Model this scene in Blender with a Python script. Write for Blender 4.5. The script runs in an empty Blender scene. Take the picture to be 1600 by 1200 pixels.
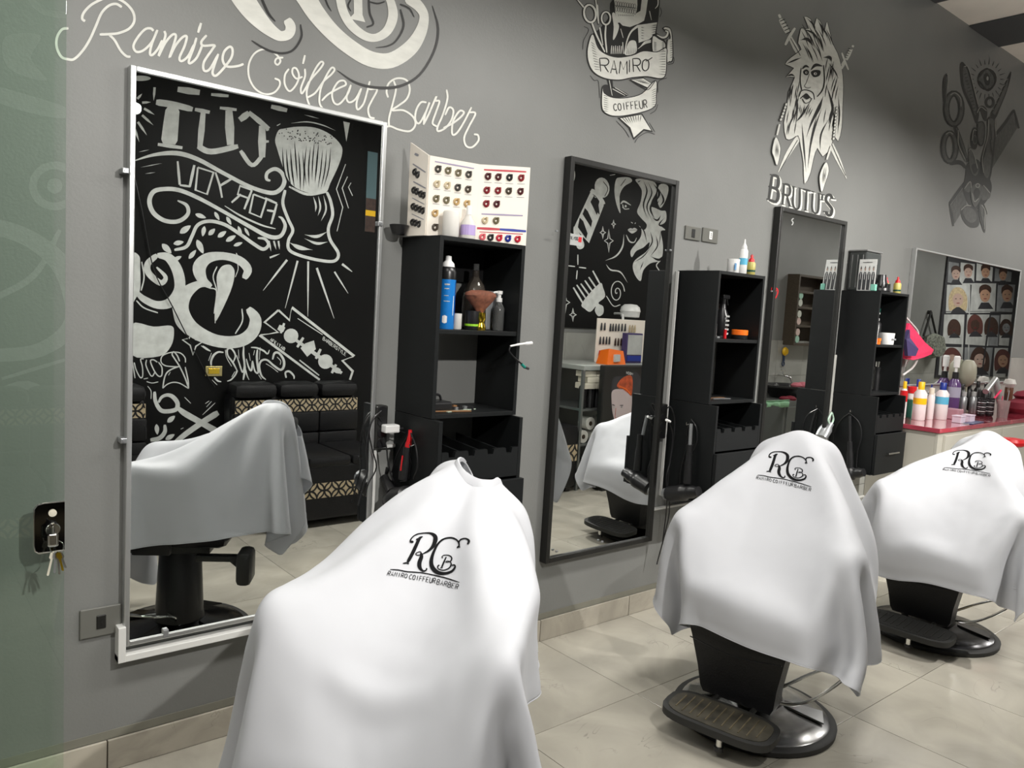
import bpy, bmesh, math, random
import numpy as np
from mathutils import Vector, Matrix
from mathutils.bvhtree import BVHTree
from mathutils.geometry import tessellate_polygon
random.seed(3)
C = bpy.context.scene.collection
SC = bpy.context.scene
PI = math.pi
# ---------------------------------------------------------------- camera, lights, exposure
FPX = 1225.65
CAM = np.array([0.0, -2.55, 1.5045])
ROT = np.array([[0.77072454, -0.01559119, 0.6369777], [-0.63452906, -0.10968078, 0.76507712], [0.05793575, -0.99384458, -0.09442673]])
cd = bpy.data.cameras.new('camera'); cam = bpy.data.objects.new('camera', cd); C.objects.link(cam); SC.camera = cam
cd.sensor_width = 36.0; cd.lens = FPX * 36 / 1600; cd.clip_start = 0.02
cam.matrix_world = Matrix(((ROT[0][0], -ROT[0][1], -ROT[0][2], CAM[0]), (ROT[1][0], -ROT[1][1], -ROT[1][2], CAM[1]),
                           (ROT[2][0], -ROT[2][1], -ROT[2][2], CAM[2]), (0, 0, 0, 1)))
SC.view_settings.view_transform = 'Standard'; SC.view_settings.look = 'None'
SC.view_settings.exposure = 0.0; SC.view_settings.gamma = 1.0; SC.view_settings.use_curve_mapping = False
SC.cycles.max_bounces = 8; SC.cycles.glossy_bounces = 6; SC.cycles.transparent_max_bounces = 12
SC.cycles.caustics_reflective = True; SC.cycles.caustics_refractive = False
w = bpy.data.worlds.new('world'); SC.world = w; w.use_nodes = True
w.node_tree.nodes['Background'].inputs[0].default_value = (0.8, 0.85, 0.9, 1); w.node_tree.nodes['Background'].inputs[1].default_value = 0.15
# the shop's ceiling luminaires: x, y, z, watts
LAMPS = [(0.3, -1.25, 2.92, 27), (2.6, -1.25, 2.92, 40), (4.9, -1.3, 2.92, 24), (7.3, -1.45, 3.0, 18), (10.5, -1.5, 3.0, 44), (14.0, -1.5, 3.0, 50), (-2.0, -1.5, 3.0, 20)]
for (x, y, z, p) in LAMPS:
    ld = bpy.data.lights.new('panel_light', 'AREA'); ld.shape = 'RECTANGLE'; ld.size = 1.15; ld.size_y = 0.28; ld.energy = p
    ld.color = (1.0, 0.972, 0.925)
    lo = bpy.data.objects.new('panel_light', ld); C.objects.link(lo); lo.location = (x, y, z - 0.036)
    ud = ld.copy(); ud.energy = p * 0.36; uo = bpy.data.objects.new('ceiling_fill_light', ud); C.objects.link(uo); uo.location = (x, y, z + 0.004); uo.rotation_euler = (math.pi, 0, 0)  # upward copies added only to brighten the ceiling; the panels shine downward
# round spotlights fixed high on the opposite wall, aimed at the mirror wall
SPOTS = [(1.29, 2.58, 18), (4.55, 2.67, 40), (7.9, 2.67, 12)]
for (x, z, p) in SPOTS:
    ld = bpy.data.lights.new('spot_light', 'AREA'); ld.shape = 'DISK'; ld.size = 0.055; ld.energy = p * 0.8; ld.spread = math.radians(86); ld.color = (1.0, 0.97, 0.92)
    lo = bpy.data.objects.new('spot_light', ld); C.objects.link(lo); lo.location = (x, -2.745, z); lo.rotation_euler = (math.radians(55), 0, 0)
H_ROOM, WD, XL, XR = 3.759, 2.9, -3.2, 17.6          # ceiling height, room depth, end walls

# ---------------------------------------------------------------- picture-plane geometry (reading positions off the photo)
def ray(px, py): return ROT @ np.array([px - 800, py - 600, FPX])
def at(px, py, Y=0.0):
    """point seen at a pixel on the vertical plane y = Y (a real plane of the room)"""
    d = ray(px, py); t = (Y - CAM[1]) / d[1]; return (d[0] * t, Y, CAM[2] + d[2] * t)
MY = -0.03                                             # mirror surface
def mir(px, py, Y=-2.9):
    """point of the opposite side of the room (y = Y) seen at a pixel through the mirrors"""
    x, _, z = at(px, py, 2 * MY - Y); return (x, Y, z)
def fl(px, py, z=0.0):
    d = ray(px, py); t = (z - CAM[2]) / d[2]; return (d[0] * t, CAM[1] + d[1] * t, z)
def atx(px, py, X):
    d = ray(px, py); t = X / d[0]; return (X, CAM[1] + d[1] * t, CAM[2] + d[2] * t)

# ---------------------------------------------------------------- materials
MATS = {}
def mat(name, col, rough=0.5, metal=0.0, noise=0.0, scale=20.0, bump=0.0, bscale=60.0, emit=0.0, trans=0.0, ior=1.45, alpha=1.0, coat=0.0, spec=None, stretch=None):
    if name in MATS: return MATS[name]
    m = bpy.data.materials.new(name); m.use_nodes = True; nt = m.node_tree; b = nt.nodes['Principled BSDF']
    b.inputs['Base Color'].default_value = (*col, 1); b.inputs['Roughness'].default_value = rough; b.inputs['Metallic'].default_value = metal
    if spec is not None: b.inputs['Specular IOR Level'].default_value = spec
    if trans: b.inputs['Transmission Weight'].default_value = trans; b.inputs['IOR'].default_value = ior
    if alpha < 1: b.inputs['Alpha'].default_value = alpha
    if coat: b.inputs['Coat Weight'].default_value = coat
    if emit: b.inputs['Emission Color'].default_value = (*col, 1); b.inputs['Emission Strength'].default_value = emit
    if noise or bump:
        tc = nt.nodes.new('ShaderNodeTexCoord'); mp = nt.nodes.new('ShaderNodeMapping'); nt.links.new(tc.outputs['Object'], mp.inputs[0])
        if stretch: mp.inputs['Scale'].default_value = stretch
    if noise:
        n = nt.nodes.new('ShaderNodeTexNoise'); n.inputs['Scale'].default_value = scale; n.inputs['Detail'].default_value = 5
        r = nt.nodes.new('ShaderNodeValToRGB'); e = r.color_ramp.elements
        e[0].position = 0.3; e[1].position = 0.7
        e[0].color = (*[c * (1 - noise) for c in col], 1); e[1].color = (*[min(1, c * (1 + noise)) for c in col], 1)
        nt.links.new(mp.outputs[0], n.inputs['Vector']); nt.links.new(n.outputs[0], r.inputs[0]); nt.links.new(r.outputs[0], b.inputs['Base Color'])
    if bump:
        n2 = nt.nodes.new('ShaderNodeTexNoise'); n2.inputs['Scale'].default_value = bscale; n2.inputs['Detail'].default_value = 4
        bp = nt.nodes.new('ShaderNodeBump'); bp.inputs['Strength'].default_value = bump; bp.inputs['Distance'].default_value = 0.01
        nt.links.new(mp.outputs[0], n2.inputs['Vector']); nt.links.new(n2.outputs[0], bp.inputs['Height']); nt.links.new(bp.outputs[0], b.inputs['Normal'])
    MATS[name] = m; return m
WALL = mat('grey_wall_paint', (0.205, 0.208, 0.201), 0.45, noise=0.05, scale=2.5, bump=0.06, bscale=140)
WALL_D = mat('grey_wall_paint_lower', (0.135, 0.14, 0.13), 0.4, noise=0.12, scale=5, bump=0.08, bscale=110)
GROUT = mat('grout', (0.10, 0.085, 0.065), 0.9)
BLACKM = mat('black_melamine', (0.0055, 0.0065, 0.007), 0.5, bump=0.03, bscale=300, spec=0.3)
BLACKI = mat('black_melamine_inner', (0.005, 0.005, 0.0055), 0.6, spec=0.2)
BLK = mat('black_plastic', (0.012, 0.012, 0.013), 0.32)
BLKF = mat('black_frame', (0.012, 0.012, 0.011), 0.4, bump=0.04, bscale=90)
LEATH = mat('black_leather', (0.008, 0.008, 0.009), 0.4, bump=0.2, bscale=160, spec=0.35)
RUBBER = mat('black_rubber', (0.018, 0.018, 0.017), 0.6)
RUBWORN = mat('worn_rubber', (0.045, 0.04, 0.028), 0.6, noise=0.6, scale=18)
CHROME = mat('chrome', (0.72, 0.72, 0.70), 0.16, 1.0)
CHROMEW = mat('worn_chrome', (0.42, 0.42, 0.42), 0.24, 1.0, noise=0.25, scale=9)
ALU = mat('aluminium', (0.62, 0.63, 0.63), 0.34, 0.85)
WTRIM = mat('white_trim', (0.66, 0.66, 0.64), 0.4)
WHITE = mat('white_plastic', (0.75, 0.75, 0.74), 0.35)
CREAM = mat('cream_plastic', (0.70, 0.66, 0.55), 0.4)
PAPER = mat('cream_card', (0.80, 0.74, 0.66), 0.35, coat=0.3)
GREYPL = mat('grey_switch_plate', (0.15, 0.15, 0.135), 0.3)
GOLD = mat('gold', (0.75, 0.52, 0.05), 0.2, 1.0)
RED = mat('red_plastic', (0.55, 0.01, 0.015), 0.35)
ORANGE = mat('orange_plastic', (0.85, 0.16, 0.01), 0.35)
BLUE = mat('blue_can', (0.01, 0.17, 0.52), 0.3)
DBLUE = mat('dark_blue_plastic', (0.01, 0.03, 0.25), 0.35)
YEL = mat('yellow_plastic', (0.85, 0.50, 0.01), 0.35)
GREEN = mat('green_cloth', (0.26, 0.48, 0.30), 0.9, bump=0.4, bscale=90)
TEAL = mat('teal_plastic', (0.0, 0.22, 0.17), 0.35)
DGREEN = mat('dark_green_plastic', (0.0, 0.05, 0.035), 0.4)
PINK = mat('pink_cloth', (0.75, 0.03, 0.11), 0.75, bump=0.2, bscale=40)
LPINK = mat('pale_pink_plastic', (0.75, 0.45, 0.52), 0.35)
PURPLE = mat('purple_cloth', (0.05, 0.035, 0.12), 0.8)
MAROON = mat('maroon_cloth', (0.18, 0.01, 0.025), 0.8)
BRISTLE = mat('brown_bristles', (0.16, 0.055, 0.03), 0.8, noise=0.4, scale=60)
SILVER = mat('silver_plastic', (0.35, 0.36, 0.37), 0.3, 0.6)
CLEAR = mat('clear_plastic', (0.85, 0.87, 0.86), 0.12, trans=0.92, ior=1.2)
FROST = mat('frosted_plastic', (0.86, 0.84, 0.80), 0.35, trans=0.35, ior=1.2)
AMBER = mat('smoky_glass', (0.28, 0.24, 0.20), 0.08, trans=0.85, ior=1.3)
LIQP = mat('purple_bottle', (0.10, 0.05, 0.16), 0.2)
MWHITE = mat('mural_white_paint', (0.74, 0.74, 0.69), 0.55, noise=0.08, scale=14, stretch=(1, 1, 3))
MWHITE2 = mat('mural_white_opposite', (0.68, 0.70, 0.68), 0.6, noise=0.15, scale=10, stretch=(1.5, 1, 1.5))
MBLACK = mat('mural_black_paint', (0.010, 0.010, 0.010), 0.5)
MDARK = mat('mural_charcoal_paint', (0.022, 0.023, 0.022), 0.5)
MGREY = mat('mural_grey_paint', (0.085, 0.087, 0.083), 0.5, noise=0.3, scale=30)
MLITE = mat('mural_pale_grey_paint', (0.30, 0.30, 0.28), 0.5)
MPANEL = mat('satin_black_panel', (0.009, 0.009, 0.009), 0.4, spec=0.15)
INK = mat('black_ink', (0.006, 0.006, 0.007), 0.75, noise=0.5, scale=120, spec=0.1)
WOOD = mat('dark_wood', (0.06, 0.045, 0.03), 0.5, noise=0.3, scale=30, stretch=(1, 1, 8))
TAN = mat('tan_fabric', (0.52, 0.42, 0.27), 0.7)
SKIN = mat('printed_skin', (0.42, 0.30, 0.25), 0.5); SKIN2 = mat('printed_skin_tan', (0.40, 0.24, 0.16), 0.5)
HAIR_R = mat('printed_red_hair', (0.42, 0.07, 0.02), 0.5, noise=0.4, scale=30)
HAIR_B = mat('printed_brown_hair', (0.05, 0.025, 0.018), 0.5, noise=0.4, scale=30)
HAIR_Y = mat('printed_blonde_hair', (0.45, 0.36, 0.22), 0.5, noise=0.3, scale=40)
PRINTG = mat('printed_grey', (0.22, 0.23, 0.24), 0.5, noise=0.2, scale=5)
PRINTL = mat('printed_pale', (0.42, 0.43, 0.42), 0.5, noise=0.2, scale=5)
PRINTD = mat('printed_dark', (0.03, 0.03, 0.035), 0.5)
PLASTER = mat('ceiling_plaster', (0.80, 0.78, 0.71), 0.8, noise=0.06, scale=3)
CEILD = mat('ceiling_dark_paint', (0.055, 0.062, 0.065), 0.6)
TOILET = mat('toilet_paper', (0.68, 0.67, 0.62), 0.9)
LED = mat('led_diffuser', (1, 0.97, 0.9), 0.4, emit=4.0)
REDGL = mat('glossy_red_film', (0.42, 0.06, 0.09), 0.06, noise=0.35, scale=6, coat=1.0)
COUNTER = mat('counter_laminate', (0.50, 0.48, 0.42), 0.4)
def mirror_mat():
    m = bpy.data.materials.new('mirror_glass'); m.use_nodes = True; b = m.node_tree.nodes['Principled BSDF']
    b.inputs['Base Color'].default_value = (0.86, 0.88, 0.87, 1); b.inputs['Metallic'].default_value = 1; b.inputs['Roughness'].default_value = 0.0
    return m
MIRROR = mirror_mat()
def tile_mat(name, base, vein, rough, scale):
    m = bpy.data.materials.new(name); m.use_nodes = True; nt = m.node_tree; b = nt.nodes['Principled BSDF']; N = nt.nodes.new; L = nt.links.new
    g = N('ShaderNodeNewGeometry'); oi = N('ShaderNodeObjectInfo'); mu = N('ShaderNodeVectorMath'); mu.operation = 'SCALE'; mu.inputs[3].default_value = 7.0
    cx = N('ShaderNodeCombineXYZ'); L(oi.outputs['Random'], cx.inputs[0]); L(oi.outputs['Random'], cx.inputs[1]); L(cx.outputs[0], mu.inputs[0])
    ad = N('ShaderNodeVectorMath'); ad.operation = 'ADD'; L(g.outputs['Position'], ad.inputs[0]); L(mu.outputs[0], ad.inputs[1])
    n = N('ShaderNodeTexNoise'); n.inputs['Scale'].default_value = scale; n.inputs['Detail'].default_value = 6; n.inputs['Distortion'].default_value = 1.2
    L(ad.outputs[0], n.inputs['Vector'])
    r = N('ShaderNodeValToRGB'); e = r.color_ramp.elements; e[0].position = 0.32; e[1].position = 0.68
    e[0].color = (*[c * 0.80 for c in base], 1); e[1].color = (*[c * 1.12 for c in base], 1)
    L(n.outputs[0], r.inputs[0])
    n2 = N('ShaderNodeTexNoise'); n2.inputs['Scale'].default_value = scale * 0.8; n2.inputs['Detail'].default_value = 3; n2.inputs['Distortion'].default_value = 2.6
    mp = N('ShaderNodeMapping'); mp.inputs['Rotation'].default_value = (0, 0, 0.6); mp.inputs['Scale'].default_value = (1, 2.2, 1)
    L(ad.outputs[0], mp.inputs[0]); L(mp.outputs[0], n2.inputs['Vector'])
    r2 = N('ShaderNodeValToRGB'); e = r2.color_ramp.elements; e[0].position = 0.49; e[0].color = (0, 0, 0, 1); e[1].position = 0.5; e[1].color = (1, 1, 1, 1)
    x = r2.color_ramp.elements.new(0.51); x.color = (0, 0, 0, 1)
    L(n2.outputs[0], r2.inputs[0])
    n3 = N('ShaderNodeTexNoise'); n3.inputs['Scale'].default_value = scale * 1.3; n3.inputs['Detail'].default_value = 2; L(ad.outputs[0], n3.inputs['Vector'])
    r3 = N('ShaderNodeValToRGB'); r3.color_ramp.elements[0].position = 0.55; r3.color_ramp.elements[1].position = 0.72; L(n3.outputs[0], r3.inputs[0])
    ms = N('ShaderNodeMath'); ms.operation = 'MULTIPLY'; L(r2.outputs[0], ms.inputs[0]); L(r3.outputs[0], ms.inputs[1])
    mx = N('ShaderNodeMixRGB'); mx.inputs[2].default_value = (*vein, 1); L(ms.outputs[0], mx.inputs[0]); L(r.outputs[0], mx.inputs[1]); L(mx.outputs[0], b.inputs['Base Color'])
    b.inputs['Roughness'].default_value = rough
    return m
TILE = tile_mat('marble_floor_tile', (0.43, 0.405, 0.345), (0.20, 0.19, 0.17), 0.13, 2.2)
BTILE = tile_mat('baseboard_tile', (0.44, 0.405, 0.34), (0.28, 0.26, 0.22), 0.25, 5.0)
WTILE = tile_mat('wall_tile', (0.36, 0.36, 0.335), (0.28, 0.28, 0.27), 0.16, 1.5)
def cloth_mat():
    m = bpy.data.materials.new('white_cape_cloth'); m.use_nodes = True; nt = m.node_tree; b = nt.nodes['Principled BSDF']; N = nt.nodes.new; L = nt.links.new
    b.inputs['Base Color'].default_value = (0.665, 0.675, 0.71, 1); b.inputs['Roughness'].default_value = 0.6
    b.inputs['Sheen Weight'].default_value = 0.15
    g = N('ShaderNodeNewGeometry')
    n = N('ShaderNodeTexNoise'); n.inputs['Scale'].default_value = 4.0; n.inputs['Detail'].default_value = 2.0; n.inputs['Distortion'].default_value = 0.0
    n.inputs['Roughness'].default_value = 0.55
    mp = N('ShaderNodeMapping'); mp.inputs['Scale'].default_value = (1.4, 1.4, 0.7); L(g.outputs['Position'], mp.inputs[0]); L(mp.outputs[0], n.inputs['Vector'])
    bp = N('ShaderNodeBump'); bp.inputs['Strength'].default_value = 0.3; bp.inputs['Distance'].default_value = 0.03
    L(n.outputs[0], bp.inputs['Height']); L(bp.outputs[0], b.inputs['Normal'])
    t = N('ShaderNodeBsdfTranslucent'); t.inputs[0].default_value = (0.68, 0.69, 0.71, 1); mx = N('ShaderNodeMixShader'); mx.inputs[0].default_value = 0.30
    L(b.outputs[0], mx.inputs[1]); L(t.outputs[0], mx.inputs[2]); L(mx.outputs[0], nt.nodes['Material Output'].inputs[0])
    return m
CLOTH = cloth_mat()
def glass_mat():
    m = bpy.data.materials.new('green_tinted_glass'); m.use_nodes = True; nt = m.node_tree; N = nt.nodes.new; L = nt.links.new
    nt.nodes.remove(nt.nodes['Principled BSDF'])
    tr = N('ShaderNodeBsdfTransparent'); tr.inputs[0].default_value = (0.90, 0.955, 0.915, 1)
    gl = N('ShaderNodeBsdfGlossy'); gl.inputs['Roughness'].default_value = 0.0; gl.inputs[0].default_value = (0.85, 0.93, 0.88, 1)
    fr = N('ShaderNodeFresnel'); fr.inputs[0].default_value = 1.5
    ad = N('ShaderNodeMath'); ad.operation = 'MULTIPLY'; ad.inputs[1].default_value = 1.6; L(fr.outputs[0], ad.inputs[0])
    gm = N('ShaderNodeNewGeometry'); iv = N('ShaderNodeMath'); iv.operation = 'SUBTRACT'; iv.inputs[0].default_value = 1.0; L(gm.outputs['Backfacing'], iv.inputs[1])
    a2 = N('ShaderNodeMath'); a2.operation = 'MULTIPLY'; L(ad.outputs[0], a2.inputs[0]); L(iv.outputs[0], a2.inputs[1])
    mx = N('ShaderNodeMixShader'); L(a2.outputs[0], mx.inputs[0]); L(tr.outputs[0], mx.inputs[1]); L(gl.outputs[0], mx.inputs[2])
    L(mx.outputs[0], nt.nodes['Material Output'].inputs[0]); return m
GLASS = glass_mat()

# ---------------------------------------------------------------- object helpers
def tag(o, label=None, cat=None, group=None, kind=None):
    if label: o['label'] = label
    if cat: o['category'] = cat
    if group: o['group'] = group
    if kind: o['kind'] = kind
    return o
def root_loc(o):
    v = Vector((0, 0, 0))
    while o is not None: v += o.location; o = o.parent
    return v
def thing(name, label, cat, loc=(0, 0, 0), group=None):
    o = bpy.data.objects.new(name, None); C.objects.link(o); o.location = loc; o.empty_display_size = 0.05
    return tag(o, label, cat, group)
def obj(name, bm, m, parent=None, smooth=False, label=None):
    """link a bmesh (world coordinates) as one mesh object; a top-level mesh gets its origin at its base"""
    me = bpy.data.meshes.new(name)
    if parent is not None: off = root_loc(parent)
    else:
        xs = [v.co for v in bm.verts]; off = Vector(((min(c.x for c in xs) + max(c.x for c in xs)) / 2, (min(c.y for c in xs) + max(c.y for c in xs)) / 2, min(c.z for c in xs)))
    for v in bm.verts: v.co -= off
    bmesh.ops.recalc_face_normals(bm, faces=bm.faces[:])
    bm.to_mesh(me); bm.free()
    for mm in (m if isinstance(m, (list, tuple)) else [m]): me.materials.append(mm)
    if smooth:
        for p in me.polygons: p.use_smooth = True
        try: me.set_sharp_from_angle(angle=math.radians(40))
        except Exception: pass
    o = bpy.data.objects.new(name, me); C.objects.link(o)
    if parent is not None: o.parent = parent
    else: o.location = off
    if label: o['label'] = label
    return o
def BM(): return bmesh.new()
def box(bm, x0, x1, y0, y1, z0, z1, bev=0.0, mi=0, rot=None, piv=None):
    vs = [bm.verts.new((x, y, z)) for x in (x0, x1) for y in (y0, y1) for z in (z0, z1)]
    q = [(0, 1, 3, 2), (4, 6, 7, 5), (0, 4, 5, 1), (2, 3, 7, 6), (0, 2, 6, 4), (1, 5, 7, 3)]
    fs = [bm.faces.new([vs[i] for i in a]) for a in q]
    for f in fs: f.material_index = mi
    if bev > 0:
        es = list({e for f in fs for e in f.edges})
        r = bmesh.ops.bevel(bm, geom=es, offset=bev, segments=2, affect='EDGES', profile=0.5)
        vs = list({v for f in r['faces'] for v in f.verts} | {v for v in vs if v.is_valid})
        for f in r['faces']: f.material_index = mi
    if rot is not None:
        bmesh.ops.rotate(bm, verts=vs, cent=piv or ((x0 + x1) / 2, (y0 + y1) / 2, (z0 + z1) / 2), matrix=rot)
    return vs
def hexa(bm, P, mi=0):
    """8 points: four of the near face, four of the far face in the same order"""
    vs = [bm.verts.new(p) for p in P]
    for a in ((0, 1, 2, 3), (7, 6, 5, 4), (0, 4, 5, 1), (1, 5, 6, 2), (2, 6, 7, 3), (3, 7, 4, 0)):
        bm.faces.new([vs[i] for i in a]).material_index = mi
    return vs
def lathe(bm, prof, cx=0, cy=0, cz=0, n=20, mi=0, axis='z', sx=1, sy=1):
    rings = []
    for (r, z) in prof:
        ring = []
        for i in range(n):
            a = 2 * PI * i / n
            c, s = math.cos(a) * r * sx, math.sin(a) * r * sy
            p = (cx + c, cy + s, cz + z) if axis == 'z' else ((cx + c, cy + z, cz + s) if axis == 'y' else (cx + z, cy + c, cz + s))
            ring.append(bm.verts.new(p))
        rings.append(ring)
    for a, b in zip(rings, rings[1:]):
        for i in range(n):
            bm.faces.new((a[i], a[(i + 1) % n], b[(i + 1) % n], b[i])).material_index = mi
    bm.faces.new(rings[0][::-1]).material_index = mi; bm.faces.new(rings[-1]).material_index = mi
def smooth_path(pts, k=6, closed=False):
    P = [np.array(p, float) for p in pts]
    if len(P) < 3: return P
    out = []; n = len(P)
    rng = range(n if closed else n - 1)
    for i in rng:
        p1, p2 = P[i], P[(i + 1) % n]
        p0 = P[i - 1] if (closed or i > 0) else 2 * p1 - p2
        p3 = P[(i + 2) % n] if (closed or i + 2 < n) else 2 * p2 - p1
        for j in range(k):
            t = j / k
            out.append(0.5 * (2 * p1 + (p2 - p0) * t + (2 * p0 - 5 * p1 + 4 * p2 - p3) * t * t + (3 * p1 - p0 - 3 * p2 + p3) * t ** 3))
    if not closed: out.append(P[-1])
    return out
def tube(bm, pts, r, n=8, smooth=5, closed=False, mi=0):
    P = smooth_path(pts, smooth, closed) if smooth > 1 and len(pts) > 2 else [np.array(p, float) for p in pts]
    rings = []; N = len(P); up = None
    for i, p in enumerate(P):
        d = (P[(i + 1) % N] - P[i - 1]) if closed else (P[min(i + 1, N - 1)] - P[max(i - 1, 0)])
        d = Vector(d).normalized()
        if up is None: up = d.orthogonal().normalized()
        up = (up - d * up.dot(d))
        up = up.normalized() if up.length > 1e-6 else d.orthogonal().normalized()
        s = d.cross(up); rr = r[min(i * len(r) // N, len(r) - 1)] if isinstance(r, (list, tuple)) else r
        rings.append([bm.verts.new(Vector(p) + (up * math.cos(2 * PI * k / n) + s * math.sin(2 * PI * k / n)) * rr) for k in range(n)])
    m = N if closed else N - 1
    for i in range(m):
        a, b = rings[i], rings[(i + 1) % N]
        for k in range(n): bm.faces.new((a[k], a[(k + 1) % n], b[(k + 1) % n], b[k])).material_index = mi
    if not closed: bm.faces.new(rings[0][::-1]).material_index = mi; bm.faces.new(rings[-1]).material_index = mi
def prism(bm, pts2, f, d0, d1, mi=0):
    """extrude a 2D outline: f(u, v, d) -> point"""
    a = [bm.verts.new(f(u, v, d0)) for u, v in pts2]; b = [bm.verts.new(f(u, v, d1)) for u, v in pts2]
    n = len(pts2)
    for i in range(n): bm.faces.new((a[i], a[(i + 1) % n], b[(i + 1) % n], b[i])).material_index = mi
    for L_, rev in ((a, True), (b, False)):
        for t in tessellate_polygon([[Vector((u, v, 0)) for u, v in pts2]]):
            q = [L_[i] for i in t]
            try: bm.faces.new(q[::-1] if rev else q).material_index = mi
            except ValueError: pass
def copy_tree(o, parent=None):
    c = o.copy(); C.objects.link(c); c.parent = parent
    for ch in list(o.children): copy_tree(ch, c)
    return c
def simple(name, label, cat, bm, m, group=None, smooth=False):
    return tag(obj(name, bm, m, None, smooth), label, cat, group)

# ---------------------------------------------------------------- painted lettering and drawings (flat paint on a surface)
def parse(s):
    return [tuple(float(v) for v in t.split(',')) for t in s.split()]
FONT = {'A': ['0,6 2,0 4,6', '0.8,4 3.2,4'], 'B': ['0,0 0,6', '0,0 2.6,0 3.4,1.4 2.6,2.8 0,2.9', '0,2.9 3,3.1 3.9,4.5 3,6 0,6'],
 'C': ['3.8,1 2.4,0 0.6,1 0,3 0.6,5 2.4,6 3.8,5'], 'E': ['3.6,0 0,0 0,6 3.6,6', '0,3 2.8,3'], 'F': ['3.6,0 0,0 0,6', '0,2.8 2.8,2.8'],
 'I': ['2,0 2,6'], 'M': ['0,6 0.4,0 2,4 3.6,0 4,6'], 'O': ['2,0 3.6,1 4,3 3.6,5 2,6 0.4,5 0,3 0.4,1 2,0'], 'R': ['0,6 0,0', '0,0 2.8,0 3.8,1.5 2.8,3 0,3', '1.8,3 4,6'],
 'U': ['0,0 0,4.4 1,6 3,6 4,4.4 4,0'], 'T': ['0,0 4,0', '2,0 2,6'], 'S': ['3.8,0.9 2.4,0 0.6,0.4 0.2,1.8 2,2.9 3.8,4 3.4,5.6 1.8,6 0.2,5.2'], "'": ['2,0 1.6,1.8'], 'Y': ['0,0 2,3 4,0', '2,3 2,6'],
 'L': ['0,0 0,6 3.6,6'], 'P': ['0,6 0,0 2.8,0 3.8,1.5 2.8,3 0,3'], 'Z': ['0,0 3.8,0 0,6 3.8,6'], 'K': ['0,0 0,6', '3.8,0 0,3.4 4,6'], 'D': ['0,0 0,6 2.4,6 4,4 4,2 2.4,0 0,0'],
 'N': ['0,6 0,0 4,6 4,0'], 'H': ['0,0 0,6', '4,0 4,6', '0,3 4,3'], 'G': ['3.8,1 2.4,0 0.6,1 0,3 0.6,5 2.4,6 3.8,5 3.8,3.2 2.2,3.2'], 'V': ['0,0 2,6 4,0'], 'X': ['0,0 4,6', '4,0 0,6'],
 'W': ['0,0 1,6 2,2 3,6 4,0'], '1': ['1,1 2,0 2,6'], '8': ['2,2.8 0.6,1.6 2,0 3.4,1.6 2,2.8 0.2,4.4 2,6 3.8,4.4 2,2.8'], '-': ['0.5,3 3.5,3']}
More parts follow.
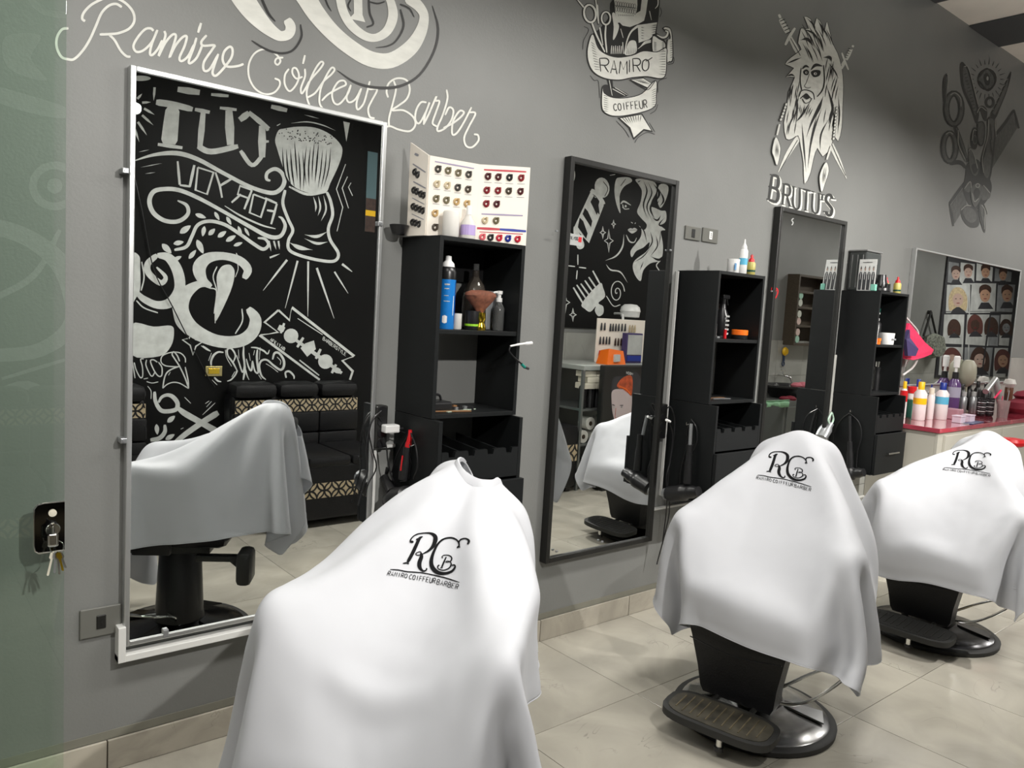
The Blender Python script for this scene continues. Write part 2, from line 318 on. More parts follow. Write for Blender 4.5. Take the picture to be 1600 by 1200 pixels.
class Paint:
    def __init__(s, f): s.bm = bmesh.new(); s.f = f; s.o(0, 0, 1); s.k = 0
    def o(s, ox, oy, sc): s.ox, s.oy, s.sc = ox, oy, sc; return s
    def v(s, x, y, off): return s.bm.verts.new(s.f(s.ox + x / s.sc, s.oy + y / s.sc, off))
    def s(s, pts, w=8, mi=0, lay=1, taper=0, k=5, closed=False):
        """brush stroke: 'x,y[,w] x,y ...' ; taper 1 = pointed end, 2 = both"""
        P = parse(pts) if isinstance(pts, str) else pts
        cur = w; Q = []
        for p in P:
            if len(p) > 2: cur = p[2]
            Q.append((p[0], p[1], cur))
        S = smooth_path(Q, k, closed) if len(Q) > 2 else [np.array(q, float) for q in (Q[0], tuple((a + b) / 2 for a, b in zip(*Q)), Q[1])]
        N = len(S); L = []
        off = 0.0007 * lay + 0.00007 * s.k; s.k = (s.k + 1) % 9
        for i, p in enumerate(S):
            d = (S[(i + 1) % N] - S[i - 1]) if closed else (S[min(i + 1, N - 1)] - S[max(i - 1, 0)])
            l = math.hypot(d[0], d[1]) or 1; nx, ny = -d[1] / l, d[0] / l; t = i / (N - 1)
            f = 1.0
            if taper == 1: f = min(1, (1 - t) * 3) + 0.02
            if taper == 2: f = min(1, (1 - t) * 3, t * 3 + 0.03) + 0.02
            hw = p[2] / 2 * f; offi = off + t * 0.0006
            if not closed and taper == 0 and (i == 0 or i == N - 1): hw *= 0.75
            L.append((s.v(p[0] + nx * hw, p[1] + ny * hw, offi), s.v(p[0] - nx * hw, p[1] - ny * hw, offi)))
        for i in range(N if closed else N - 1):
            a, b = L[i], L[(i + 1) % N]
            s.bm.faces.new((a[0], b[0], b[1], a[1])).material_index = mi
        return s
    def p(s, pts, mi=0, lay=1, k=4, sm=True):
        P = parse(pts) if isinstance(pts, str) else pts
        if sm: P = [tuple(q[:2]) for q in smooth_path([p[:2] for p in P], k, True)]
        off = 0.0007 * lay + 0.00007 * s.k; s.k = (s.k + 1) % 9
        V = [s.v(x, y, off) for x, y in P]
        for t in tessellate_polygon([[Vector((x, y, 0)) for x, y in P]]):
            try: s.bm.faces.new([V[i] for i in t]).material_index = mi
            except ValueError: pass
        return s
    def e(s, cx, cy, rx, ry, w=0, mi=0, lay=1, rot=0, n=18):
        c, sn = math.cos(math.radians(rot)), math.sin(math.radians(rot))
        P = [(cx + rx * math.cos(a) * c - ry * math.sin(a) * sn, cy + rx * math.cos(a) * sn + ry * math.sin(a) * c) for a in [2 * PI * i / n for i in range(n)]]
        return s.s(P, w, mi, lay, closed=True, k=1) if w else s.p(P, mi, lay, sm=False)
    def leaf(s, x, y, ang, ln, wd, mi=0, lay=1):
        c, sn = math.cos(math.radians(ang)), math.sin(math.radians(ang))
        P = [(-.5, 0), (-.2, -.5), (.15, -.45), (.5, 0), (.15, .45), (-.2, .5)]
        return s.p([(x + u * ln * c - v * wd * sn, y + u * ln * sn + v * wd * c) for u, v in P], mi, lay, k=2)
    def text(s, t, TL, TR, BR, BL, w, mi=0, lay=1, gap=1.4, serif=0, k=3):
        n = len(t); tot = n * 4 + (n - 1) * gap
        for i, ch in enumerate(t):
            if ch not in FONT: continue
            for st in FONT[ch]:
                pp = []
                for q in parse(st):
                    u = (i * (4 + gap) + q[0]) / tot; v = q[1] / 6
                    a = np.array(TL) * (1 - u) + np.array(TR) * u; b = np.array(BL) * (1 - u) + np.array(BR) * u
                    pp.append(tuple(a * (1 - v) + b * v))
                s.s(pp, w, mi, lay, k=k if len(pp) > 3 and ch in "BCORSUDPG8" else 1)
                if serif:
                    for q in (pp[0], pp[-1]):
                        d = (np.array(TR) - np.array(TL)); d = d / np.linalg.norm(d) * serif
                        s.s([(q[0] - d[0], q[1] - d[1]), (q[0] + d[0], q[1] + d[1])], w * .45, mi, lay)
        return s
    def build(s, name, label, cat, mats, parent=None):
        o = obj(name, s.bm, mats, parent)
        if cat: tag(o, label, cat)
        return o
# ---------------------------------------------------------------- room shell
def struct(name, bm, m, parent=None):
    o = obj(name, bm, m, parent)
    if parent is None: o['kind'] = 'structure'
    return o
bm = BM(); box(bm, XL - .2, XR + .2, 0, 0.15, 0, H_ROOM); wall_back = struct('wall_back', bm, WALL)
bm = BM(); box(bm, XL - .2, XR + .2, -WD - .15, -WD, 0, H_ROOM); wall_front = struct('wall_front', bm, WALL)
bm = BM(); box(bm, XL - .15, XL, -WD, 0, 0, H_ROOM); struct('wall_left', bm, WALL)
bm = BM(); box(bm, XR, XR + .15, -WD, 0, 0, H_ROOM); struct('wall_right', bm, WALL)
bm = BM(); box(bm, XL - .2, XR + .2, -WD - .2, .2, H_ROOM, H_ROOM + .1); ceiling = struct('ceiling', bm, PLASTER)
bw = 0.577; k0 = 5.68
beam_me = None
for i in range(-8, 11):
    x1 = k0 + i * 2 * bw
    if x1 - bw < XL or x1 > XR: continue
    if beam_me is None:
        bm = BM(); box(bm, x1 - bw, x1, -WD, -0.001, H_ROOM - 0.012, H_ROOM + 0.001, 0.003); b0 = obj('ceiling_beam', bm, CEILD, ceiling); beam_me = b0.data; bx0 = x1
    else:
        o = bpy.data.objects.new('ceiling_beam', beam_me); C.objects.link(o); o.parent = ceiling; o.location = (x1 - bx0, 0, 0)
bm = BM(); box(bm, XL - .2, XR + .2, -WD - .2, .2, -0.1, -0.004); floor = struct('floor', bm, GROUT)
T = 0.5955; tile_me = None; tx0 = 2.966 - 5 * T * 2
tx0 = 2.966 - 10 * T
for i in range(0, 36):
    for j in range(0, 5):
        x = tx0 + i * T; y = -j * T
        if x > XR: continue
        y0 = max(y - T + .0012, -WD)
        if tile_me is None:
            bm = BM(); box(bm, x + .0012, x + T - .0012, y0, y - .0012, -.012, 0, 0.0008); o = obj('tile', bm, TILE, floor); tile_me = o.data; tor = (x, y)
        else:
            o = bpy.data.objects.new('tile', tile_me); C.objects.link(o); o.parent = floor; o.location = (x - tor[0], y - tor[1], 0)
# baseboard of the mirror wall, tile by tile
bm = BM(); box(bm, XL, XR, -0.006, 0, 0, 0.096); bb = struct('baseboard_back', bm, GROUT); p_me = None
for i in range(0, 34):
    x = 2.966 - 10 * 0.6 + i * 0.6
    if x > XR - .6: continue
    if p_me is None:
        bm = BM(); box(bm, x + .002, x + .598, -0.013, -0.003, 0.001, 0.1, 0.0015); o = obj('tile', bm, BTILE, bb); p_me = o.data; px0 = x
    else: o = bpy.data.objects.new('tile', p_me); C.objects.link(o); o.parent = bb; o.location = (x - px0, 0, 0)
bm = BM(); box(bm, XL, 4.2, -0.003, 0, 0.101, 0.128); struct('trim_1', bm, mat('olive_band_paint', (0.20, 0.195, 0.16), 0.5, noise=0.1, scale=8))
bm = BM(); box(bm, XL, 3.3, -WD, -WD + .012, 0, 0.1); struct('baseboard_front', bm, BTILE)
# tiled wainscot: right part of the mirror wall and of the opposite wall
def wainscot(parent, x0, x1, y0, y1, hz, n):
    me = None; base = None; W_ = .6; hts = [hz / n] * n
    x = x0
    while x < x1 - .05:
        for j in range(n):
            z0 = j * hz / n
            if me is None:
                bm = BM(); box(bm, x + .0015, x + W_ - .0015, y0, y1, z0 + .0015, z0 + hz / n - .0015, .001); o = obj('tile', bm, WTILE, parent); me = o.data; base = (x, z0)
            else: o = bpy.data.objects.new('tile', me); C.objects.link(o); o.parent = parent; o.location = (x - base[0], 0, z0 - base[1])
        x += W_
bm = BM(); box(bm, 4.2, 4.2 + .6 * 13, -0.006, 0, 0.1, 1.338); wn = struct('trim_2', bm, GROUT); wainscot(wn, 4.2, 12.0, -.012, -.004, 1.338, 3)
bm = BM(); box(bm, 3.3, 3.3 + .6 * 23, -WD, -WD + .006, 0, 1.32); wn2 = struct('trim_3', bm, GROUT); wainscot(wn2, 3.3, 17.1, -WD + .004, -WD + .012, 1.32, 3)
# ceiling luminaires
led0 = None; o = None
for (x, y, z, p) in LAMPS:
    if led0 is None:
        led0 = thing('ceiling_lamp', 'slim hanging LED panel lamp over the row of barber chairs', 'lamp', (x, y, z), 'hanging LED panels')
        bm = BM(); box(bm, x - .6, x + .6, y - .16, y + .16, z - .03, z, .006); obj('housing', bm, ALU, led0)
        bm = BM(); box(bm, x - .58, x + .58, y - .14, y + .14, z - .033, z - .0295); obj('diffuser', bm, LED, led0)
        for s in (-.5, .5): bm = BM(); tube(bm, [(x + s, y, z - .005), (x + s, y, z + .76)], .002, 6); obj('suspension_wire', bm, ALU, led0)
    else: o = copy_tree(led0); o.location = (x, y, z)
    (led0 if o is None else o)['label'] = 'slim hanging LED panel lamp ' + {0.3: 'above the nearest barber chair', 2.6: 'above the middle barber chair', 4.9: 'above the farthest barber chair', 7.3: 'above the pink counter', 10.5: 'beyond the pink counter', 14.0: 'in the far half of the room', -2.0: 'behind the glass door'}[x]

# ---------------------------------------------------------------- glass door at the left
bm = BM(); box(bm, -0.65, 0.4365, -0.065, -0.055, 0.012, 2.6, .001); door = struct('door_1', bm, GLASS)
bm = BM(); prism(bm, [(0.372, .745), (0.4362, .745), (0.4362, .888), (0.38, .888), (.368, .884), (.361, .874), (.36, .86), (.36, .77), (.363, .752)], lambda u, v, d: (u, d, v), -.069, -.0655)
lockp = obj('lock_plate', bm, mat('polished_steel', (.10, .10, .10), .08, 1.0), door, True)
bm = BM(); tube(bm, [(0.4362, -.0695, .888), (.385, -.0695, .888), (.368, -.0695, .884), (.361, -.0695, .874), (.36, -.0695, .86), (.36, -.0695, .77), (.363, -.0695, .752), (.372, -.0695, .745), (.4362, -.0695, .745)], .0022, 6, 1); obj('rim', bm, CHROME, lockp, True)
bm = BM(); lathe(bm, [(.0001, -.004), (.0105, -.004), (.0105, 0)], .4055, -.0695, .858, 16, axis='y'); lathe(bm, [(.0001, -.005), (.0065, -.005), (.0065, -.004)], .4055, -.0695, .858, 16, axis='y'); obj('stud', bm, CREAM, lockp, True)
bm = BM(); lathe(bm, [(.0001, -.022), (.017, -.022), (.019, -.018), (.019, 0)], .404, -.0695, .815, 20, axis='y'); obj('cylinder', bm, CHROME, lockp, True)
bm = BM(); box(bm, .397, .4005, -.118, -.088, .79, .832, .001); box(bm, .385, .412, -.122, -.1185, .775, .812, .005); keyin = simple('key', 'steel key standing in the lock of the glass door', 'key', bm, CHROME)
kc = thing('key_bunch', 'bunch of small steel keys hanging from the glass door lock', 'key bunch', (.408, -.12, .76))
bm = BM(); tube(bm, [(.408 + .017 * math.cos(a), -.121 + .004 * math.sin(a), .772 + .017 * math.sin(a)) for a in [2 * PI * i / 16 for i in range(16)]], .0012, 6, 1, True); obj('key_ring', bm, CHROME, kc, True)
for i, (dx, an, ln, mm) in enumerate([(-.006, .2, .062, CREAM), (0, .05, .055, SILVER), (.004, -.08, .06, CHROME), (.01, -.3, .045, CHROME), (.006, -.2, .05, GOLD)]):
    bm = BM(); x0 = .404 + dx; prism(bm, [(-.006, 0), (-.007, -.012), (-.0025, -.018), (-.003, -ln), (.001, -ln - .003), (.003, -ln), (.0028, -.018), (.007, -.012), (.006, 0), (0, .004)],
        lambda u, v, d: (x0 + u * math.cos(an) - v * math.sin(an) * -1, -.125 - i * .003 + d, .758 + v * math.cos(an)), 0, .0018); obj('key', bm, mm, kc)

# ---------------------------------------------------------------- mirrors
def mirror(name, label, x0, x1, z0, z1, fw, fd, fm, ytop=None):
    t = thing(name, label, 'mirror', ((x0 + x1) / 2, 0, z0))
    g = fw * .75
    bm = BM(); box(bm, x0 + g, x1 - g, MY, MY + .006, z0 + g, z1 - g); obj('mirror_glass', bm, MIRROR, t)
    for nm, a in (('frame_side', (x0, x0 + fw, z0, z1)), ('frame_side', (x1 - fw, x1, z0, z1)), ('frame_top', (x0 + fw, x1 - fw, z1 - fw, z1)), ('frame_bottom', (x0 + fw, x1 - fw, z0, z0 + fw))):
        bm = BM(); box(bm, a[0], a[1], MY - fd, -0.001 if nm == 'frame_side' else -.0012, a[2], a[3], .0025); obj(nm, bm, fm, t)
    bm = BM(); box(bm, x0 + g, x1 - g, MY + .007, -.0015, z0 + g, z1 - g); obj('backing_board', bm, BLKF, t)
    return t
m1 = mirror('wall_mirror', 'tall wall mirror in a thin aluminium frame beside the glass door', .604, 1.449, .402, 2.14, .016, .006, ALU)
m2 = mirror('wall_mirror', 'tall wall mirror in a black frame between first and second shelf cabinets', 2.343, 3.07, .378, 2.172, .024, .014, BLKF)
m3 = mirror('wall_mirror', 'tall black framed wall mirror below the painted name BRUTU\'S', 3.965, 4.71, .378, 2.165, .024, .014, BLKF)
m4 = mirror('wall_mirror', 'wide thin framed mirror behind the pink counter', 5.72, 7.785, 1.12, 2.10, .012, .004, ALU)
for (px, py) in ((195, 267), (192, 688), (592, 350)):
    x, y, z = at(px, py, -.03); bm = BM(); box(bm, x - .009, x + .009, -.042, -.001, z - .008, z + .008, .002); lathe(bm, [(.0001, -.003), (.004, -.003), (.004, 0)], x, -.042, z, 10, axis='y'); obj('clip', bm, SILVER, m1)
x, y, z = at(258, 989, -.03); bm = BM(); box(bm, x - .008, x + .008, -.042, -.001, z - .012, z + .014, .002); obj('clip', bm, SILVER, m1)
for mm_, pts in ((m2, ((869, 361), (1047, 391), (869, 861), (940, 846))), (m3, ((1205, 455),))):
    for p in pts:
        x, y, z = at(*p, -.04); bm = BM(); box(bm, x - .006, x + .006, -.047, -.040, z - .004, z + .004, .001); obj('clip', bm, SILVER, mm_)
# brand sticker and guitar-pick shaped sticker stuck on the mirror glass
P_ = Paint(lambda px, py, off: (lambda a: (a[0], MY - .0006 - off * .3, a[2]))(at(px, py, MY)))
P_.p('882,363 911,368 909,385 881,381', 0, 1, sm=False)
P_.o(882, 363, 1).text('BABYLISS', (1.5, 4.5), (21, 8), (20.6, 12.5), (1.2, 9.5), 1.0, 1, 2, gap=.9).p('22,7 27,8 26,16 21,15', 2, 2, sm=False).o(0, 0, 1)
P_.build('sticker', 'small white and red brand sticker on the left of the second mirror', 'sticker', [PRINTL, INK, RED])
P_ = Paint(lambda px, py, off: (lambda a: (a[0], MY - .0006 - off * .3, a[2]))(at(px, py, MY)))
P_.p('1205,450 1210,448 1215,451 1216,458 1211,467 1206,461', 0, 1).p('1206,452 1210,450 1214,453 1214,458 1211,464 1207,459', 1, 2).s('1208,453 1210,460', 1.2, 0, 3).s('1213,453 1210,460', 1.2, 0, 3)
P_.build('sticker', 'dark red drop shaped sticker on the mirror under BRUTU\'S', 'sticker', [RED, PRINTD])
P_ = Paint(lambda px, py, off: (lambda a: (a[0], MY - .0006 - off * .3, a[2]))(at(px, py, MY)))
P_.s('1240,341 1237,344 1239,348 1237,352', 1.6, 0, 1); P_.build('sticker', 'tiny white mark at the top of the mirror under BRUTU\'S', 'sticker', [PRINTL])
# white cable-channel frames on the wall under and beside the mirrors
def rail(name, label, segs, w=.013, d=.02, m=WTRIM, group=None):
    bm = BM()
    for i_, (x0, z0, x1, z1) in enumerate(segs): box(bm, min(x0, x1) - w / 2, max(x0, x1) + w / 2, -d - .0007 * i_, -.001 - .0002 * i_, min(z0, z1) - w / 2, max(z0, z1) + w / 2, .002)
    return simple(name, label, 'trim rail', bm, m, group)
rail('channel_rail', 'white channel rail along the wall under the first mirror', [(.597, .368, 1.50, .368), (.597, .368, .597, .458)], .022, .045)
rail('channel_rail', 'white channel frame on the wall right of the first mirror', [(1.465, .965, 1.545, .965), (1.465, .965, 1.465, .36), (1.465, .55, 1.7, .55)], .012)
rail('channel_rail', 'white channel frame on the wall beside the second cabinet', [(3.085, .912, 3.145, .912), (3.085, .912, 3.085, .532), (3.085, .532, 3.5, .532)], .012)
rail('channel_rail', 'thin vertical white channel rail at the second cabinet\'s left edge', [(3.148, .60, 3.148, 1.74)], .006)  # no rail here: pale strip standing for light along the cabinet edge
rail('channel_rail', 'white channel rail low on the wall beneath the third cabinet', [(4.9, .357, 6.3, .357)], .014)

# ---------------------------------------------------------------- murals on the mirror wall
WM = lambda px, py, off: (lambda a: (a[0], -off, a[2]))(at(px, py, 0))
P_ = Paint(WM).o(80, 0, 4.444)
for s_ in ('235,148,18 215,130 225,90 270,40 330,5 400,-20 470,-5 530,35 570,90 575,150 540,200 470,230 400,238 335,240',
           '490,50,18 450,28 400,40 350,90 310,180 270,270 220,350 160,410 115,412 70,395 38,330 40,260 75,205 120,198', '400,240,17 440,280 480,350 520,390 550,395',
           '710,215,17 690,198 650,205 600,260 570,320 590,360 640,350 700,290 735,210', '738,208,17 700,300 685,370 702,382 740,340 770,280',
           '785,215,17 792,250 765,330 745,390 790,300 840,242 865,248 850,310 820,400 860,320 910,260 940,255 925,320 890,400 905,425 950,390 990,310',
           '1008,262,17 985,340 955,420 965,440 1010,400 1050,310', '1040,160,20 1018,228', '1078,245,17 1042,290 1055,318 1130,315 1120,340 1060,430 1060,490 1100,480 1160,375',
           '1160,375,17 1130,460 1120,510 1145,525 1200,470 1250,400 1258,345 1238,325 1200,360 1190,420 1220,462 1290,460 1335,445'): P_.s(s_)
P_.o(370, 60, 4)
for s_ in ('290,120,12 250,125 238,150 255,165 272,140 250,105 215,80 165,68 110,95 75,160 75,240 110,310 170,348 230,340 265,300 265,265 235,250',
           '325,190,12 300,230 300,290 330,330 370,290 388,235 372,190 350,188 347,220 372,252 410,240', '425,190,12 425,240 400,310 405,345 430,310 450,270', '425,105,14 412,160',
           '420,330,12 460,260 520,190 540,155 520,150 480,210 440,310 437,370 455,425', '437,372,12 490,340 540,270 590,225 610,195 590,185 550,250 522,320 515,400 535,440',
           '530,390,12 570,350 640,310 680,290 668,265 630,275 595,340 605,400 640,410 690,350 712,292', '712,290,12 685,365 700,400 740,380 775,315', '778,312,12 748,400 755,445 790,410 812,340 830,268',
           '818,300,12 830,318 876,320 842,390 820,440 830,490 860,500', '945,370,12 935,330 950,280 1000,250 1060,262 1080,320 1060,380 1010,420 970,450 1040,450 1100,490 1115,540 1080,580 1010,570 960,550 925,555',
           '980,265,12 993,320 970,420 950,500 950,552', '1185,400,12 1150,400 1120,450 1115,510 1140,530 1180,460 1203,400 1175,480 1165,540', '1165,540,12 1200,470 1245,365 1240,390 1265,395 1240,470 1222,530 1250,552',
           '1310,320,12 1315,380 1285,480 1255,550 1255,580 1300,562 1340,510 1352,450 1325,432 1300,480', '1290,560,12 1350,530 1400,490 1418,462 1390,455 1350,520 1345,598 1375,590 1420,520 1465,430',
           '1450,462,12 1490,470 1450,550 1420,620 1432,672 1470,680 1508,640 1505,605 1480,600'): P_.s(s_)
P_.build('wall_lettering', 'white painted script Ramiro Coiffeur Barber above the first mirror', 'wall lettering', [MWHITE])
P_ = Paint(WM).o(340, 0, 4.444)
P_.s('120,-110,150 170,-20,150 240,80,135 320,170,105 390,228,80 440,252,70 492,235,72 505,185,70 478,135,58', 100, 0, 2)
P_.s('520,-140,140 605,-30,135 680,90,125 790,220,112 920,330,108 1060,410,108 1200,420,108 1330,340,105 1405,230,84 1432,120,64 1400,50,70 1320,-20,90', 100, 0, 2)
P_.s('850,-60,60 852,0,62 875,90,62 930,180,62 1020,250,58 1100,262,56 1175,215,64 1215,120,68 1205,30,58 1180,-30,50', 60, 0, 2)
P_.p('943,-40 1002,-40 1005,105 1024,155 912,130 945,95', 0, 2, sm=False)
for s_ in ('235,282,10 330,340,16 430,370,16 520,350,16 580,260,16 575,170,10', '300,-20,18 350,90,18 400,150,8', '830,490,6 950,570,16 1090,608,20 1260,600,20 1400,520,18 1500,360,16 1530,200,16 1490,40,5',
           '1265,30,14 1330,60,12 1365,120,5', '1268,65,14 1290,180,16 1240,280,14 1180,320,12 1095,332,5', '745,-10,14 765,40,12 790,80,4', '1048,-10,16 1055,90,16 1080,165,14 1032,190,12', '1050,12,10 1110,25,12 1160,12,10', '925,-5,12 905,40,12 925,80,6'):
    P_.s(s_, 12, 1, 1)
P_.build('wall_monogram', 'lower part of the large white RCB monogram with black shading at the ceiling side', 'wall mural', [MWHITE, MBLACK])
# skull and ribbon mural
P_ = Paint(WM).o(880, 0, 5.217); W_, K_ = 0, 1
P_.p('232,292 300,230 375,130 400,0 620,-60 775,-40 778,120 762,300 830,340 835,440 760,445 650,440 560,465 440,480 340,450 280,400', K_, 1)
P_.e(215, 112, 48, 72, 30, K_, 1, -10).e(215, 112, 48, 72, 16, W_, 3, -10).s('165,62,20 130,20,16 105,-10,8', 16, K_, 1).s('165,62,14 130,20,10 105,-10,5', 10, W_, 3)
P_.s('232,190,26 270,290,24 335,420,20', 24, K_, 2).s('232,190,16 270,290,14 335,425,12', 14, W_, 3)
P_.e(345, 150, 36, 52, 26, K_, 2).e(345, 150, 36, 52, 13, W_, 3).s('345,205,22 340,300 352,430', 22, K_, 2).s('345,205,12 340,300,14 352,430,10', 12, W_, 3)
P_.s('265,-30,34 275,60,30 285,200,16', 30, K_, 1).s('265,-30,24 275,60,20 285,195,8', 20, W_, 2).s('272,-10 276,40', 8, K_, 3).s('295,225,16 320,370,8', 12, W_, 3).s('310,260 322,350', 5, K_, 4)
P_.p('395,115 418,110 430,170 452,215 430,290 402,325 408,220', W_, 3)
P_.p('408,-40 600,-40 600,60 590,110 625,90 640,-40 690,-40 670,110 655,170 610,195 540,222 480,210 455,185 430,190 420,110', W_, 4, sm=False)
P_.p('598,-40 622,-40 620,85 592,110 600,40', K_, 5, sm=False)
for i in range(9): P_.e(425 + i * 19, 32 + i * 2.6, 9, 20, 3, K_, 5, 0, 10).e(428 + i * 19, 75 + i * 3, 9, 20, 3, K_, 5, 0, 10)
P_.s('415,48 500,58 592,70', 4, K_, 6).s('450,125 570,130', 2, K_, 6)
for i in range(8): P_.s([(445 + i * 17, 118), (445 + i * 17, 135)], 2, K_, 6)
P_.p('605,205 762,183 745,275 700,320 612,350', W_, 3, sm=False)
for i in range(5): P_.s([(632, 225 + i * 22), (655, 228 + i * 22)], 4, K_, 5, 1, 1).s([(755, 205 + i * 18), (712, 212 + i * 18)], 5, K_, 5, 1, 1)
P_.s('465,235,8 485,310,5', 7, W_, 3).s('700,90,8 715,165,5', 7, W_, 3).s('770,-20,8 768,40 745,72,4', 8, W_, 3).s('482,345,9 485,440,6', 8, W_, 3)
for i in range(6): P_.s([(392 + i * 16, 372 + (i % 2) * 4), (386 + i * 16, 440)], 8, W_, 3)
P_.s('610,210,20 550,260,14 515,340,10 495,440,8', 14, W_, 3)
P_.p('510,395 535,340 570,330 592,350 590,430 505,450', W_, 3)
for i in range(6): P_.s([(515 + i * 14, 445), (520 + i * 13, 385)], 3, K_, 4, 1, 1)
for i in range(4): P_.s([(605 + i * 6, 400 - i * 4), (660, 360 - i * 6), (712, 345 - i * 6)], 5, W_, 3)
P_.p('724,285 790,300 835,350 830,400 760,440 722,425', K_, 3).p('728,300 775,320 822,350 822,395 762,430 728,420', W_, 4)
P_.s('745,265,10 800,310,22 840,300,26 850,260,22 820,245,16', 20, K_, 3).s('760,285,6 805,308,14 838,296,16 848,262,13 826,252,8', 14, W_, 4)
P_.p('805,235 840,215 885,260 895,480 860,510 838,500 838,330 862,330 855,270', K_, 2).p('815,235 840,224 878,262 886,475 858,500 846,498 848,340 872,315 862,262', W_, 3)
for i in range(8): P_.s([(885, 340 + i * 18), (862, 345 + i * 18)], 4, K_, 5, 1, 1)
for i in range(7): P_.s([(735, 345 + i * 11), (758, 350 + i * 10)], 4, K_, 5, 1, 1).s([(818, 345 + i * 11), (795, 352 + i * 10)], 4, K_, 5, 1, 1)
P_.p('540,648 650,630 735,690 690,725 620,700', K_, 2, sm=False).p('552,652 650,640 722,685 688,715', W_, 3, sm=False)
for i in range(5): P_.s([(575 + i * 16, 655 + i * 5), (640 + i * 14, 650 + i * 8)], 3, K_, 4)
P_.p('355,650 400,655 410,780 385,790', K_, 2, sm=False).s('372,655,5 395,780,5', 4, W_, 3)
P_.p('312,715 340,690 400,705 530,775 400,800 330,770', K_, 2)
P_.s('400,725,8 500,780,4', 6, W_, 3).s('420,715,6 520,775,3', 6, W_, 3)
big = '238,285 212,330 195,420 205,510 245,585 330,635 450,650 560,630 680,622 790,638 828,600 835,470 832,395 760,428 650,420 560,455 440,472 340,445 275,390'
P_.s(big, 16, K_, 4, closed=True).p(big, W_, 5)
scr = '318,712 325,760 400,800 520,800 640,765 748,660 750,780 745,855 690,895 560,930 420,945 335,915 312,850'
P_.s(scr, 14, K_, 4, closed=True).p(scr, W_, 5)
P_.p('440,960 640,925 728,1078 655,1065 572,1140 530,1045', K_, 3, sm=False).p('458,966 632,936 712,1065 650,1052 570,1122 542,1040', W_, 5, sm=False)
P_.s('535,650 640,715 690,730 745,660', 6, K_, 6)
for i in range(11): P_.s([(222 + i * 3, 345 + i * 22), (255 + i * 5, 372 + i * 20)], 3.5, K_, 6, 1, 1)
for i in range(10): P_.s([(828, 420 + i * 21), (770 + (i % 3) * 6, 425 + i * 20)], 3.5, K_, 6, 1, 1)
for i in range(9): P_.s([(325, 760 + i * 18), (365, 775 + i * 17)], 3.5, K_, 6, 1, 1).s([(748, 725 + i * 18), (710, 745 + i * 16)], 3.5, K_, 6, 1, 1)
for i in range(8): P_.s([(475 + i * 22, 960 - i * 3), (520 + i * 14, 1010 - i * 2)], 5, K_, 6, 1, 1)
for t_, pts in (('R', (290, 478, 372, 478, 362, 590, 300, 585)), ('A', (378, 490, 440, 500, 432, 605, 380, 598)), ('M', (455, 500, 520, 500, 515, 605, 450, 600)), ('I', (520, 490, 550, 490, 548, 590, 520, 590)), ('R', (560, 480, 630, 480, 622, 585, 568, 588)), ('O', (640, 485, 695, 485, 690, 578, 636, 580))):
    P_.text(t_, pts[0:2], pts[2:4], pts[4:6], pts[6:8], 9, K_, 6)
P_.s('665,500 690,490 720,470', 7, K_, 6)
P_.text('COIFFEUR', (402, 850), (672, 815), (680, 880), (408, 905), 7, K_, 6, gap=1.6)
for s_ in ('168,215 205,245 165,330 158,405', '218,615 250,655 285,665 295,800', '880,470 900,470 895,515 850,525', '845,635 775,665 770,755', '770,850 750,900 705,930', '430,985 500,1060 535,1120', '700,1000 745,1075', '745,1095 680,1080 610,1120 580,1165', '790,60 800,100 785,140'): P_.s(s_, 5, K_, 1)
P_.build('skull_mural', 'black and white mural of a skull jaw, scissors and RAMIRO COIFFEUR ribbons', 'wall mural', [MWHITE, MBLACK])
# bearded warrior mural
P_ = Paint(WM).o(1180, 0, 3.333)
def both(pts, w, lay=2, pad=8): P_.s(pts, w + pad, 1, lay - 1); P_.s(pts, w, 0, lay)
both('122,75,14 130,95,14', 14); both('130,100,22 148,135,26 168,172,26', 24)
for i in range(5): P_.s([(126 + i * 8, 112 + i * 16), (152 + i * 8, 100 + i * 16)], 5, 1, 4)
both('155,235,12 178,190,16 206,146,12', 14, 2, 10); both('180,195,28 235,300,26', 26); P_.s('182,200 232,290', 4, 1, 4)
both('225,715,30 170,800,24 118,897,3', 26); P_.s('218,730 125,890', 4, 1, 4)
both('510,236,12 505,246,12', 12); both('500,255,20 472,312,20', 20)
for i in range(5): P_.s([(500 - i * 6, 258 + i * 11), (482 - i * 4, 252 + i * 12)], 4, 1, 4)
both('450,275,8 466,320,10 484,364,8', 9, 2, 8); both('465,318,20 445,358,20', 18); both('388,742,28 430,830,24 474,930,3', 26); P_.s('395,750 468,915', 4, 1, 4)
hair = '253,88 285,100 305,140 318,95 345,130 358,175 372,112 398,222 425,275 448,355 456,450 452,560 448,660 430,735 405,700 395,760 350,815 322,770 300,830 285,900 255,958 250,850 235,760 222,705 190,722 160,722 148,640 165,560 172,480 205,402 158,402 200,355 155,335 185,300 238,258 222,225 232,170 240,148 278,150'
P_.s(hair, 7, 1, 2, closed=True, k=2).p(hair, 0, 3, k=2)
random.seed(11)
for i in range(64):
    a = random.random(); side = random.random()
    if side < .33: x0, y0, dx, dy = 235 + random.random() * 130, 120 + random.random() * 130, 40, 90
    elif side < .66: x0, y0, dx, dy = 365 + random.random() * 70, 290 + random.random() * 330, -10 - random.random() * 14, 80
    else: x0, y0, dx, dy = 170 + random.random() * 60, 420 + random.random() * 220, -12, 70
    P_.s([(x0, y0), (x0 + dx * .6, y0 + dy * .5), (x0 + dx, y0 + dy)], 4.5, 1, 4, 2, 3)
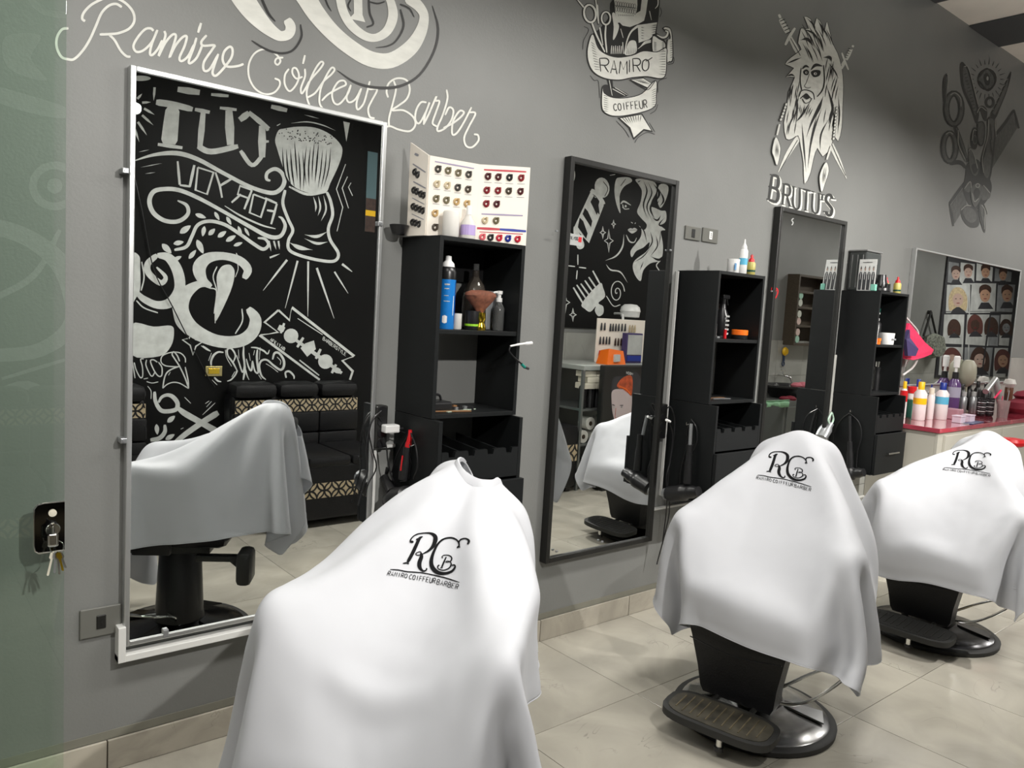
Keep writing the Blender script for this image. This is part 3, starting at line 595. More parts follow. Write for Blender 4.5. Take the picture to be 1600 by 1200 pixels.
for s_ in ('230,210,4 270,205,16 300,245,4', '350,300,5 385,300,16 395,325,4', '240,150,4 300,175,10 330,230,3', '262,92,3 300,130,9 310,170,3', '320,98,3 345,150,8 350,200,3', '158,400,4 185,390,10 205,400,3', '155,335,3 200,315,8 240,300,3', '380,330 410,370 430,410', '370,450,8 400,560,12 385,650,4', '352,500,10 330,560,18 290,640,10 262,720,5', '210,480,6 215,560,12 205,620,4', '290,520,5 240,600,10 205,640,4', '345,560,5 300,690,9 275,820,4', '380,620,4 340,700,8 335,790,3', '240,640,4 250,760,8 262,900,3', '430,500,4 435,600,8 425,700,3', '318,600 290,720 270,880', '400,560 410,640 400,720', '225,560 180,640 168,700'):
    P_.s(s_, 7, 1, 5, 2)
P_.p('240,350 290,338 350,345 355,460 330,500 300,480 268,468 240,478 232,420', 0, 6)
P_.s('352,340,7 356,420 345,470 318,505,5', 6, 1, 7).s('235,355,5 230,420 238,470', 5, 1, 7)
P_.s('285,365,4 310,340,16 345,345,5', 10, 1, 7).s('240,360,5 258,345,12 275,352,4', 9, 1, 7).p('285,378 305,365 335,370 330,395 300,402', 1, 7).p('245,372 262,362 276,375 268,392 250,388', 1, 7)
P_.e(308, 385, 8, 7, 0, 0, 8).e(262, 379, 6, 6, 0, 0, 8).e(309, 385, 3, 5, 0, 1, 9).e(263, 379, 3, 5, 0, 1, 9)
P_.s('278,385 262,430 252,450 268,460 285,455', 3, 1, 7).p('222,500 235,475 262,470 295,485 302,515 285,520 265,490 240,500 225,520', 0, 8).s('222,505 235,475 262,470 295,485 303,520', 5, 1, 9).s('228,515 248,498 262,490 285,515', 5, 1, 9).p('245,500 264,492 278,508 262,520', 1, 9).p('240,515 262,520 282,512 270,538 252,535', 0, 9).s('240,515 255,538 278,530 290,512', 4, 1, 10)
for i in range(9): P_.s([(232 + i * 8, 545 + (i % 3) * 10), (225 + i * 6, 590 + (i % 3) * 12)], 4, 1, 8, 2)
for (x0, y0, x1, y1, n) in ((155, 545, 122, 640, 6), (418, 565, 400, 740, 10)):
    for i in range(n):
        t = i / n; P_.e(x0 + (x1 - x0) * t, y0 + (y1 - y0) * t, 8, 10, 0, 1, 11, 20, 10).e(x0 + (x1 - x0) * t, y0 + (y1 - y0) * t, 5.5, 7.5, 0, 0, 12, 20, 10)
both('120,648,10 106,705,10', 10, 12); both('390,760,10 366,832,10', 10, 12)
for pl in ('100,715 122,760 122,800 107,862 92,820 82,785', '362,845 376,890 358,950 340,1000 330,950 332,905'): P_.s(pl, 6, 1, 11, closed=True, k=3).p(pl, 0, 12, k=3)
for i in range(4): P_.s([(100 + i * 4, 745), (98 + i * 5, 820)], 2.5, 1, 13, 2).s([(350 + i * 5, 870), (340 + i * 4, 960)], 2.5, 1, 13, 2)
P_.build('warrior_mural', 'black and white mural of a bearded long-haired man with crossed swords', 'wall mural', [MWHITE, MBLACK])
P_ = Paint(WM).o(1180, 0, 3.333)
LET = [('B', (88, 912, 130, 925, 118, 1055, 70, 1040), 15), ('R', (150, 958, 185, 968, 180, 1074, 142, 1064), 11), ('U', (200, 972, 232, 980, 230, 1090, 194, 1080), 10), ('T', (248, 985, 285, 995, 280, 1100, 243, 1090), 11), ('U', (300, 998, 332, 1008, 328, 1112, 294, 1102), 10), ("'", (338, 1012, 360, 1015, 355, 1110, 335, 1105), 12), ('S', (366, 1012, 404, 1018, 398, 1126, 362, 1116), 15)]
for ch, q, w_ in LET: P_.text(ch, (q[0] + 6, q[1] + 8), (q[2] + 6, q[3] + 8), (q[4] + 6, q[5] + 8), (q[6] + 6, q[7] + 8), w_ + 5, 0, 1, serif=w_ * .9)
for ch, q, w_ in LET: P_.text(ch, q[0:2], q[2:4], q[4:6], q[6:8], w_, 1, 2, serif=w_ * .9)
P_.build('wall_lettering', "charcoal serif name BRUTU'S with white shadow above the third mirror", 'wall lettering', [MWHITE, MDARK])
# barber tools mural, charcoal
P_ = Paint(WM).o(1400, 0, 3.0); D_, G_, L_ = 0, 1, 2
P_.s('552,515,12 500,590,14 440,660,14', 12, D_, 1).s('552,515,12 575,602,12', 12, D_, 1).p('548,530 568,600 450,790 455,660', G_, 1, sm=False)
P_.s('325,850,14 250,955,14', 14, D_, 1).s('250,955,10 268,1060,10', 10, D_, 1).p('325,865 258,960 272,1050 330,960', G_, 1, sm=False)
P_.e(270, 510, 36, 72, 30, D_, 2).e(270, 510, 36, 72, 15, G_, 3).s('250,560,16 228,470,16 225,380,14 238,345,8', 14, D_, 2).s('246,540,6 234,460 236,370,4', 5, G_, 3)
P_.e(250, 690, 30, 66, 28, D_, 2).e(250, 690, 30, 66, 13, G_, 3).s('275,590,22 305,680,26 335,760,14', 24, D_, 2).s('282,600,10 330,740,10', 10, G_, 3).s('250,765,22 300,762,20 330,790,10', 20, D_, 2).s('290,610 292,680 325,755', 5, L_, 4)
P_.s('236,350 242,352 240,420', 4, L_, 4).s('252,446 275,436 300,460 302,500', 4, L_, 4).s('232,630 250,620 265,630', 5, L_, 4)
P_.p('298,305 310,290 325,305 345,330 385,500 385,560 372,575 345,500 310,420 300,360', D_, 2).p('312,320 332,330 376,505 368,540 348,480 318,410', G_, 3).s('318,312 340,325 382,490', 4, L_, 4)
for i in range(12): P_.s([(316 + i * 4, 350 + i * 16), (330 + i * 4, 345 + i * 16)], 3, D_, 4)
P_.p('372,520 400,495 425,515 422,565 408,560 392,520 380,545', D_, 3).s('378,530 395,502 422,520', 4, L_, 4).p('380,575 405,575 412,600 408,665 392,680 382,650', G_, 3).s('380,575 404,572 414,600 408,668 393,682 381,650 380,580', 6, D_, 4)
P_.e(425, 372, 42, 48, 7, D_, 2, 10).e(425, 372, 38, 44, 0, G_, 1, 10).s('385,365 425,322 465,375 430,425 388,380', 8, D_, 3).e(425, 372, 14, 30, 0, D_, 3, -8).e(427, 368, 5, 10, 0, L_, 4)
for i in range(22):
    a = 2 * PI * i / 22; P_.s([(425 + 62 * math.cos(a), 372 + 70 * math.sin(a)), (425 + (82 + 10 * (i % 2)) * math.cos(a), 372 + (95 + 12 * (i % 2)) * math.sin(a))], 3, D_, 2, 1, 1)
P_.p('530,345 538,352 520,425 490,500 465,555 440,540 470,480', D_, 2).p('528,360 520,415 488,490 462,540 450,530 478,475', G_, 3, sm=False)
for i in range(6): P_.s([(522 - i * 13, 370 + i * 28), (500 - i * 10, 385 + i * 26)], 3, L_, 4)
P_.e(438, 480, 18, 22, 12, D_, 3).p('425,560 455,545 468,580 462,680 440,840 405,835 395,760 410,700 430,640', D_, 3).p('430,570 454,560 460,600 452,690 434,825 412,820 404,765 420,700', G_, 4).s('432,560 428,640 402,740 408,810', 4, L_, 5).s('440,580 445,650 440,660 448,720', 5, D_, 5).s('462,560 466,640', 4, L_, 5)
P_.p('348,640 362,600 378,605 385,660 372,700 352,690', D_, 2).s('355,660 362,612 376,612', 4, L_, 3).e(368, 655, 8, 20, 5, G_, 3)
P_.p('330,770 350,760 385,750 440,840 445,900 410,960 370,985 340,960 312,890 322,830', D_, 2).p('338,705 352,695 372,750 385,800 368,825 345,790', G_, 4).s('338,710 348,698 365,730 380,790', 4, L_, 5).p('352,775 375,770 380,800 362,815', D_, 5)
P_.p('330,860 350,850 345,900 318,890', G_, 3).p('405,870 440,900 435,930 400,935', G_, 3).p('350,880 380,860 405,880 395,930 370,970 352,940', G_, 4).p('362,900 378,880 392,905 375,935', D_, 5).e(380, 870, 9, 9, 4, L_, 6).s('318,885 345,852 350,880', 4, L_, 5).s('408,868 438,905', 4, L_, 5).s('355,905 365,945 385,930', 4, L_, 5)
P_.p('305,985 330,965 365,975 392,1000 385,1060 345,1065 312,1030', D_, 2).p('312,985 335,970 370,990 375,1030 350,1045 320,1020', G_, 3).s('303,985 325,965 350,965', 5, L_, 4)
P_.p('385,960 405,950 418,1000 416,1090 400,1060 388,1010', D_, 3).p('390,968 402,962 410,1000 410,1060', G_, 4).s('400,960 414,990 412,1075', 4, L_, 5).s('412,955 428,1000 418,1010', 4, L_, 4)
P_.build('tools_mural', 'charcoal wall drawing of crossed barber tools under a rayed eye', 'wall mural', [MDARK, MGREY, MLITE])
# sockets
def plate(px0, py0, px1, py1, label, white=0):
    x0, _, z1 = at(px0, py0); x1, _, z0 = at(px1, py1); t = thing('socket', label, 'socket', ((x0 + x1) / 2, 0, z0))
    bm = BM(); box(bm, x0, x1, -.009, -.001, z0, z1, .003); obj('cover_plate', bm, GREYPL, t)
    xm = (x0 + x1) / 2; zm = (z0 + z1) / 2
    bm = BM(); box(bm, xm - .013, xm + .013, -.012, -.009, zm - .021, zm + .021, .002); obj('insert', bm, WHITE if white else BLKF, t)
    bm = BM(); [lathe(bm, [(.0001, -.001), (.0026, -.001), (.0026, 0)], xm, -.0122, zm + dz, 8, axis='y') for dz in (-.009, 0, .009)]; obj('contact_hole', bm, BLK, t)
plate(1070, 352, 1092, 377, 'grey wall socket left of the pair above the second cabinet')
plate(1097, 355, 1119, 381, 'grey wall switch plate with a white rocker above the second cabinet', 1)
plate(124, 953, 189, 986, 'wide grey wall socket plate left of the first mirror\'s foot')
# cape surfaces: control points of a cubic surface, millimetres, each written as the step from its neighbour
CAPE_DATA = [((64, 46), [[14, 22], [14, 23], [15, 21], [15, 22], [15, 23], [15, 24], [16, 21], [16, 22], [16, 23], [16, 24], [17, 22], [17, 23]],
[[[1203,202,-53,81,-15,31,14,-40,-26,-26,-21,40,34,43,-20,-40,-41,8,40,38,28,3,-36,-35,-26,-30,-3,22,-4,62,-72],
[139,43,19,10,34,29,17,7,-31,-38,-24,12,47,40,-1,-48,-38,15,44,42,11,-27,-31,-33,-28,-3,9,27,28,36,-13],
[-77,85,7,29,6,29,35,19,0,-32,-37,-7,31,51,10,-45,-38,26,48,27,-11,-30,-37,-24,-6,14,26,33,14,45,-36],
[-19,66,17,31,24,12,22,39,18,-2,-38,-29,15,46,32,-46,-35,38,44,9,-29,-36,-24,-4,14,29,24,26,23,44,-26],
[-5,46,0,31,25,32,14,19,41,18,-9,-39,-14,39,47,-41,-32,53,31,-20,-35,-23,-4,16,30,26,22,33,18,36,-52],
[31,32,-21,7,16,28,34,20,17,43,18,-19,-32,1,71,-37,-24,67,-7,-30,-26,-1,20,31,22,26,27,24,4,14,-65],
[47,25,-30,-10,-13,8,21,39,27,12,42,16,-25,-27,63,-19,-14,64,-43,-22,4,23,26,22,31,28,9,-1,-24,-3,-77],
[13,47,-22,-7,-19,-18,-10,8,38,40,16,29,23,-59,51,-14,28,14,-57,36,4,31,29,35,11,-10,-21,-17,-18,8,-46],
[-23,54,-10,10,-3,0,-13,-16,-16,15,44,24,21,31,-60,44,37,-56,62,-20,44,34,16,-11,-20,-14,-11,0,-18,5,-74],
[-47,53,-8,13,5,12,11,15,4,-1,-21,42,-2,18,27,-9,29,22,-4,35,27,-12,-11,-17,-10,-11,-15,-14,-17,4,-52],
[-34,45,-11,8,-1,4,3,9,11,21,30,0,13,1,21,16,31,-11,56,27,-23,-11,-18,-5,-9,-4,-5,3,-8,15,-57],
[43,47,-15,4,-2,2,2,0,4,-6,-14,4,15,48,-10,24,7,34,18,22,32,12,2,-2,-5,-3,-7,-2,-10,11,-51],
[-24,41,-16,1,-7,-4,-5,0,-7,-8,21,27,24,-19,12,50,-9,26,29,13,4,14,13,10,7,5,1,5,-5,17,-64],
[-50,43,-16,3,-8,-2,-7,-5,2,28,11,4,-9,28,29,23,3,22,13,39,7,-6,6,4,4,6,3,7,-2,16,-21],
[-39,39,-14,0,-9,-6,-4,8,12,-5,6,3,20,34,7,52,-14,26,24,9,40,7,-13,0,4,2,1,9,-2,28,20],
[-53,46,-11,-3,-8,0,-1,-2,-6,11,3,8,43,9,31,36,4,7,32,18,12,35,5,-13,-5,5,-1,6,-3,23,-4],
[-36,41,-14,0,-7,-6,-6,-2,5,-2,2,39,24,10,39,31,17,-2,27,22,18,15,30,-3,-7,-2,0,5,-3,19,-34],
[-31,28,-15,1,-8,-3,-7,-1,-6,2,27,31,9,25,41,22,28,-1,15,24,19,17,17,31,-19,2,-5,0,-5,18,-46],
[-42,32,-17,-2,-7,-4,-9,-6,1,19,24,20,9,38,31,29,20,17,-4,29,13,22,17,20,29,-19,3,6,1,20,-35],
[-36,30,-13,-2,-9,-7,-3,-16,16,14,25,9,22,38,29,28,20,21,0,14,21,15,21,22,22,-13,3,1,-2,15,-38],
[-42,28,-12,0,-4,-6,-5,-10,5,25,18,10,33,33,29,26,22,16,14,-1,25,14,19,26,14,-7,-4,-2,-5,14,-33],
[-25,29,-15,-2,-10,-5,-3,-10,1,29,10,19,35,29,30,24,23,15,18,2,14,21,15,29,12,-9,2,2,-2,14,-45],
[-39,27,-13,-2,-5,-6,-9,-4,-2,30,8,29,31,30,28,26,21,18,13,15,-1,28,12,31,9,-2,-3,2,-1,14,-29],
[-44,27,-11,1,-6,-1,3,-10,-11,28,12,34,28,30,27,26,21,17,13,16,10,12,23,27,8,-9,7,1,-4,17,-35],
[-33,28,-14,-2,-7,-7,-15,8,-3,21,23,31,30,31,28,25,22,18,14,11,13,13,17,27,13,11,-5,6,-2,7,-28],
[-48,17,-10,0,-5,5,19,-15,-15,20,27,35,29,29,27,25,21,18,15,15,13,12,13,37,5,-27,23,7,2,20,-20],
[6,52,-11,10,9,-5,-47,0,-67,13,66,14,39,25,30,25,24,17,15,12,13,13,9,13,58,15,-48,2,2,16,-30],
[78,4,-15,-11,-45,-36,10,-52,8,15,18,37,25,28,23,25,21,22,17,23,9,25,-5,43,8,48,44,-9,12,4,-2],
[-28,-7,-27,-36,6,8,-51,-31,76,-73,50,16,34,32,23,20,24,21,28,9,12,16,16,24,57,-27,52,30,-15,33,-66],
[-68,25,-33,29,-22,-51,-29,72,-17,-52,35,23,25,28,34,27,23,21,10,15,16,24,9,39,27,48,-37,71,20,24,-63],
[21,-13,14,-33,-40,-25,49,21,-41,-37,16,31,20,28,24,27,24,18,21,17,21,19,14,53,12,59,-4,-17,54,33,20],
[-37,44,-48,-29,-26,19,56,-18,-49,-24,5,29,21,24,27,23,23,24,19,19,24,17,24,45,27,33,49,-37,14,47,6],
[15,-19,-33,-25,5,50,33,-62,-21,-32,6,19,22,21,22,22,23,23,25,23,24,23,31,42,38,24,52,0,-37,47,-31],
[-58,11,-39,6,28,55,-11,-45,-40,-18,-5,23,24,21,24,23,24,22,23,21,25,17,42,39,39,28,37,41,-40,9,-20],
[-24,0,-14,26,42,39,-31,-45,-36,-26,17,28,13,28,19,24,22,24,23,23,21,29,12,53,32,30,32,49,-4,-27,-7],
[-24,6,8,38,47,13,-41,-43,-37,-25,28,35,4,31,19,25,22,22,25,18,30,26,0,55,34,30,27,51,18,-8,-62],
[-14,15,27,43,40,-11,-42,-44,-36,-19,38,37,0,30,20,24,23,22,26,16,36,24,-12,55,35,31,24,47,33,6,-46],
[-21,48,28,48,24,-27,-44,-42,-37,-9,42,41,-4,29,22,23,24,21,26,15,42,19,-18,51,38,33,19,44,38,27,-57],
[13,48,35,43,6,-39,-43,-41,-35,0,46,43,-3,22,27,21,25,22,24,16,46,15,-23,45,41,36,16,38,41,39,-40],
[-5,70,31,36,-14,-43,-41,-42,-32,11,46,45,-3,19,28,22,22,25,21,19,47,13,-26,37,44,35,18,30,41,47,-27],
[40,48,37,22,-30,-45,-42,-41,-29,22,46,47,-1,13,32,21,22,28,17,23,49,9,-28,28,47,37,20,23,40,52,-19],
[-30,76,27,3,-39,-40,-42,-39,-22,29,43,46,0,11,30,23,18,28,15,26,45,8,-25,16,49,31,32,10,35,54,-12]],
[[-524,-112,73,-32,29,-31,-41,-31,-3,-36,-22,-46,17,26,50,6,27,48,24,-2,-25,-51,-17,0,-14,-14,-37,-43,36,-66,137],
[-127,9,14,27,6,-5,-23,-40,-34,-5,-36,-39,-16,25,59,7,24,56,14,-15,-43,-24,-10,-9,-26,-36,-26,-11,-12,17,-5],
[12,-25,21,13,28,13,-8,-25,-43,-25,-9,-51,-24,6,60,11,25,53,2,-30,-39,-18,0,-31,-31,-27,-11,-6,24,-12,47],
[17,-36,0,5,15,25,18,-9,-25,-50,-13,-26,-46,-12,59,16,25,52,-19,-39,-30,5,-34,-31,-27,-13,6,15,2,-9,5],
[47,-47,-16,-16,2,9,23,21,-8,-28,-46,-15,-38,-39,48,23,29,41,-40,-40,3,-35,-31,-27,-9,10,14,-7,-6,-31,7],
[32,-32,-15,-29,-23,-10,4,21,22,-8,-33,-42,-12,-65,31,31,30,28,-73,9,-41,-27,-27,-6,14,3,-10,-20,-22,-32,16],
[-5,-14,1,-11,-17,-31,-23,-12,18,24,0,-50,-23,-38,-27,42,51,-38,-24,-27,-34,-26,-6,16,-5,-17,-24,-27,-13,-16,29],
[59,-44,-13,-16,-6,-6,-18,-28,-29,1,23,15,-64,-14,-55,38,31,-47,-24,-37,-30,4,14,-21,-28,-30,-14,-2,13,0,57],
[31,-26,-10,-21,-21,-22,-15,-11,-19,-29,-20,14,4,-26,-80,28,19,-71,-2,-49,14,-13,-38,-29,-5,11,16,15,9,0,21],
[10,-24,-2,-9,-6,-11,-19,-23,-26,-15,-33,5,-42,-1,-9,-56,-30,-21,-34,-12,-31,-28,1,22,10,4,-3,-7,0,-15,30],
[-47,-21,1,-5,-3,-5,-1,-1,-5,-16,-26,-29,-23,-63,-7,-42,-31,-39,-30,-35,4,14,-11,-14,-9,-7,-1,-4,1,-11,29],
[-32,-27,1,-11,-5,-6,-11,-13,-16,0,2,-18,-33,-36,-30,-30,-39,-10,-67,-25,-20,-23,12,8,7,1,1,-4,3,-12,29],
[-51,-22,-1,-2,-3,-4,1,7,10,-5,-28,-43,-31,-16,-43,-12,-62,-31,-10,-24,-11,-15,-19,-15,-6,-4,0,-4,2,-13,41],
[25,-41,8,-17,3,8,10,-4,-24,-36,-36,-3,-8,-54,-28,-23,-32,-37,-49,-29,-2,-1,-2,-6,-7,-9,-6,-10,-2,-13,2],
[-4,-34,-13,-5,17,-2,-12,-24,-19,-13,9,-13,-65,-23,-48,-3,-53,-30,-28,-44,-28,-4,-1,-2,-5,-4,-4,-9,-2,-25,-7],
[31,-60,-30,16,-8,-12,-9,-7,-5,8,-15,-58,-26,-50,-31,-11,-44,-40,-28,-33,-38,-21,-1,0,0,-7,-4,-8,-2,-21,5],
[-27,-53,-7,-15,3,0,0,-8,8,-5,-46,-37,-42,-46,-22,-19,-46,-37,-34,-19,-39,-34,-17,1,-3,-2,-4,-8,-2,-19,27],
[-66,10,0,-9,-6,-3,-1,-4,19,-44,-35,-49,-31,-52,-6,-37,-38,-36,-43,-17,-26,-35,-32,-16,9,-7,-1,-6,-1,-19,33],
[10,-29,11,2,0,0,-4,22,-36,-36,-42,-38,-38,-41,-8,-46,-32,-39,-37,-32,-15,-31,-30,-30,-19,6,-1,-9,-1,-22,35],
[-28,-21,3,-2,4,5,0,15,-36,-34,-48,-23,-56,-13,-32,-37,-35,-37,-34,-40,-17,-26,-28,-30,-32,18,-10,-3,-5,-15,30],
[-4,-22,2,-4,-6,1,-4,6,-16,-51,-33,-35,-44,-12,-42,-33,-37,-35,-34,-37,-31,-19,-29,-37,-21,12,4,8,12,-10,38],
[-41,-28,7,-3,6,1,-2,3,-9,-55,-24,-49,-22,-28,-38,-34,-37,-34,-36,-33,-38,-24,-25,-40,-19,13,-1,1,-1,-9,41],
[-11,-22,4,-1,-4,-2,-5,1,-9,-53,-26,-48,-14,-40,-31,-37,-35,-36,-35,-36,-34,-38,-19,-45,-14,11,3,-2,14,-16,47],
[-10,-37,1,-9,0,-2,-5,-4,5,-49,-37,-30,-28,-37,-31,-36,-35,-37,-35,-37,-34,-41,-27,-42,-6,9,-1,9,-10,-5,18],
[30,-30,-1,-10,-9,-15,-15,-16,-12,-44,-36,-31,-31,-30,-32,-35,-37,-37,-37,-37,-38,-41,-31,-42,-14,8,-2,-14,36,-23,81],
[-22,-40,-3,-15,-7,-6,-5,-27,-7,-42,-41,-23,-33,-31,-34,-34,-36,-37,-36,-39,-36,-46,-36,-47,13,23,0,4,-62,14,-54],
[-36,-38,-4,-11,-10,-30,-21,8,31,-68,-36,-15,-39,-25,-35,-33,-39,-37,-40,-36,-44,-32,-56,-46,-14,27,14,5,51,-43,128],
[-8,-44,-12,-32,-14,14,39,15,-91,-21,-27,-39,-28,-38,-34,-35,-35,-36,-37,-36,-41,-36,-52,-5,-26,-46,48,11,34,13,68],
[-86,5,-17,7,34,24,2,-83,0,-51,-23,-35,-31,-26,-39,-39,-37,-36,-35,-39,-46,-29,-54,-7,38,-79,-23,25,25,0,72],
[28,-40,31,28,14,8,-73,1,-59,-13,-45,-26,-40,-30,-30,-34,-38,-37,-44,-38,-42,-31,-48,-7,49,-40,-46,-42,39,0,95],
[29,-23,36,5,8,-67,-8,-43,-30,-16,-54,-21,-42,-31,-38,-33,-37,-39,-38,-39,-37,-36,-41,-10,51,-6,-46,-45,-32,10,38],
[33,-12,20,-13,-40,-45,9,-70,5,-43,-39,-34,-35,-37,-34,-38,-36,-38,-38,-39,-35,-38,-36,-1,22,44,-49,-37,-46,-35,55],
[11,14,-19,-27,-59,7,-40,-23,-22,-37,-43,-37,-37,-37,-39,-38,-37,-37,-36,-36,-36,-35,-31,-3,19,28,16,-71,-10,-94,121],
[58,-51,-21,-51,-29,6,-61,-1,-26,-35,-47,-37,-36,-37,-37,-37,-37,-38,-37,-38,-35,-43,-19,-11,23,23,38,-57,-28,-52,-23],
[19,-87,-23,-56,9,-35,-41,-7,-16,-43,-37,-32,-40,-35,-38,-37,-38,-37,-37,-36,-38,-31,-44,-3,17,32,29,-17,-56,-27,-40],
[-42,-54,-41,-25,3,-54,-26,-2,-19,-46,-34,-24,-48,-31,-39,-36,-38,-37,-36,-40,-33,-31,-51,-7,15,33,33,-1,-41,-59,38],
[-27,-44,-40,-1,-22,-53,-12,-3,-21,-50,-27,-19,-52,-30,-40,-36,-37,-38,-36,-41,-28,-34,-53,-15,15,32,35,11,-26,-62,15],
[1,-66,-16,-3,-43,-42,-2,-3,-26,-52,-21,-16,-54,-31,-39,-36,-37,-38,-36,-43,-22,-38,-50,-26,14,29,40,17,-9,-64,25],
[30,-120,17,-29,-44,-34,10,-12,-26,-56,-11,-16,-54,-34,-37,-37,-37,-38,-36,-43,-18,-44,-45,-37,13,26,41,25,3,-54,9],
[-86,-14,-8,-34,-47,-17,10,-13,-32,-54,-6,-16,-52,-36,-36,-37,-38,-36,-38,-41,-16,-47,-41,-43,6,26,40,31,13,-44,15],
[50,-91,8,-53,-36,-7,11,-18,-36,-53,1,-16,-52,-39,-35,-37,-39,-35,-42,-38,-14,-51,-38,-50,0,26,38,36,24,-37,14],
[-133,108,-57,-34,-37,21,-11,-12,-43,-43,3,-17,-48,-39,-34,-35,-39,-33,-42,-33,-16,-48,-37,-47,-11,28,30,39,31,-25,29]],
[[312,37,32,36,35,31,27,25,21,30,23,20,17,8,4,1,9,2,-8,-16,-23,-35,-29,-28,-29,-30,-33,-33,-36,-33,-38],
[28,49,33,38,35,36,33,28,25,25,28,23,16,11,6,5,6,3,-12,-21,-30,-31,-31,-30,-32,-34,-37,-36,-38,-31,-48],
[25,47,31,38,36,37,36,33,26,26,26,24,17,11,8,4,11,1,-18,-25,-32,-30,-27,-32,-35,-36,-39,-36,-37,-32,-45],
[25,51,31,38,36,38,37,36,32,25,26,26,17,10,11,6,13,-3,-24,-30,-30,-25,-32,-34,-37,-38,-38,-36,-38,-30,-49],
[20,55,33,39,36,37,38,38,34,31,22,27,22,7,11,7,19,-11,-32,-31,-23,-29,-34,-35,-38,-37,-38,-35,-38,-32,-53],
[17,57,37,43,38,38,38,38,38,32,26,21,28,8,8,13,17,-21,-38,-21,-28,-33,-35,-35,-36,-36,-37,-37,-40,-36,-57],
[14,59,37,46,43,43,40,37,36,38,32,17,24,21,-2,11,26,-45,-26,-24,-36,-32,-33,-33,-34,-36,-39,-40,-45,-39,-60],
[19,58,36,45,43,47,47,46,37,31,33,34,9,26,2,26,-6,-46,-16,-44,-29,-34,-28,-32,-35,-39,-42,-45,-47,-41,-60],
[14,60,39,45,42,45,46,48,49,45,28,26,27,20,1,15,-10,-38,-44,-31,-31,-25,-32,-35,-40,-42,-44,-44,-47,-40,-59],
[7,62,40,47,46,48,48,47,46,45,47,35,17,16,30,28,-62,-49,-27,-33,-27,-41,-35,-39,-37,-40,-43,-43,-48,-40,-62],
[-5,62,41,49,48,50,51,54,54,54,44,38,35,-4,26,-47,16,-45,-30,-39,-50,-33,-31,-34,-38,-42,-45,-46,-49,-42,-62],
[-6,63,40,49,46,50,50,54,50,54,49,64,13,0,-4,-22,-9,-14,-39,-19,-43,-33,-45,-38,-42,-42,-45,-45,-49,-42,-64],
[-7,62,41,50,47,52,52,52,56,58,47,16,13,50,-11,-25,-10,-25,-28,-41,-30,-30,-28,-35,-39,-43,-47,-47,-50,-43,-61],
[2,59,41,48,48,49,52,55,51,36,36,46,63,-23,-7,-37,13,-28,1,-24,-43,-36,-37,-35,-38,-40,-46,-46,-50,-44,-70],
[-7,65,37,49,46,52,49,47,42,55,54,55,-4,-11,9,-55,26,-20,-22,10,-23,-37,-34,-39,-41,-44,-47,-48,-52,-43,-11],
[49,12,37,50,46,47,47,49,56,50,50,26,-15,21,-17,-42,15,10,-31,-3,7,-24,-39,-36,-44,-43,-50,-50,-54,-44,-54],
[-59,69,35,48,46,50,48,51,47,54,38,-3,4,30,-40,-21,-1,26,-15,-22,7,5,-28,-42,-40,-49,-50,-53,-54,-48,-65],
[2,60,42,46,46,47,51,45,55,42,10,-3,37,1,-42,-8,-4,19,20,-31,-6,4,1,-36,-47,-44,-55,-52,-57,-47,-69],
[-3,59,41,48,46,48,48,52,44,18,9,15,40,-30,-28,-7,1,8,33,-7,-24,1,-3,-7,-43,-50,-54,-52,-57,-47,-67],
[-8,65,39,48,45,50,43,57,26,22,3,36,14,-42,-15,-7,1,9,22,29,-31,-4,-9,-2,-26,-57,-48,-57,-54,-49,-63],
[0,61,40,48,45,49,46,47,42,-2,14,41,-23,-33,-11,-7,1,10,13,38,-1,-24,-3,2,-28,-55,-48,-54,-53,-48,-61],
[-5,61,41,48,46,47,47,45,50,-15,29,20,-42,-20,-13,-6,1,9,13,25,30,-23,-12,14,-35,-53,-47,-53,-52,-46,-62],
[-1,59,42,47,47,47,50,40,58,-26,43,-16,-39,-16,-16,-7,0,10,14,17,36,5,-28,24,-42,-47,-49,-49,-52,-44,-64],
[-5,58,42,48,47,46,51,41,62,-13,24,-40,-24,-18,-18,-9,1,8,17,14,20,36,-20,17,-46,-46,-47,-50,-49,-41,-63],
[5,59,42,48,46,48,47,42,54,-4,-2,-34,-22,-29,-20,-11,-1,10,16,26,15,30,4,7,-35,-51,-44,-44,-50,-44,-59],
[-10,60,40,48,49,45,52,40,56,30,-49,-27,-32,-22,-18,-11,0,6,15,15,28,19,35,9,-62,-39,-48,-45,-43,-36,-63],
[-7,56,43,46,43,45,45,43,51,49,-79,-10,-36,-25,-27,-13,-2,13,21,21,29,4,63,-6,-48,-35,-54,-38,-50,-38,-69],
[-11,62,32,42,43,46,44,55,12,-3,10,-34,-22,-14,-11,-11,-3,6,9,9,14,29,-1,0,-7,-20,-42,-39,-36,-39,-51],
[-19,52,38,45,44,45,47,14,12,35,-30,-9,-21,-26,-8,-3,-2,2,2,19,21,3,27,-9,-22,-19,-15,-39,-48,-31,-64],
[-21,57,36,46,40,45,13,26,9,15,0,-17,-10,-16,-18,-8,-1,3,16,12,11,8,10,-13,-8,-14,-25,-12,-39,-34,-66],
[-12,46,41,41,38,20,22,16,10,24,-8,-9,-8,-11,-8,-8,-1,6,5,10,6,7,9,-9,-22,-5,-21,-19,-21,-31,-47],
[-21,51,36,33,26,16,25,6,22,8,7,-10,-5,-6,-8,-2,-1,1,6,7,2,9,0,-11,-12,-16,-7,-26,-14,-24,-35],
[-25,54,26,29,16,23,14,15,15,12,4,-1,-3,-3,0,-1,0,1,0,2,2,2,-2,-9,-14,-15,-11,-16,-24,-8,-53],
[-16,38,24,21,17,20,15,14,15,10,7,-1,-2,-2,-2,-1,0,1,2,2,2,3,-5,-9,-14,-12,-15,-12,-22,-15,-24],
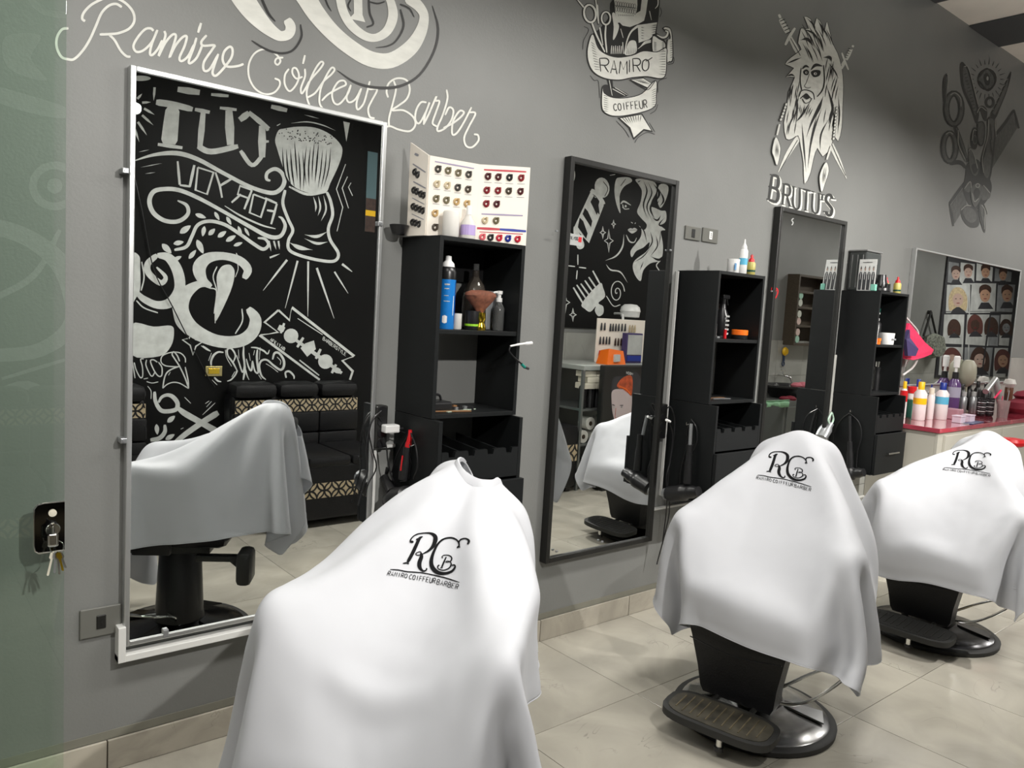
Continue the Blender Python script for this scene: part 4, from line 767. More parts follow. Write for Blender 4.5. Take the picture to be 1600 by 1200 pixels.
[-30,33,20,18,19,18,14,14,13,12,3,-1,0,-2,0,0,0,1,0,2,0,1,0,-10,-12,-13,-13,-14,-17,-20,-21],
[-35,31,15,19,19,16,14,14,13,10,3,0,0,-1,0,0,0,0,1,1,1,1,-1,-8,-13,-12,-14,-13,-16,-14,-34],
[-37,28,14,20,17,17,13,13,13,10,1,1,-1,1,-1,1,0,0,1,0,1,0,0,-7,-12,-13,-13,-13,-15,-14,-26],
[-35,21,16,19,17,15,13,13,13,8,1,2,-1,1,0,0,0,0,1,0,1,-1,0,-5,-12,-13,-13,-12,-16,-12,-25],
[-38,18,18,17,17,14,13,13,12,7,1,2,-1,1,0,0,1,0,0,0,1,-1,0,-4,-12,-12,-13,-12,-15,-13,-20],
[-45,23,17,18,15,14,12,13,12,6,0,2,0,0,0,1,0,0,1,0,1,-2,0,-3,-10,-13,-13,-12,-14,-13,-18],
[-35,17,18,17,15,13,13,13,12,4,0,2,0,0,1,0,0,0,1,0,1,-2,0,-2,-10,-12,-13,-12,-14,-14,-15],
[-47,24,16,17,13,12,13,12,11,3,0,2,0,0,0,0,1,0,0,1,1,-1,-1,-1,-9,-12,-12,-12,-13,-14,-13]]]),
((48, 50), [],
[[[2864,140,1,7,-4,12,18,42,-14,-42,-49,-10,-49,-53,54,24,42,38,41,-30,-37,-9,-60,49,39,23,11,30,36,12,17,-17,7,-148],
[93,125,-34,31,10,23,15,8,13,5,-30,-57,-41,-35,-1,54,33,49,20,-25,-34,-38,-2,42,35,22,52,25,11,-7,0,-27,21,-131],
[-25,109,-24,9,-6,11,14,27,15,6,-5,-39,-46,-47,2,30,42,45,24,-41,-33,-18,16,59,16,55,22,9,3,-10,-6,-34,10,-143],
[-28,128,-21,23,-2,1,-4,2,21,25,15,-20,-52,-40,-19,27,37,52,9,-44,-24,-11,54,28,52,28,15,0,-10,-23,-13,-32,21,-118],
[-52,125,-16,29,6,16,5,1,-12,3,21,34,-32,-68,2,2,29,59,3,-55,-9,24,39,51,38,8,-9,-18,-9,-11,5,-17,24,-123],
[-21,113,-24,23,5,16,12,14,16,-1,-5,-3,53,-56,-40,45,-24,82,-35,-29,19,9,68,29,-3,-16,2,3,8,-7,-4,-30,15,-133],
[18,108,-34,11,-9,3,-1,4,2,12,16,9,-4,41,-36,31,-32,65,-46,37,-22,64,17,-13,-3,11,-1,-5,-9,-15,-4,-26,19,-126],
[21,113,-33,12,-9,-1,-6,-3,-4,-6,-7,12,-1,6,24,-13,33,5,5,-4,38,-6,-11,5,0,-4,4,2,6,-4,3,-20,24,-121],
[-29,109,-31,14,-7,4,-4,-3,-6,-6,-5,-13,4,-6,12,27,12,15,1,6,7,11,24,5,3,20,5,7,5,-3,6,-18,27,-121],
[-45,110,-30,12,-9,0,-6,-3,-5,-4,-2,3,0,13,7,11,9,6,13,8,4,17,2,29,27,18,21,12,12,0,8,-16,29,-120],
[-42,108,-30,15,-6,5,-1,2,-1,0,-2,-2,1,-4,3,10,14,16,-5,16,10,12,19,10,12,19,17,18,16,8,14,-11,32,-116],
[-46,109,-27,14,-4,5,-2,0,-2,-2,-2,-1,-1,0,7,17,20,10,1,-1,18,11,10,22,19,17,15,11,13,4,14,-8,34,-114],
[-34,102,-30,15,-5,5,-1,2,-1,0,-2,1,0,-3,14,24,16,10,7,-9,9,25,5,9,14,15,16,13,14,4,14,-11,37,-108],
[-41,102,-30,16,-6,4,-1,1,0,-1,2,1,-6,9,23,21,15,10,7,-3,-6,20,21,4,11,11,12,10,11,6,17,-3,33,-105],
[-38,100,-28,11,-6,5,0,2,0,3,1,-5,3,17,25,17,15,11,5,3,-11,8,23,12,4,9,10,7,10,5,15,-5,36,-107],
[-39,100,-29,13,-5,4,-1,2,1,3,-3,-2,11,24,20,17,14,11,5,3,-4,-8,21,19,6,5,8,7,7,3,13,-2,32,-98],
[-28,94,-30,9,-7,4,1,2,2,0,-4,5,21,21,18,16,14,10,6,2,1,-10,6,23,13,2,8,3,7,2,8,-5,35,-98],
[-31,95,-29,11,-9,2,-7,2,3,-5,0,15,23,17,18,15,14,9,7,1,1,-5,-5,18,19,8,3,8,4,1,10,-10,33,-100],
[-31,91,-35,7,-10,4,1,0,-4,0,7,21,18,18,17,15,12,10,5,3,-2,1,-10,9,24,12,5,-1,7,0,8,-10,30,-102],
[1,81,-33,4,-12,-9,-12,-11,7,-2,16,21,18,17,16,14,12,9,6,2,-1,-3,0,-2,9,38,-4,13,2,2,11,-10,29,-99],
[-51,93,-41,0,-16,-2,9,-20,-12,17,20,22,17,18,14,14,11,9,5,3,-1,-3,-8,1,23,1,31,2,29,10,16,-8,33,-106],
[1,65,-26,8,-5,-2,-51,-8,-27,36,34,13,21,13,15,11,11,9,6,3,2,-5,1,-17,-7,44,10,33,-16,6,15,2,35,-82],
[-13,104,-36,-3,-43,-32,-17,57,-15,-48,47,6,22,11,14,10,10,8,7,5,1,-1,-5,-2,-20,46,16,3,57,-5,6,-26,28,-125],
[14,75,-54,-22,-30,6,39,14,-66,-22,33,11,15,10,10,9,9,8,8,7,3,-1,-1,-19,71,-69,100,-32,-7,43,27,8,28,-83],
[-28,61,-48,-4,4,32,25,-34,-37,-43,20,17,5,11,5,8,7,9,9,9,4,5,-7,-1,70,-30,-6,85,-26,-32,34,2,52,-112],
[-49,83,-34,26,23,30,-5,-46,-40,-40,6,17,-1,5,1,7,6,9,10,12,10,11,-15,24,59,14,-47,39,48,-20,-33,7,35,-45],
[-21,99,-9,43,17,26,-42,-37,-41,-34,-17,4,-1,2,3,4,6,9,8,13,8,22,-7,42,33,61,-58,0,44,27,-13,-54,28,-105],
[7,96,16,35,25,-10,-43,-34,-45,-33,-20,0,0,-1,0,2,5,6,9,9,12,5,23,38,32,58,-6,-63,38,27,31,-27,-2,-118],
[-10,143,4,43,6,-28,-35,-40,-40,-38,-6,8,-8,0,-3,1,2,6,6,9,8,11,10,35,38,45,26,-60,-15,37,31,5,19,-105],
[18,128,10,39,-15,-31,-35,-39,-42,-39,6,19,-17,3,-5,1,2,5,8,6,13,2,-3,37,37,42,33,-36,-44,10,43,11,41,-97],
[35,133,9,27,-31,-31,-35,-41,-44,-32,17,20,-14,-2,-4,0,2,3,8,5,14,-6,-8,34,41,36,45,-23,-48,-18,31,25,44,-65],
[-43,91,17,1,-36,-24,-43,-32,-50,-22,24,24,-9,-6,0,0,3,5,7,7,8,-6,-19,34,32,41,32,6,-48,-33,14,23,55,-105]],
[[-629,-17,11,8,-3,-6,-10,-25,-37,-31,-15,19,-9,-19,-51,-5,16,1,-51,-40,-13,-26,-5,-108,48,34,9,12,-22,-21,-26,-20,-21,13],
[-61,-14,25,9,13,1,-7,-15,-23,-34,-36,3,25,-37,-47,-27,23,-3,-49,-40,-8,-20,-63,-23,14,31,0,-25,-26,-22,-21,-10,-19,32],
[-38,-10,23,14,18,15,12,0,-12,-24,-35,-32,29,-26,-42,-42,11,7,-60,-23,-8,-50,-45,-25,54,-12,-27,-29,-25,-19,-16,0,-9,49],
[-31,-19,21,11,18,17,20,18,11,-10,-18,-50,7,-7,-46,-44,-7,14,-66,-7,-31,-47,-48,35,-9,-34,-31,-28,-21,-6,1,17,6,61],
[8,-34,10,1,11,12,18,20,25,22,5,-30,-54,27,-53,-34,-45,30,-69,3,-51,-54,1,7,-43,-36,-33,-12,2,15,15,24,7,59],
[43,-34,0,-11,-4,-2,2,9,10,25,24,43,-49,-40,-11,-47,-43,-2,-39,-25,-52,-34,25,-69,-42,-19,9,11,16,13,10,16,0,48],
[42,-31,2,-8,-4,-7,-4,-5,1,-5,8,-5,62,-41,-43,-29,-53,-15,-42,-33,-48,1,-80,-17,17,16,0,2,-5,1,-3,7,-8,41],
[36,-27,3,-8,-3,-4,-3,-2,-3,1,-3,14,-36,20,-47,-52,-35,-46,-38,-44,-26,-58,7,12,-13,-20,-13,-13,-9,-5,-5,5,-10,43],
[50,-32,1,-8,-1,-4,-3,-3,-2,-1,-6,-12,-18,-18,-54,-41,-54,-32,-46,-40,-66,-12,-24,-22,-5,-9,-10,-9,-8,-2,-3,8,-7,48],
[-9,-15,7,-5,-7,-8,-7,-9,-10,-12,-15,-16,-15,-32,-28,-44,-38,-45,-34,-35,-49,-37,-33,-28,-23,-13,-9,-6,-3,0,-1,8,-7,46],
[10,-27,-5,-18,-7,-12,-11,-13,-12,-11,-11,-11,-25,-8,-26,-42,-43,-30,-41,-44,-22,-17,-37,-24,-37,-29,-27,-17,-13,-4,-4,9,-8,53],
[34,-60,-7,-16,-20,-14,-13,-12,-10,-10,-13,-16,3,-13,-50,-40,-32,-39,-38,-42,-49,-9,-9,-27,-17,-24,-22,-21,-18,-14,-13,-3,-13,47],
[-46,-16,8,-34,-18,-17,-11,-11,-10,-12,-8,2,-7,-46,-42,-31,-38,-38,-41,-39,-44,-39,-4,-10,-21,-17,-17,-16,-16,-10,-15,-3,-29,42],
[0,-30,2,-24,-12,-12,-10,-10,-9,-8,0,-5,-34,-45,-34,-34,-40,-39,-42,-38,-44,-43,-23,-4,-10,-14,-13,-14,-14,-15,-25,-15,-17,28],
[-2,-35,-6,-14,-5,-9,-7,-10,-9,-3,-3,-23,-44,-41,-29,-39,-38,-42,-40,-43,-35,-49,-35,-12,-5,-10,-11,-10,-10,-8,-16,-22,-13,60],
[-18,-27,0,-6,-4,-7,-9,-8,-5,-1,-17,-38,-45,-29,-36,-38,-40,-41,-42,-42,-39,-39,-48,-21,-7,-6,-8,-9,-9,-7,-11,-20,-5,25],
[6,-30,1,-10,-1,-3,-2,-9,-5,-11,-31,-46,-33,-32,-37,-38,-40,-42,-42,-41,-42,-37,-46,-37,-12,-4,-10,-5,-6,-5,-3,-6,-20,32],
[15,-26,4,-8,-8,-11,-12,-5,3,-31,-39,-41,-28,-36,-35,-39,-40,-42,-43,-41,-43,-38,-42,-43,-26,-8,-2,-9,-6,-2,-8,5,-20,47],
[-53,-9,14,7,6,7,-5,-2,-34,-36,-44,-31,-33,-34,-36,-39,-40,-42,-42,-43,-40,-44,-36,-49,-33,-16,-12,0,-1,-2,-4,2,-13,49],
[-35,-21,11,2,6,9,4,34,-36,-42,-36,-32,-34,-34,-36,-38,-40,-42,-42,-43,-42,-42,-42,-41,-39,-47,18,-10,-10,-5,-9,4,-16,53],
[-31,-15,20,11,13,12,13,15,-34,-48,-35,-33,-33,-33,-36,-38,-40,-42,-42,-44,-41,-44,-36,-56,-31,-39,-34,-10,-4,-7,-6,4,-14,55],
[34,-19,28,11,27,16,9,-57,-38,-41,-24,-38,-30,-35,-35,-38,-40,-41,-44,-41,-47,-35,-55,-15,-87,-26,58,-48,-22,-18,-17,-5,-19,46],
[32,-3,24,19,5,-12,-64,-10,-34,-25,-35,-29,-35,-33,-36,-38,-40,-41,-43,-43,-43,-43,-42,-41,-42,-50,20,43,-9,-26,-21,-11,-26,41],
[66,-29,23,-19,-14,-66,19,-49,-13,-24,-40,-27,-37,-32,-37,-37,-40,-41,-42,-45,-41,-47,-33,-51,-18,-60,-30,37,31,28,-20,-1,-28,53],
[0,-2,-28,-25,-50,9,-11,-61,23,-42,-33,-30,-37,-33,-37,-37,-39,-41,-42,-44,-43,-45,-37,-49,-4,-43,-57,6,30,24,40,1,-12,25],
[38,-77,-21,-47,-1,14,-61,-6,-4,-28,-38,-32,-35,-35,-36,-37,-39,-40,-42,-43,-43,-47,-36,-52,21,-60,-23,-61,40,27,16,55,0,56],
[-40,-68,-32,-22,26,-36,-34,1,-14,-26,-35,-35,-34,-35,-36,-37,-38,-41,-42,-42,-44,-42,-43,-42,20,-43,-28,-44,-26,41,30,18,33,74],
[-49,-46,-24,16,-9,-50,-8,-7,-14,-25,-35,-35,-34,-34,-35,-36,-39,-40,-41,-44,-42,-46,-40,-30,-11,7,-55,-12,-53,13,27,51,-7,98],
[39,-116,24,-6,-33,-40,-6,-3,-14,-26,-35,-31,-33,-33,-35,-36,-38,-40,-42,-42,-45,-40,-47,-21,-21,29,-61,-1,-53,-14,12,37,30,63],
[-102,20,-3,-20,-46,-26,2,-12,-10,-29,-35,-26,-36,-30,-34,-35,-38,-39,-41,-43,-41,-43,-43,-29,7,10,-34,-36,-9,-54,6,24,15,76],
[106,-102,13,-48,-40,-10,-9,-6,-8,-36,-34,-24,-35,-31,-35,-35,-38,-39,-42,-41,-43,-40,-47,-26,4,22,-25,-38,-10,-43,-32,16,17,64],
[-193,168,-60,-39,-23,-11,4,-20,-5,-40,-30,-24,-35,-30,-33,-34,-37,-38,-38,-40,-39,-41,-37,-37,42,-21,14,-71,11,-45,-26,-16,-16,101]],
[[341,44,39,39,38,37,36,36,29,18,15,14,-1,19,9,5,14,5,7,-18,-15,-17,-23,-19,-20,-12,-28,-21,-29,-33,-35,-34,-38,-37],
[19,57,36,43,40,42,39,37,36,31,18,6,14,11,11,9,11,12,-2,-14,-22,-19,-13,-23,-23,-22,-21,-31,-35,-38,-38,-41,-35,-57],
[16,53,36,41,40,41,40,41,38,35,29,16,4,15,13,9,11,11,1,-19,-19,-14,-21,-24,-20,-23,-33,-36,-39,-39,-39,-42,-36,-54],
[14,57,36,42,40,40,40,40,42,40,36,26,10,10,14,13,9,14,-1,-21,-17,-16,-19,-26,-23,-34,-37,-40,-42,-43,-40,-43,-36,-56],
[12,57,37,43,40,41,41,40,38,41,41,44,14,11,15,14,9,14,0,-25,-10,-16,-28,-22,-32,-41,-44,-46,-44,-42,-40,-42,-36,-55],
[7,59,38,45,41,42,42,41,42,39,38,39,53,3,13,17,13,19,-11,-20,-8,-27,-16,-31,-49,-48,-46,-44,-43,-42,-41,-43,-35,-58],
[5,58,39,45,42,43,43,42,43,43,44,38,41,48,6,17,6,26,-17,-11,-17,-11,-34,-56,-47,-46,-45,-46,-44,-45,-42,-44,-37,-58],
[5,60,38,45,41,44,42,43,41,43,40,46,42,52,35,13,20,15,-17,-4,-19,-32,-57,-42,-47,-49,-49,-48,-46,-46,-43,-45,-38,-59],
[5,58,38,45,43,44,43,43,42,45,42,48,35,61,33,5,42,-2,8,-38,22,-80,-33,-60,-48,-51,-47,-48,-46,-46,-43,-45,-38,-59],
[-1,60,39,47,41,43,42,42,42,40,41,38,47,29,36,25,42,16,-18,-26,-14,-33,-45,-45,-49,-50,-50,-48,-47,-46,-43,-45,-37,-59],
[1,58,37,42,42,42,41,41,39,40,40,42,34,46,36,29,4,-2,20,-14,-36,-37,-36,-45,-42,-44,-44,-46,-45,-45,-43,-46,-37,-58],
[8,53,36,44,36,41,40,42,40,42,39,41,43,46,22,-2,0,7,7,14,-13,-50,-45,-42,-46,-44,-44,-43,-43,-42,-41,-43,-38,-59],
[-1,53,44,35,38,41,41,42,41,40,43,42,44,29,2,-7,-1,4,8,17,2,-29,-49,-45,-45,-45,-45,-45,-43,-44,-41,-43,-33,-55],
[-3,53,40,40,41,42,42,42,41,42,42,44,36,8,-11,-7,0,4,6,14,18,-14,-42,-46,-46,-46,-45,-46,-44,-43,-37,-39,-40,-55],
[-7,59,36,45,42,43,43,42,43,42,43,40,17,-9,-13,-4,-1,3,7,10,18,9,-30,-46,-45,-47,-46,-46,-47,-46,-44,-36,-44,-41],
[-2,57,39,46,43,45,43,42,42,44,42,27,-2,-15,-9,-5,-2,3,6,10,15,18,-9,-41,-46,-47,-46,-49,-48,-48,-46,-42,-42,-46],
[-3,58,38,47,44,46,45,45,43,42,33,9,-15,-12,-8,-5,-2,3,6,10,11,20,9,-28,-46,-46,-49,-50,-51,-51,-49,-48,-37,-53],
[-4,58,42,48,46,46,47,39,45,38,21,-9,-15,-10,-8,-5,-2,2,6,10,11,16,18,-9,-40,-49,-48,-54,-53,-54,-50,-49,-39,-50],
[-9,58,40,51,47,51,46,56,37,22,4,-16,-11,-10,-8,-6,-1,1,7,8,14,10,22,4,-29,-42,-55,-52,-58,-56,-53,-49,-39,-47],
[3,64,36,51,43,54,38,64,10,25,-8,-15,-10,-10,-8,-6,-2,2,5,10,11,17,7,25,-22,-29,-55,-62,-56,-59,-52,-50,-36,-47],
[5,50,41,45,48,43,54,33,80,-40,-12,-13,-12,-10,-8,-6,-2,1,5,9,13,14,21,8,-6,-7,-72,-42,-64,-54,-55,-47,-38,-39],
[-18,49,39,47,50,48,56,35,21,9,-28,-7,-15,-8,-9,-5,-3,1,4,8,12,13,20,15,58,-84,-36,-68,-49,-55,-47,-46,-28,-47],
[-21,54,40,50,46,49,26,27,22,17,-16,-8,-12,-9,-7,-5,-2,0,3,7,10,15,14,29,-2,-17,-55,-37,-65,-51,-50,-39,-29,-28],
[-13,53,37,42,40,31,32,34,10,26,-17,-3,-8,-6,-6,-3,-3,0,1,4,8,12,16,26,-38,18,-52,-47,-30,-55,-44,-45,-25,-47],
[-13,45,31,36,34,31,33,20,16,26,-2,-10,2,-7,-2,-3,-1,-2,0,0,8,3,23,3,-29,-8,-3,-60,-38,-24,-43,-35,-33,-24],
[-25,46,24,35,25,33,30,17,17,26,7,-7,6,0,2,-1,-1,-3,-4,-6,2,-2,26,-14,-30,-12,-2,-22,-55,-28,-15,-32,-21,-56],
[-17,37,24,28,23,37,18,14,22,23,17,7,6,2,0,0,-1,-2,-1,-3,-4,-11,12,-21,-23,-26,3,-4,-34,-44,-19,-10,-20,-26],
[-16,29,22,20,30,28,11,17,22,25,17,7,3,3,0,0,-1,-1,-2,-1,-3,3,-12,-15,-21,-28,-7,11,-14,-32,-32,-18,-7,-34],
[-34,44,12,26,27,20,12,14,22,25,13,5,6,1,0,-1,-1,-2,-1,-2,-1,-4,1,-16,-19,-24,-15,12,6,-21,-25,-27,-16,-29],
[-6,20,18,26,22,15,8,18,20,24,10,4,4,0,0,-2,-1,-2,-2,-1,-1,2,1,-11,-18,-18,-16,8,9,0,-23,-24,-22,-35],
[-40,39,17,25,17,12,13,14,20,21,5,4,5,-1,-1,-2,-1,-2,0,-1,0,0,10,-8,-16,-14,-17,8,6,4,-7,-26,-23,-42],
[8,-14,30,17,14,11,8,21,15,19,3,3,-1,1,-2,-1,-2,-1,-1,1,2,11,-1,1,-12,-12,-10,1,6,4,-8,-12,-28,-32]]]),
((48, 51), [],
[[[4432,137,-44,-2,-34,-23,-35,-3,-32,-12,30,23,44,28,53,12,-21,-59,-22,-57,-4,4,49,49,9,57,33,-4,-38,-19,12,-16,7,-155],
[117,175,-44,19,-17,-11,-28,-35,-26,-29,-4,39,45,32,40,36,-35,-38,-49,-29,-14,24,47,30,58,16,-7,-14,-6,-26,-14,-39,40,-174],
[-80,180,-34,28,-8,2,-14,-17,-28,-25,-27,-2,46,39,35,40,-25,-44,-41,-24,-5,23,43,44,28,-2,-9,-24,-24,-22,5,-22,38,-174],
[-31,178,-31,38,7,19,2,-5,-17,-25,-22,-22,9,51,30,46,-21,-38,-48,1,-18,36,40,40,7,-23,-29,-22,-2,-7,1,-33,31,-181],
[-10,157,-45,23,0,21,18,25,12,-1,-26,-22,-30,33,40,37,-2,-53,-25,2,-18,36,48,16,-40,-23,-8,-2,-10,-23,-8,-37,29,-177],
[-11,174,-42,24,-14,6,-3,7,17,27,24,-1,-21,-38,51,31,7,-48,-5,-4,-22,58,25,-48,-8,-6,-17,-27,-18,-21,-3,-30,38,-164],
[-49,169,-36,29,3,16,8,9,7,1,15,20,29,-19,-7,22,5,-25,-5,9,-9,35,-43,-5,-18,-31,-18,-11,-3,-9,10,-16,51,-159],
[-38,166,-40,25,-6,13,6,14,15,19,14,11,17,15,26,-27,4,17,-20,-12,18,-18,-8,-8,-28,3,-1,0,4,-2,14,-16,49,-162],
[12,163,-42,23,-6,10,2,10,8,20,-3,18,6,5,-14,29,-4,-3,-3,-4,-19,1,7,0,11,-2,2,0,5,-4,13,-17,49,-159],
[23,164,-46,21,-11,7,0,2,0,-6,4,-4,8,13,14,0,-4,-11,-1,6,-11,-1,-14,1,-4,5,5,5,9,1,16,-14,52,-159],
[-26,155,-46,16,-11,3,-9,-2,-3,8,6,18,11,5,-5,0,-11,14,-14,-7,5,1,5,-6,1,-4,1,-1,6,-2,15,-13,49,-156],
[-48,161,-48,20,-13,2,-2,4,3,4,4,1,1,3,5,-12,13,7,-7,-19,-3,8,-7,7,-2,3,3,2,5,-1,13,-17,50,-156],
[-38,154,-45,17,-11,5,-3,0,-1,2,2,5,4,10,-15,3,19,0,-2,-15,-16,11,7,-11,7,-1,3,1,6,-2,15,-12,48,-158],
[-44,155,-46,19,-10,4,-3,2,1,1,1,1,8,-10,-6,17,11,2,-3,-8,-18,-4,15,3,-7,4,2,2,5,-2,14,-14,48,-154],
[-42,153,-44,19,-9,6,-2,2,0,1,-1,6,-5,-12,6,18,5,4,-3,-5,-11,-13,9,12,0,-4,4,-1,5,-3,13,-14,46,-152],
[-44,153,-43,20,-8,8,0,5,1,-1,1,-2,-12,-8,17,10,6,3,-1,-5,-5,-15,-1,16,6,-1,0,1,1,-4,8,-15,46,-150],
[-40,152,-42,20,-5,11,3,3,1,0,-1,-9,-15,5,14,6,6,2,0,-4,-3,-7,-10,10,14,2,0,-2,3,-7,9,-20,44,-151],
[-43,150,-40,22,-4,11,4,10,1,0,-6,-15,-7,12,7,5,5,3,0,-2,-4,0,-11,3,12,11,-2,-2,-3,-8,5,-20,40,-148],
[-27,151,-38,22,-4,10,4,1,2,0,-13,-13,1,12,1,6,4,4,0,-1,-3,-1,0,-9,14,7,10,-12,7,-10,9,-21,44,-153],
[-41,148,-38,22,-4,10,2,8,2,-2,-18,-4,9,3,5,6,4,3,1,-1,-1,-2,0,0,-2,15,6,-5,-5,-9,3,-21,37,-147],
[-39,151,-36,24,-2,13,5,-2,-10,-16,9,-11,10,6,8,5,4,3,1,0,0,-2,-2,-4,7,3,0,6,4,-11,4,-22,42,-148],
[-6,150,-41,21,-12,-1,-12,0,5,-15,-32,29,11,11,6,6,4,3,1,0,0,0,-1,-4,-13,5,25,-12,-9,-2,7,-15,40,-138],
[-35,139,-44,8,-10,14,16,8,-31,-37,-6,38,7,12,7,6,4,3,1,0,-1,1,-4,1,-16,-12,18,38,1,-26,-6,-28,41,-149],
[-51,150,-39,40,7,18,-29,-24,-47,101,-56,-31,41,-5,15,3,5,1,0,1,-3,3,-8,12,-37,84,-40,-34,52,11,17,-37,32,-166],
[-14,181,-24,22,-26,-27,-25,-7,73,17,-77,-20,21,7,7,4,4,-1,1,-3,1,-1,0,-3,-3,44,60,-69,-26,19,33,8,44,-137],
[51,138,-51,-9,-31,-11,3,53,44,-30,-48,-47,16,9,4,5,-4,-3,1,-1,5,-14,21,-21,25,46,46,-5,-56,-24,24,4,69,-132],
[-21,129,-65,-2,-21,11,46,39,30,-61,-38,-40,-6,18,-11,-1,-7,-1,-3,3,0,10,5,-9,35,38,52,30,-42,-48,-12,-2,57,-102],
[-43,125,-61,14,-4,56,21,59,-31,-46,-38,-36,-12,-3,-1,-4,-4,-5,-2,-2,2,4,3,16,29,48,33,58,-15,-46,-31,-34,50,-129],
[-12,107,-36,24,36,35,35,32,-54,-32,-47,-26,-17,8,-3,-3,-7,-4,-5,-1,-2,4,0,11,32,43,43,44,33,-50,-21,-58,32,-152],
[-63,143,-26,49,34,25,52,-18,-40,-40,-39,-32,10,-3,0,-5,-5,-7,-5,-4,1,-2,10,-5,27,45,43,38,51,-17,-36,-47,-1,-131],
[22,169,-20,63,19,43,24,-36,-39,-39,-43,-30,11,11,-5,-3,-8,-5,-7,-2,-3,4,3,-13,32,42,49,37,49,18,-32,-47,-3,-153],
[-110,147,-4,62,0,62,-8,-46,-30,-39,-39,-23,30,-10,6,-8,-1,-10,-1,-9,7,-10,13,-6,-3,60,28,49,41,41,-16,-56,11,-196]],
[[-733,-45,-18,-25,-18,-3,-4,38,-31,-36,-4,-51,77,-4,-18,-33,-46,8,9,-35,-25,-70,40,-8,5,-10,-36,-27,-30,-8,-4,12,-11,57],
[4,-51,-7,-23,-16,-22,-8,-12,32,-21,-50,-22,-14,36,8,-38,-53,13,-3,-35,-46,-30,-18,40,-5,-38,-31,-23,-12,-3,1,16,4,60],
[29,-32,-7,-20,-19,-22,-23,-14,-17,24,-25,-52,-19,14,19,-30,-56,9,-8,-47,-34,-45,21,16,-40,-29,-23,-9,0,14,15,24,5,54],
[-25,-18,12,-4,-7,-17,-22,-28,-21,-24,13,-25,-62,-8,33,-19,-63,10,-22,-46,-37,-35,26,-18,-35,-23,-5,11,20,21,14,19,0,48],
[-42,-17,19,8,12,4,-3,-15,-28,-33,-33,0,-13,-74,21,9,-75,9,-38,-39,-42,-21,27,-58,-25,8,24,24,16,13,6,8,-11,33],
[-42,-22,19,5,14,10,14,11,6,-14,-33,-59,-15,-17,-51,38,-84,4,-53,-20,-67,28,-63,-26,42,23,18,5,1,-2,-9,-4,-22,33],
[-16,-28,13,1,6,5,5,7,7,18,15,1,-50,-47,-25,-24,-45,-37,-31,-47,-22,-48,-20,55,-12,4,-9,-3,-9,-6,-9,0,-15,39],
[35,-28,8,-4,1,-3,-1,-5,-4,-15,-2,1,20,-11,-31,-64,-34,-40,-48,-35,-53,-30,13,-24,10,-5,0,-3,-2,-1,-4,3,-13,37],
[47,-29,9,-4,2,-1,-2,-2,-5,4,-19,-10,-9,-34,-18,-61,-44,-43,-35,-52,-45,-44,-15,-15,-3,-2,0,-1,-3,-1,-7,2,-18,43],
[33,-20,8,-1,2,-2,1,-2,-3,-15,-11,-23,-46,-29,-45,-42,-35,-35,-43,-33,-42,-33,-25,-18,-19,-13,-12,-7,-7,-3,-6,1,-15,39],
[58,-35,9,-8,1,-3,-8,-14,-21,-26,-34,-39,-22,-38,-22,-19,-45,-37,-31,-44,-31,-9,-29,-14,-14,-14,-14,-14,-13,-10,-15,-3,-22,48],
[-18,-7,-2,1,-4,-19,-19,-23,-22,-24,-22,-18,-31,-15,-7,-51,-40,-35,-38,-31,-50,-27,12,-22,-12,-13,-12,-11,-13,-9,-13,-7,-30,30],
[21,-19,2,1,-29,-21,-18,-18,-17,-17,-19,-22,-12,-3,-43,-45,-36,-39,-37,-37,-35,-49,-18,12,-13,-10,-13,-11,-14,-13,-23,-19,-25,33],
[-5,-13,-1,1,-24,-23,-18,-15,-15,-15,-15,-11,-3,-28,-46,-41,-37,-40,-39,-39,-37,-45,-37,-9,5,-10,-9,-10,-10,-10,-19,-23,-20,64],
[-7,-6,-4,-1,-23,-19,-11,-14,-12,-12,-12,-2,-14,-40,-47,-34,-41,-40,-41,-41,-38,-42,-48,-24,-3,0,-11,-7,-9,-7,-12,-20,-18,56],
[11,-19,-7,-3,-19,-9,-12,-9,-11,-11,-4,-6,-26,-49,-36,-38,-40,-41,-42,-42,-44,-38,-48,-42,-13,-3,-4,-8,-5,-5,-5,-4,-27,42],
[16,-36,-2,-17,-3,-9,-7,-12,-6,-9,-2,-15,-41,-42,-33,-40,-39,-42,-43,-44,-45,-43,-43,-50,-30,-5,-5,-3,-6,-1,-7,4,-20,39],
[-1,-29,-2,-11,-10,-7,-8,0,-13,-4,-7,-31,-42,-36,-35,-39,-39,-42,-44,-45,-45,-48,-41,-53,-38,-25,2,-7,0,3,-2,4,-16,44],
[39,-34,-3,-14,-10,-16,-11,-19,8,-7,-25,-35,-43,-31,-38,-36,-40,-42,-45,-46,-46,-48,-50,-43,-55,-21,-23,14,-5,1,-9,2,-20,46],
[15,-30,-2,-14,-10,-11,-10,-12,-17,6,-56,-31,-40,-34,-36,-35,-39,-42,-46,-47,-47,-49,-49,-52,-40,-54,-21,10,-12,7,-3,9,-15,52],
[-32,-34,-6,-13,-10,-16,-9,-7,12,6,-43,-37,-43,-33,-35,-35,-39,-42,-46,-47,-49,-50,-50,-49,-58,-33,-26,27,8,10,-1,9,-13,54],
[-47,-34,-1,-15,-7,0,1,15,-2,38,-75,-38,-35,-35,-34,-37,-38,-43,-45,-49,-47,-54,-45,-60,-22,-101,21,14,12,18,11,16,-8,47],
[-29,-32,8,8,16,10,18,11,14,-60,-37,-46,-33,-39,-33,-37,-39,-42,-46,-47,-49,-51,-49,-52,-41,-53,-45,-17,33,14,16,17,5,57],
[8,-2,24,8,12,19,3,-1,-70,-35,-22,-27,-43,-33,-39,-36,-40,-42,-45,-46,-49,-48,-53,-43,-54,-21,-20,-52,-27,20,12,23,-8,68],
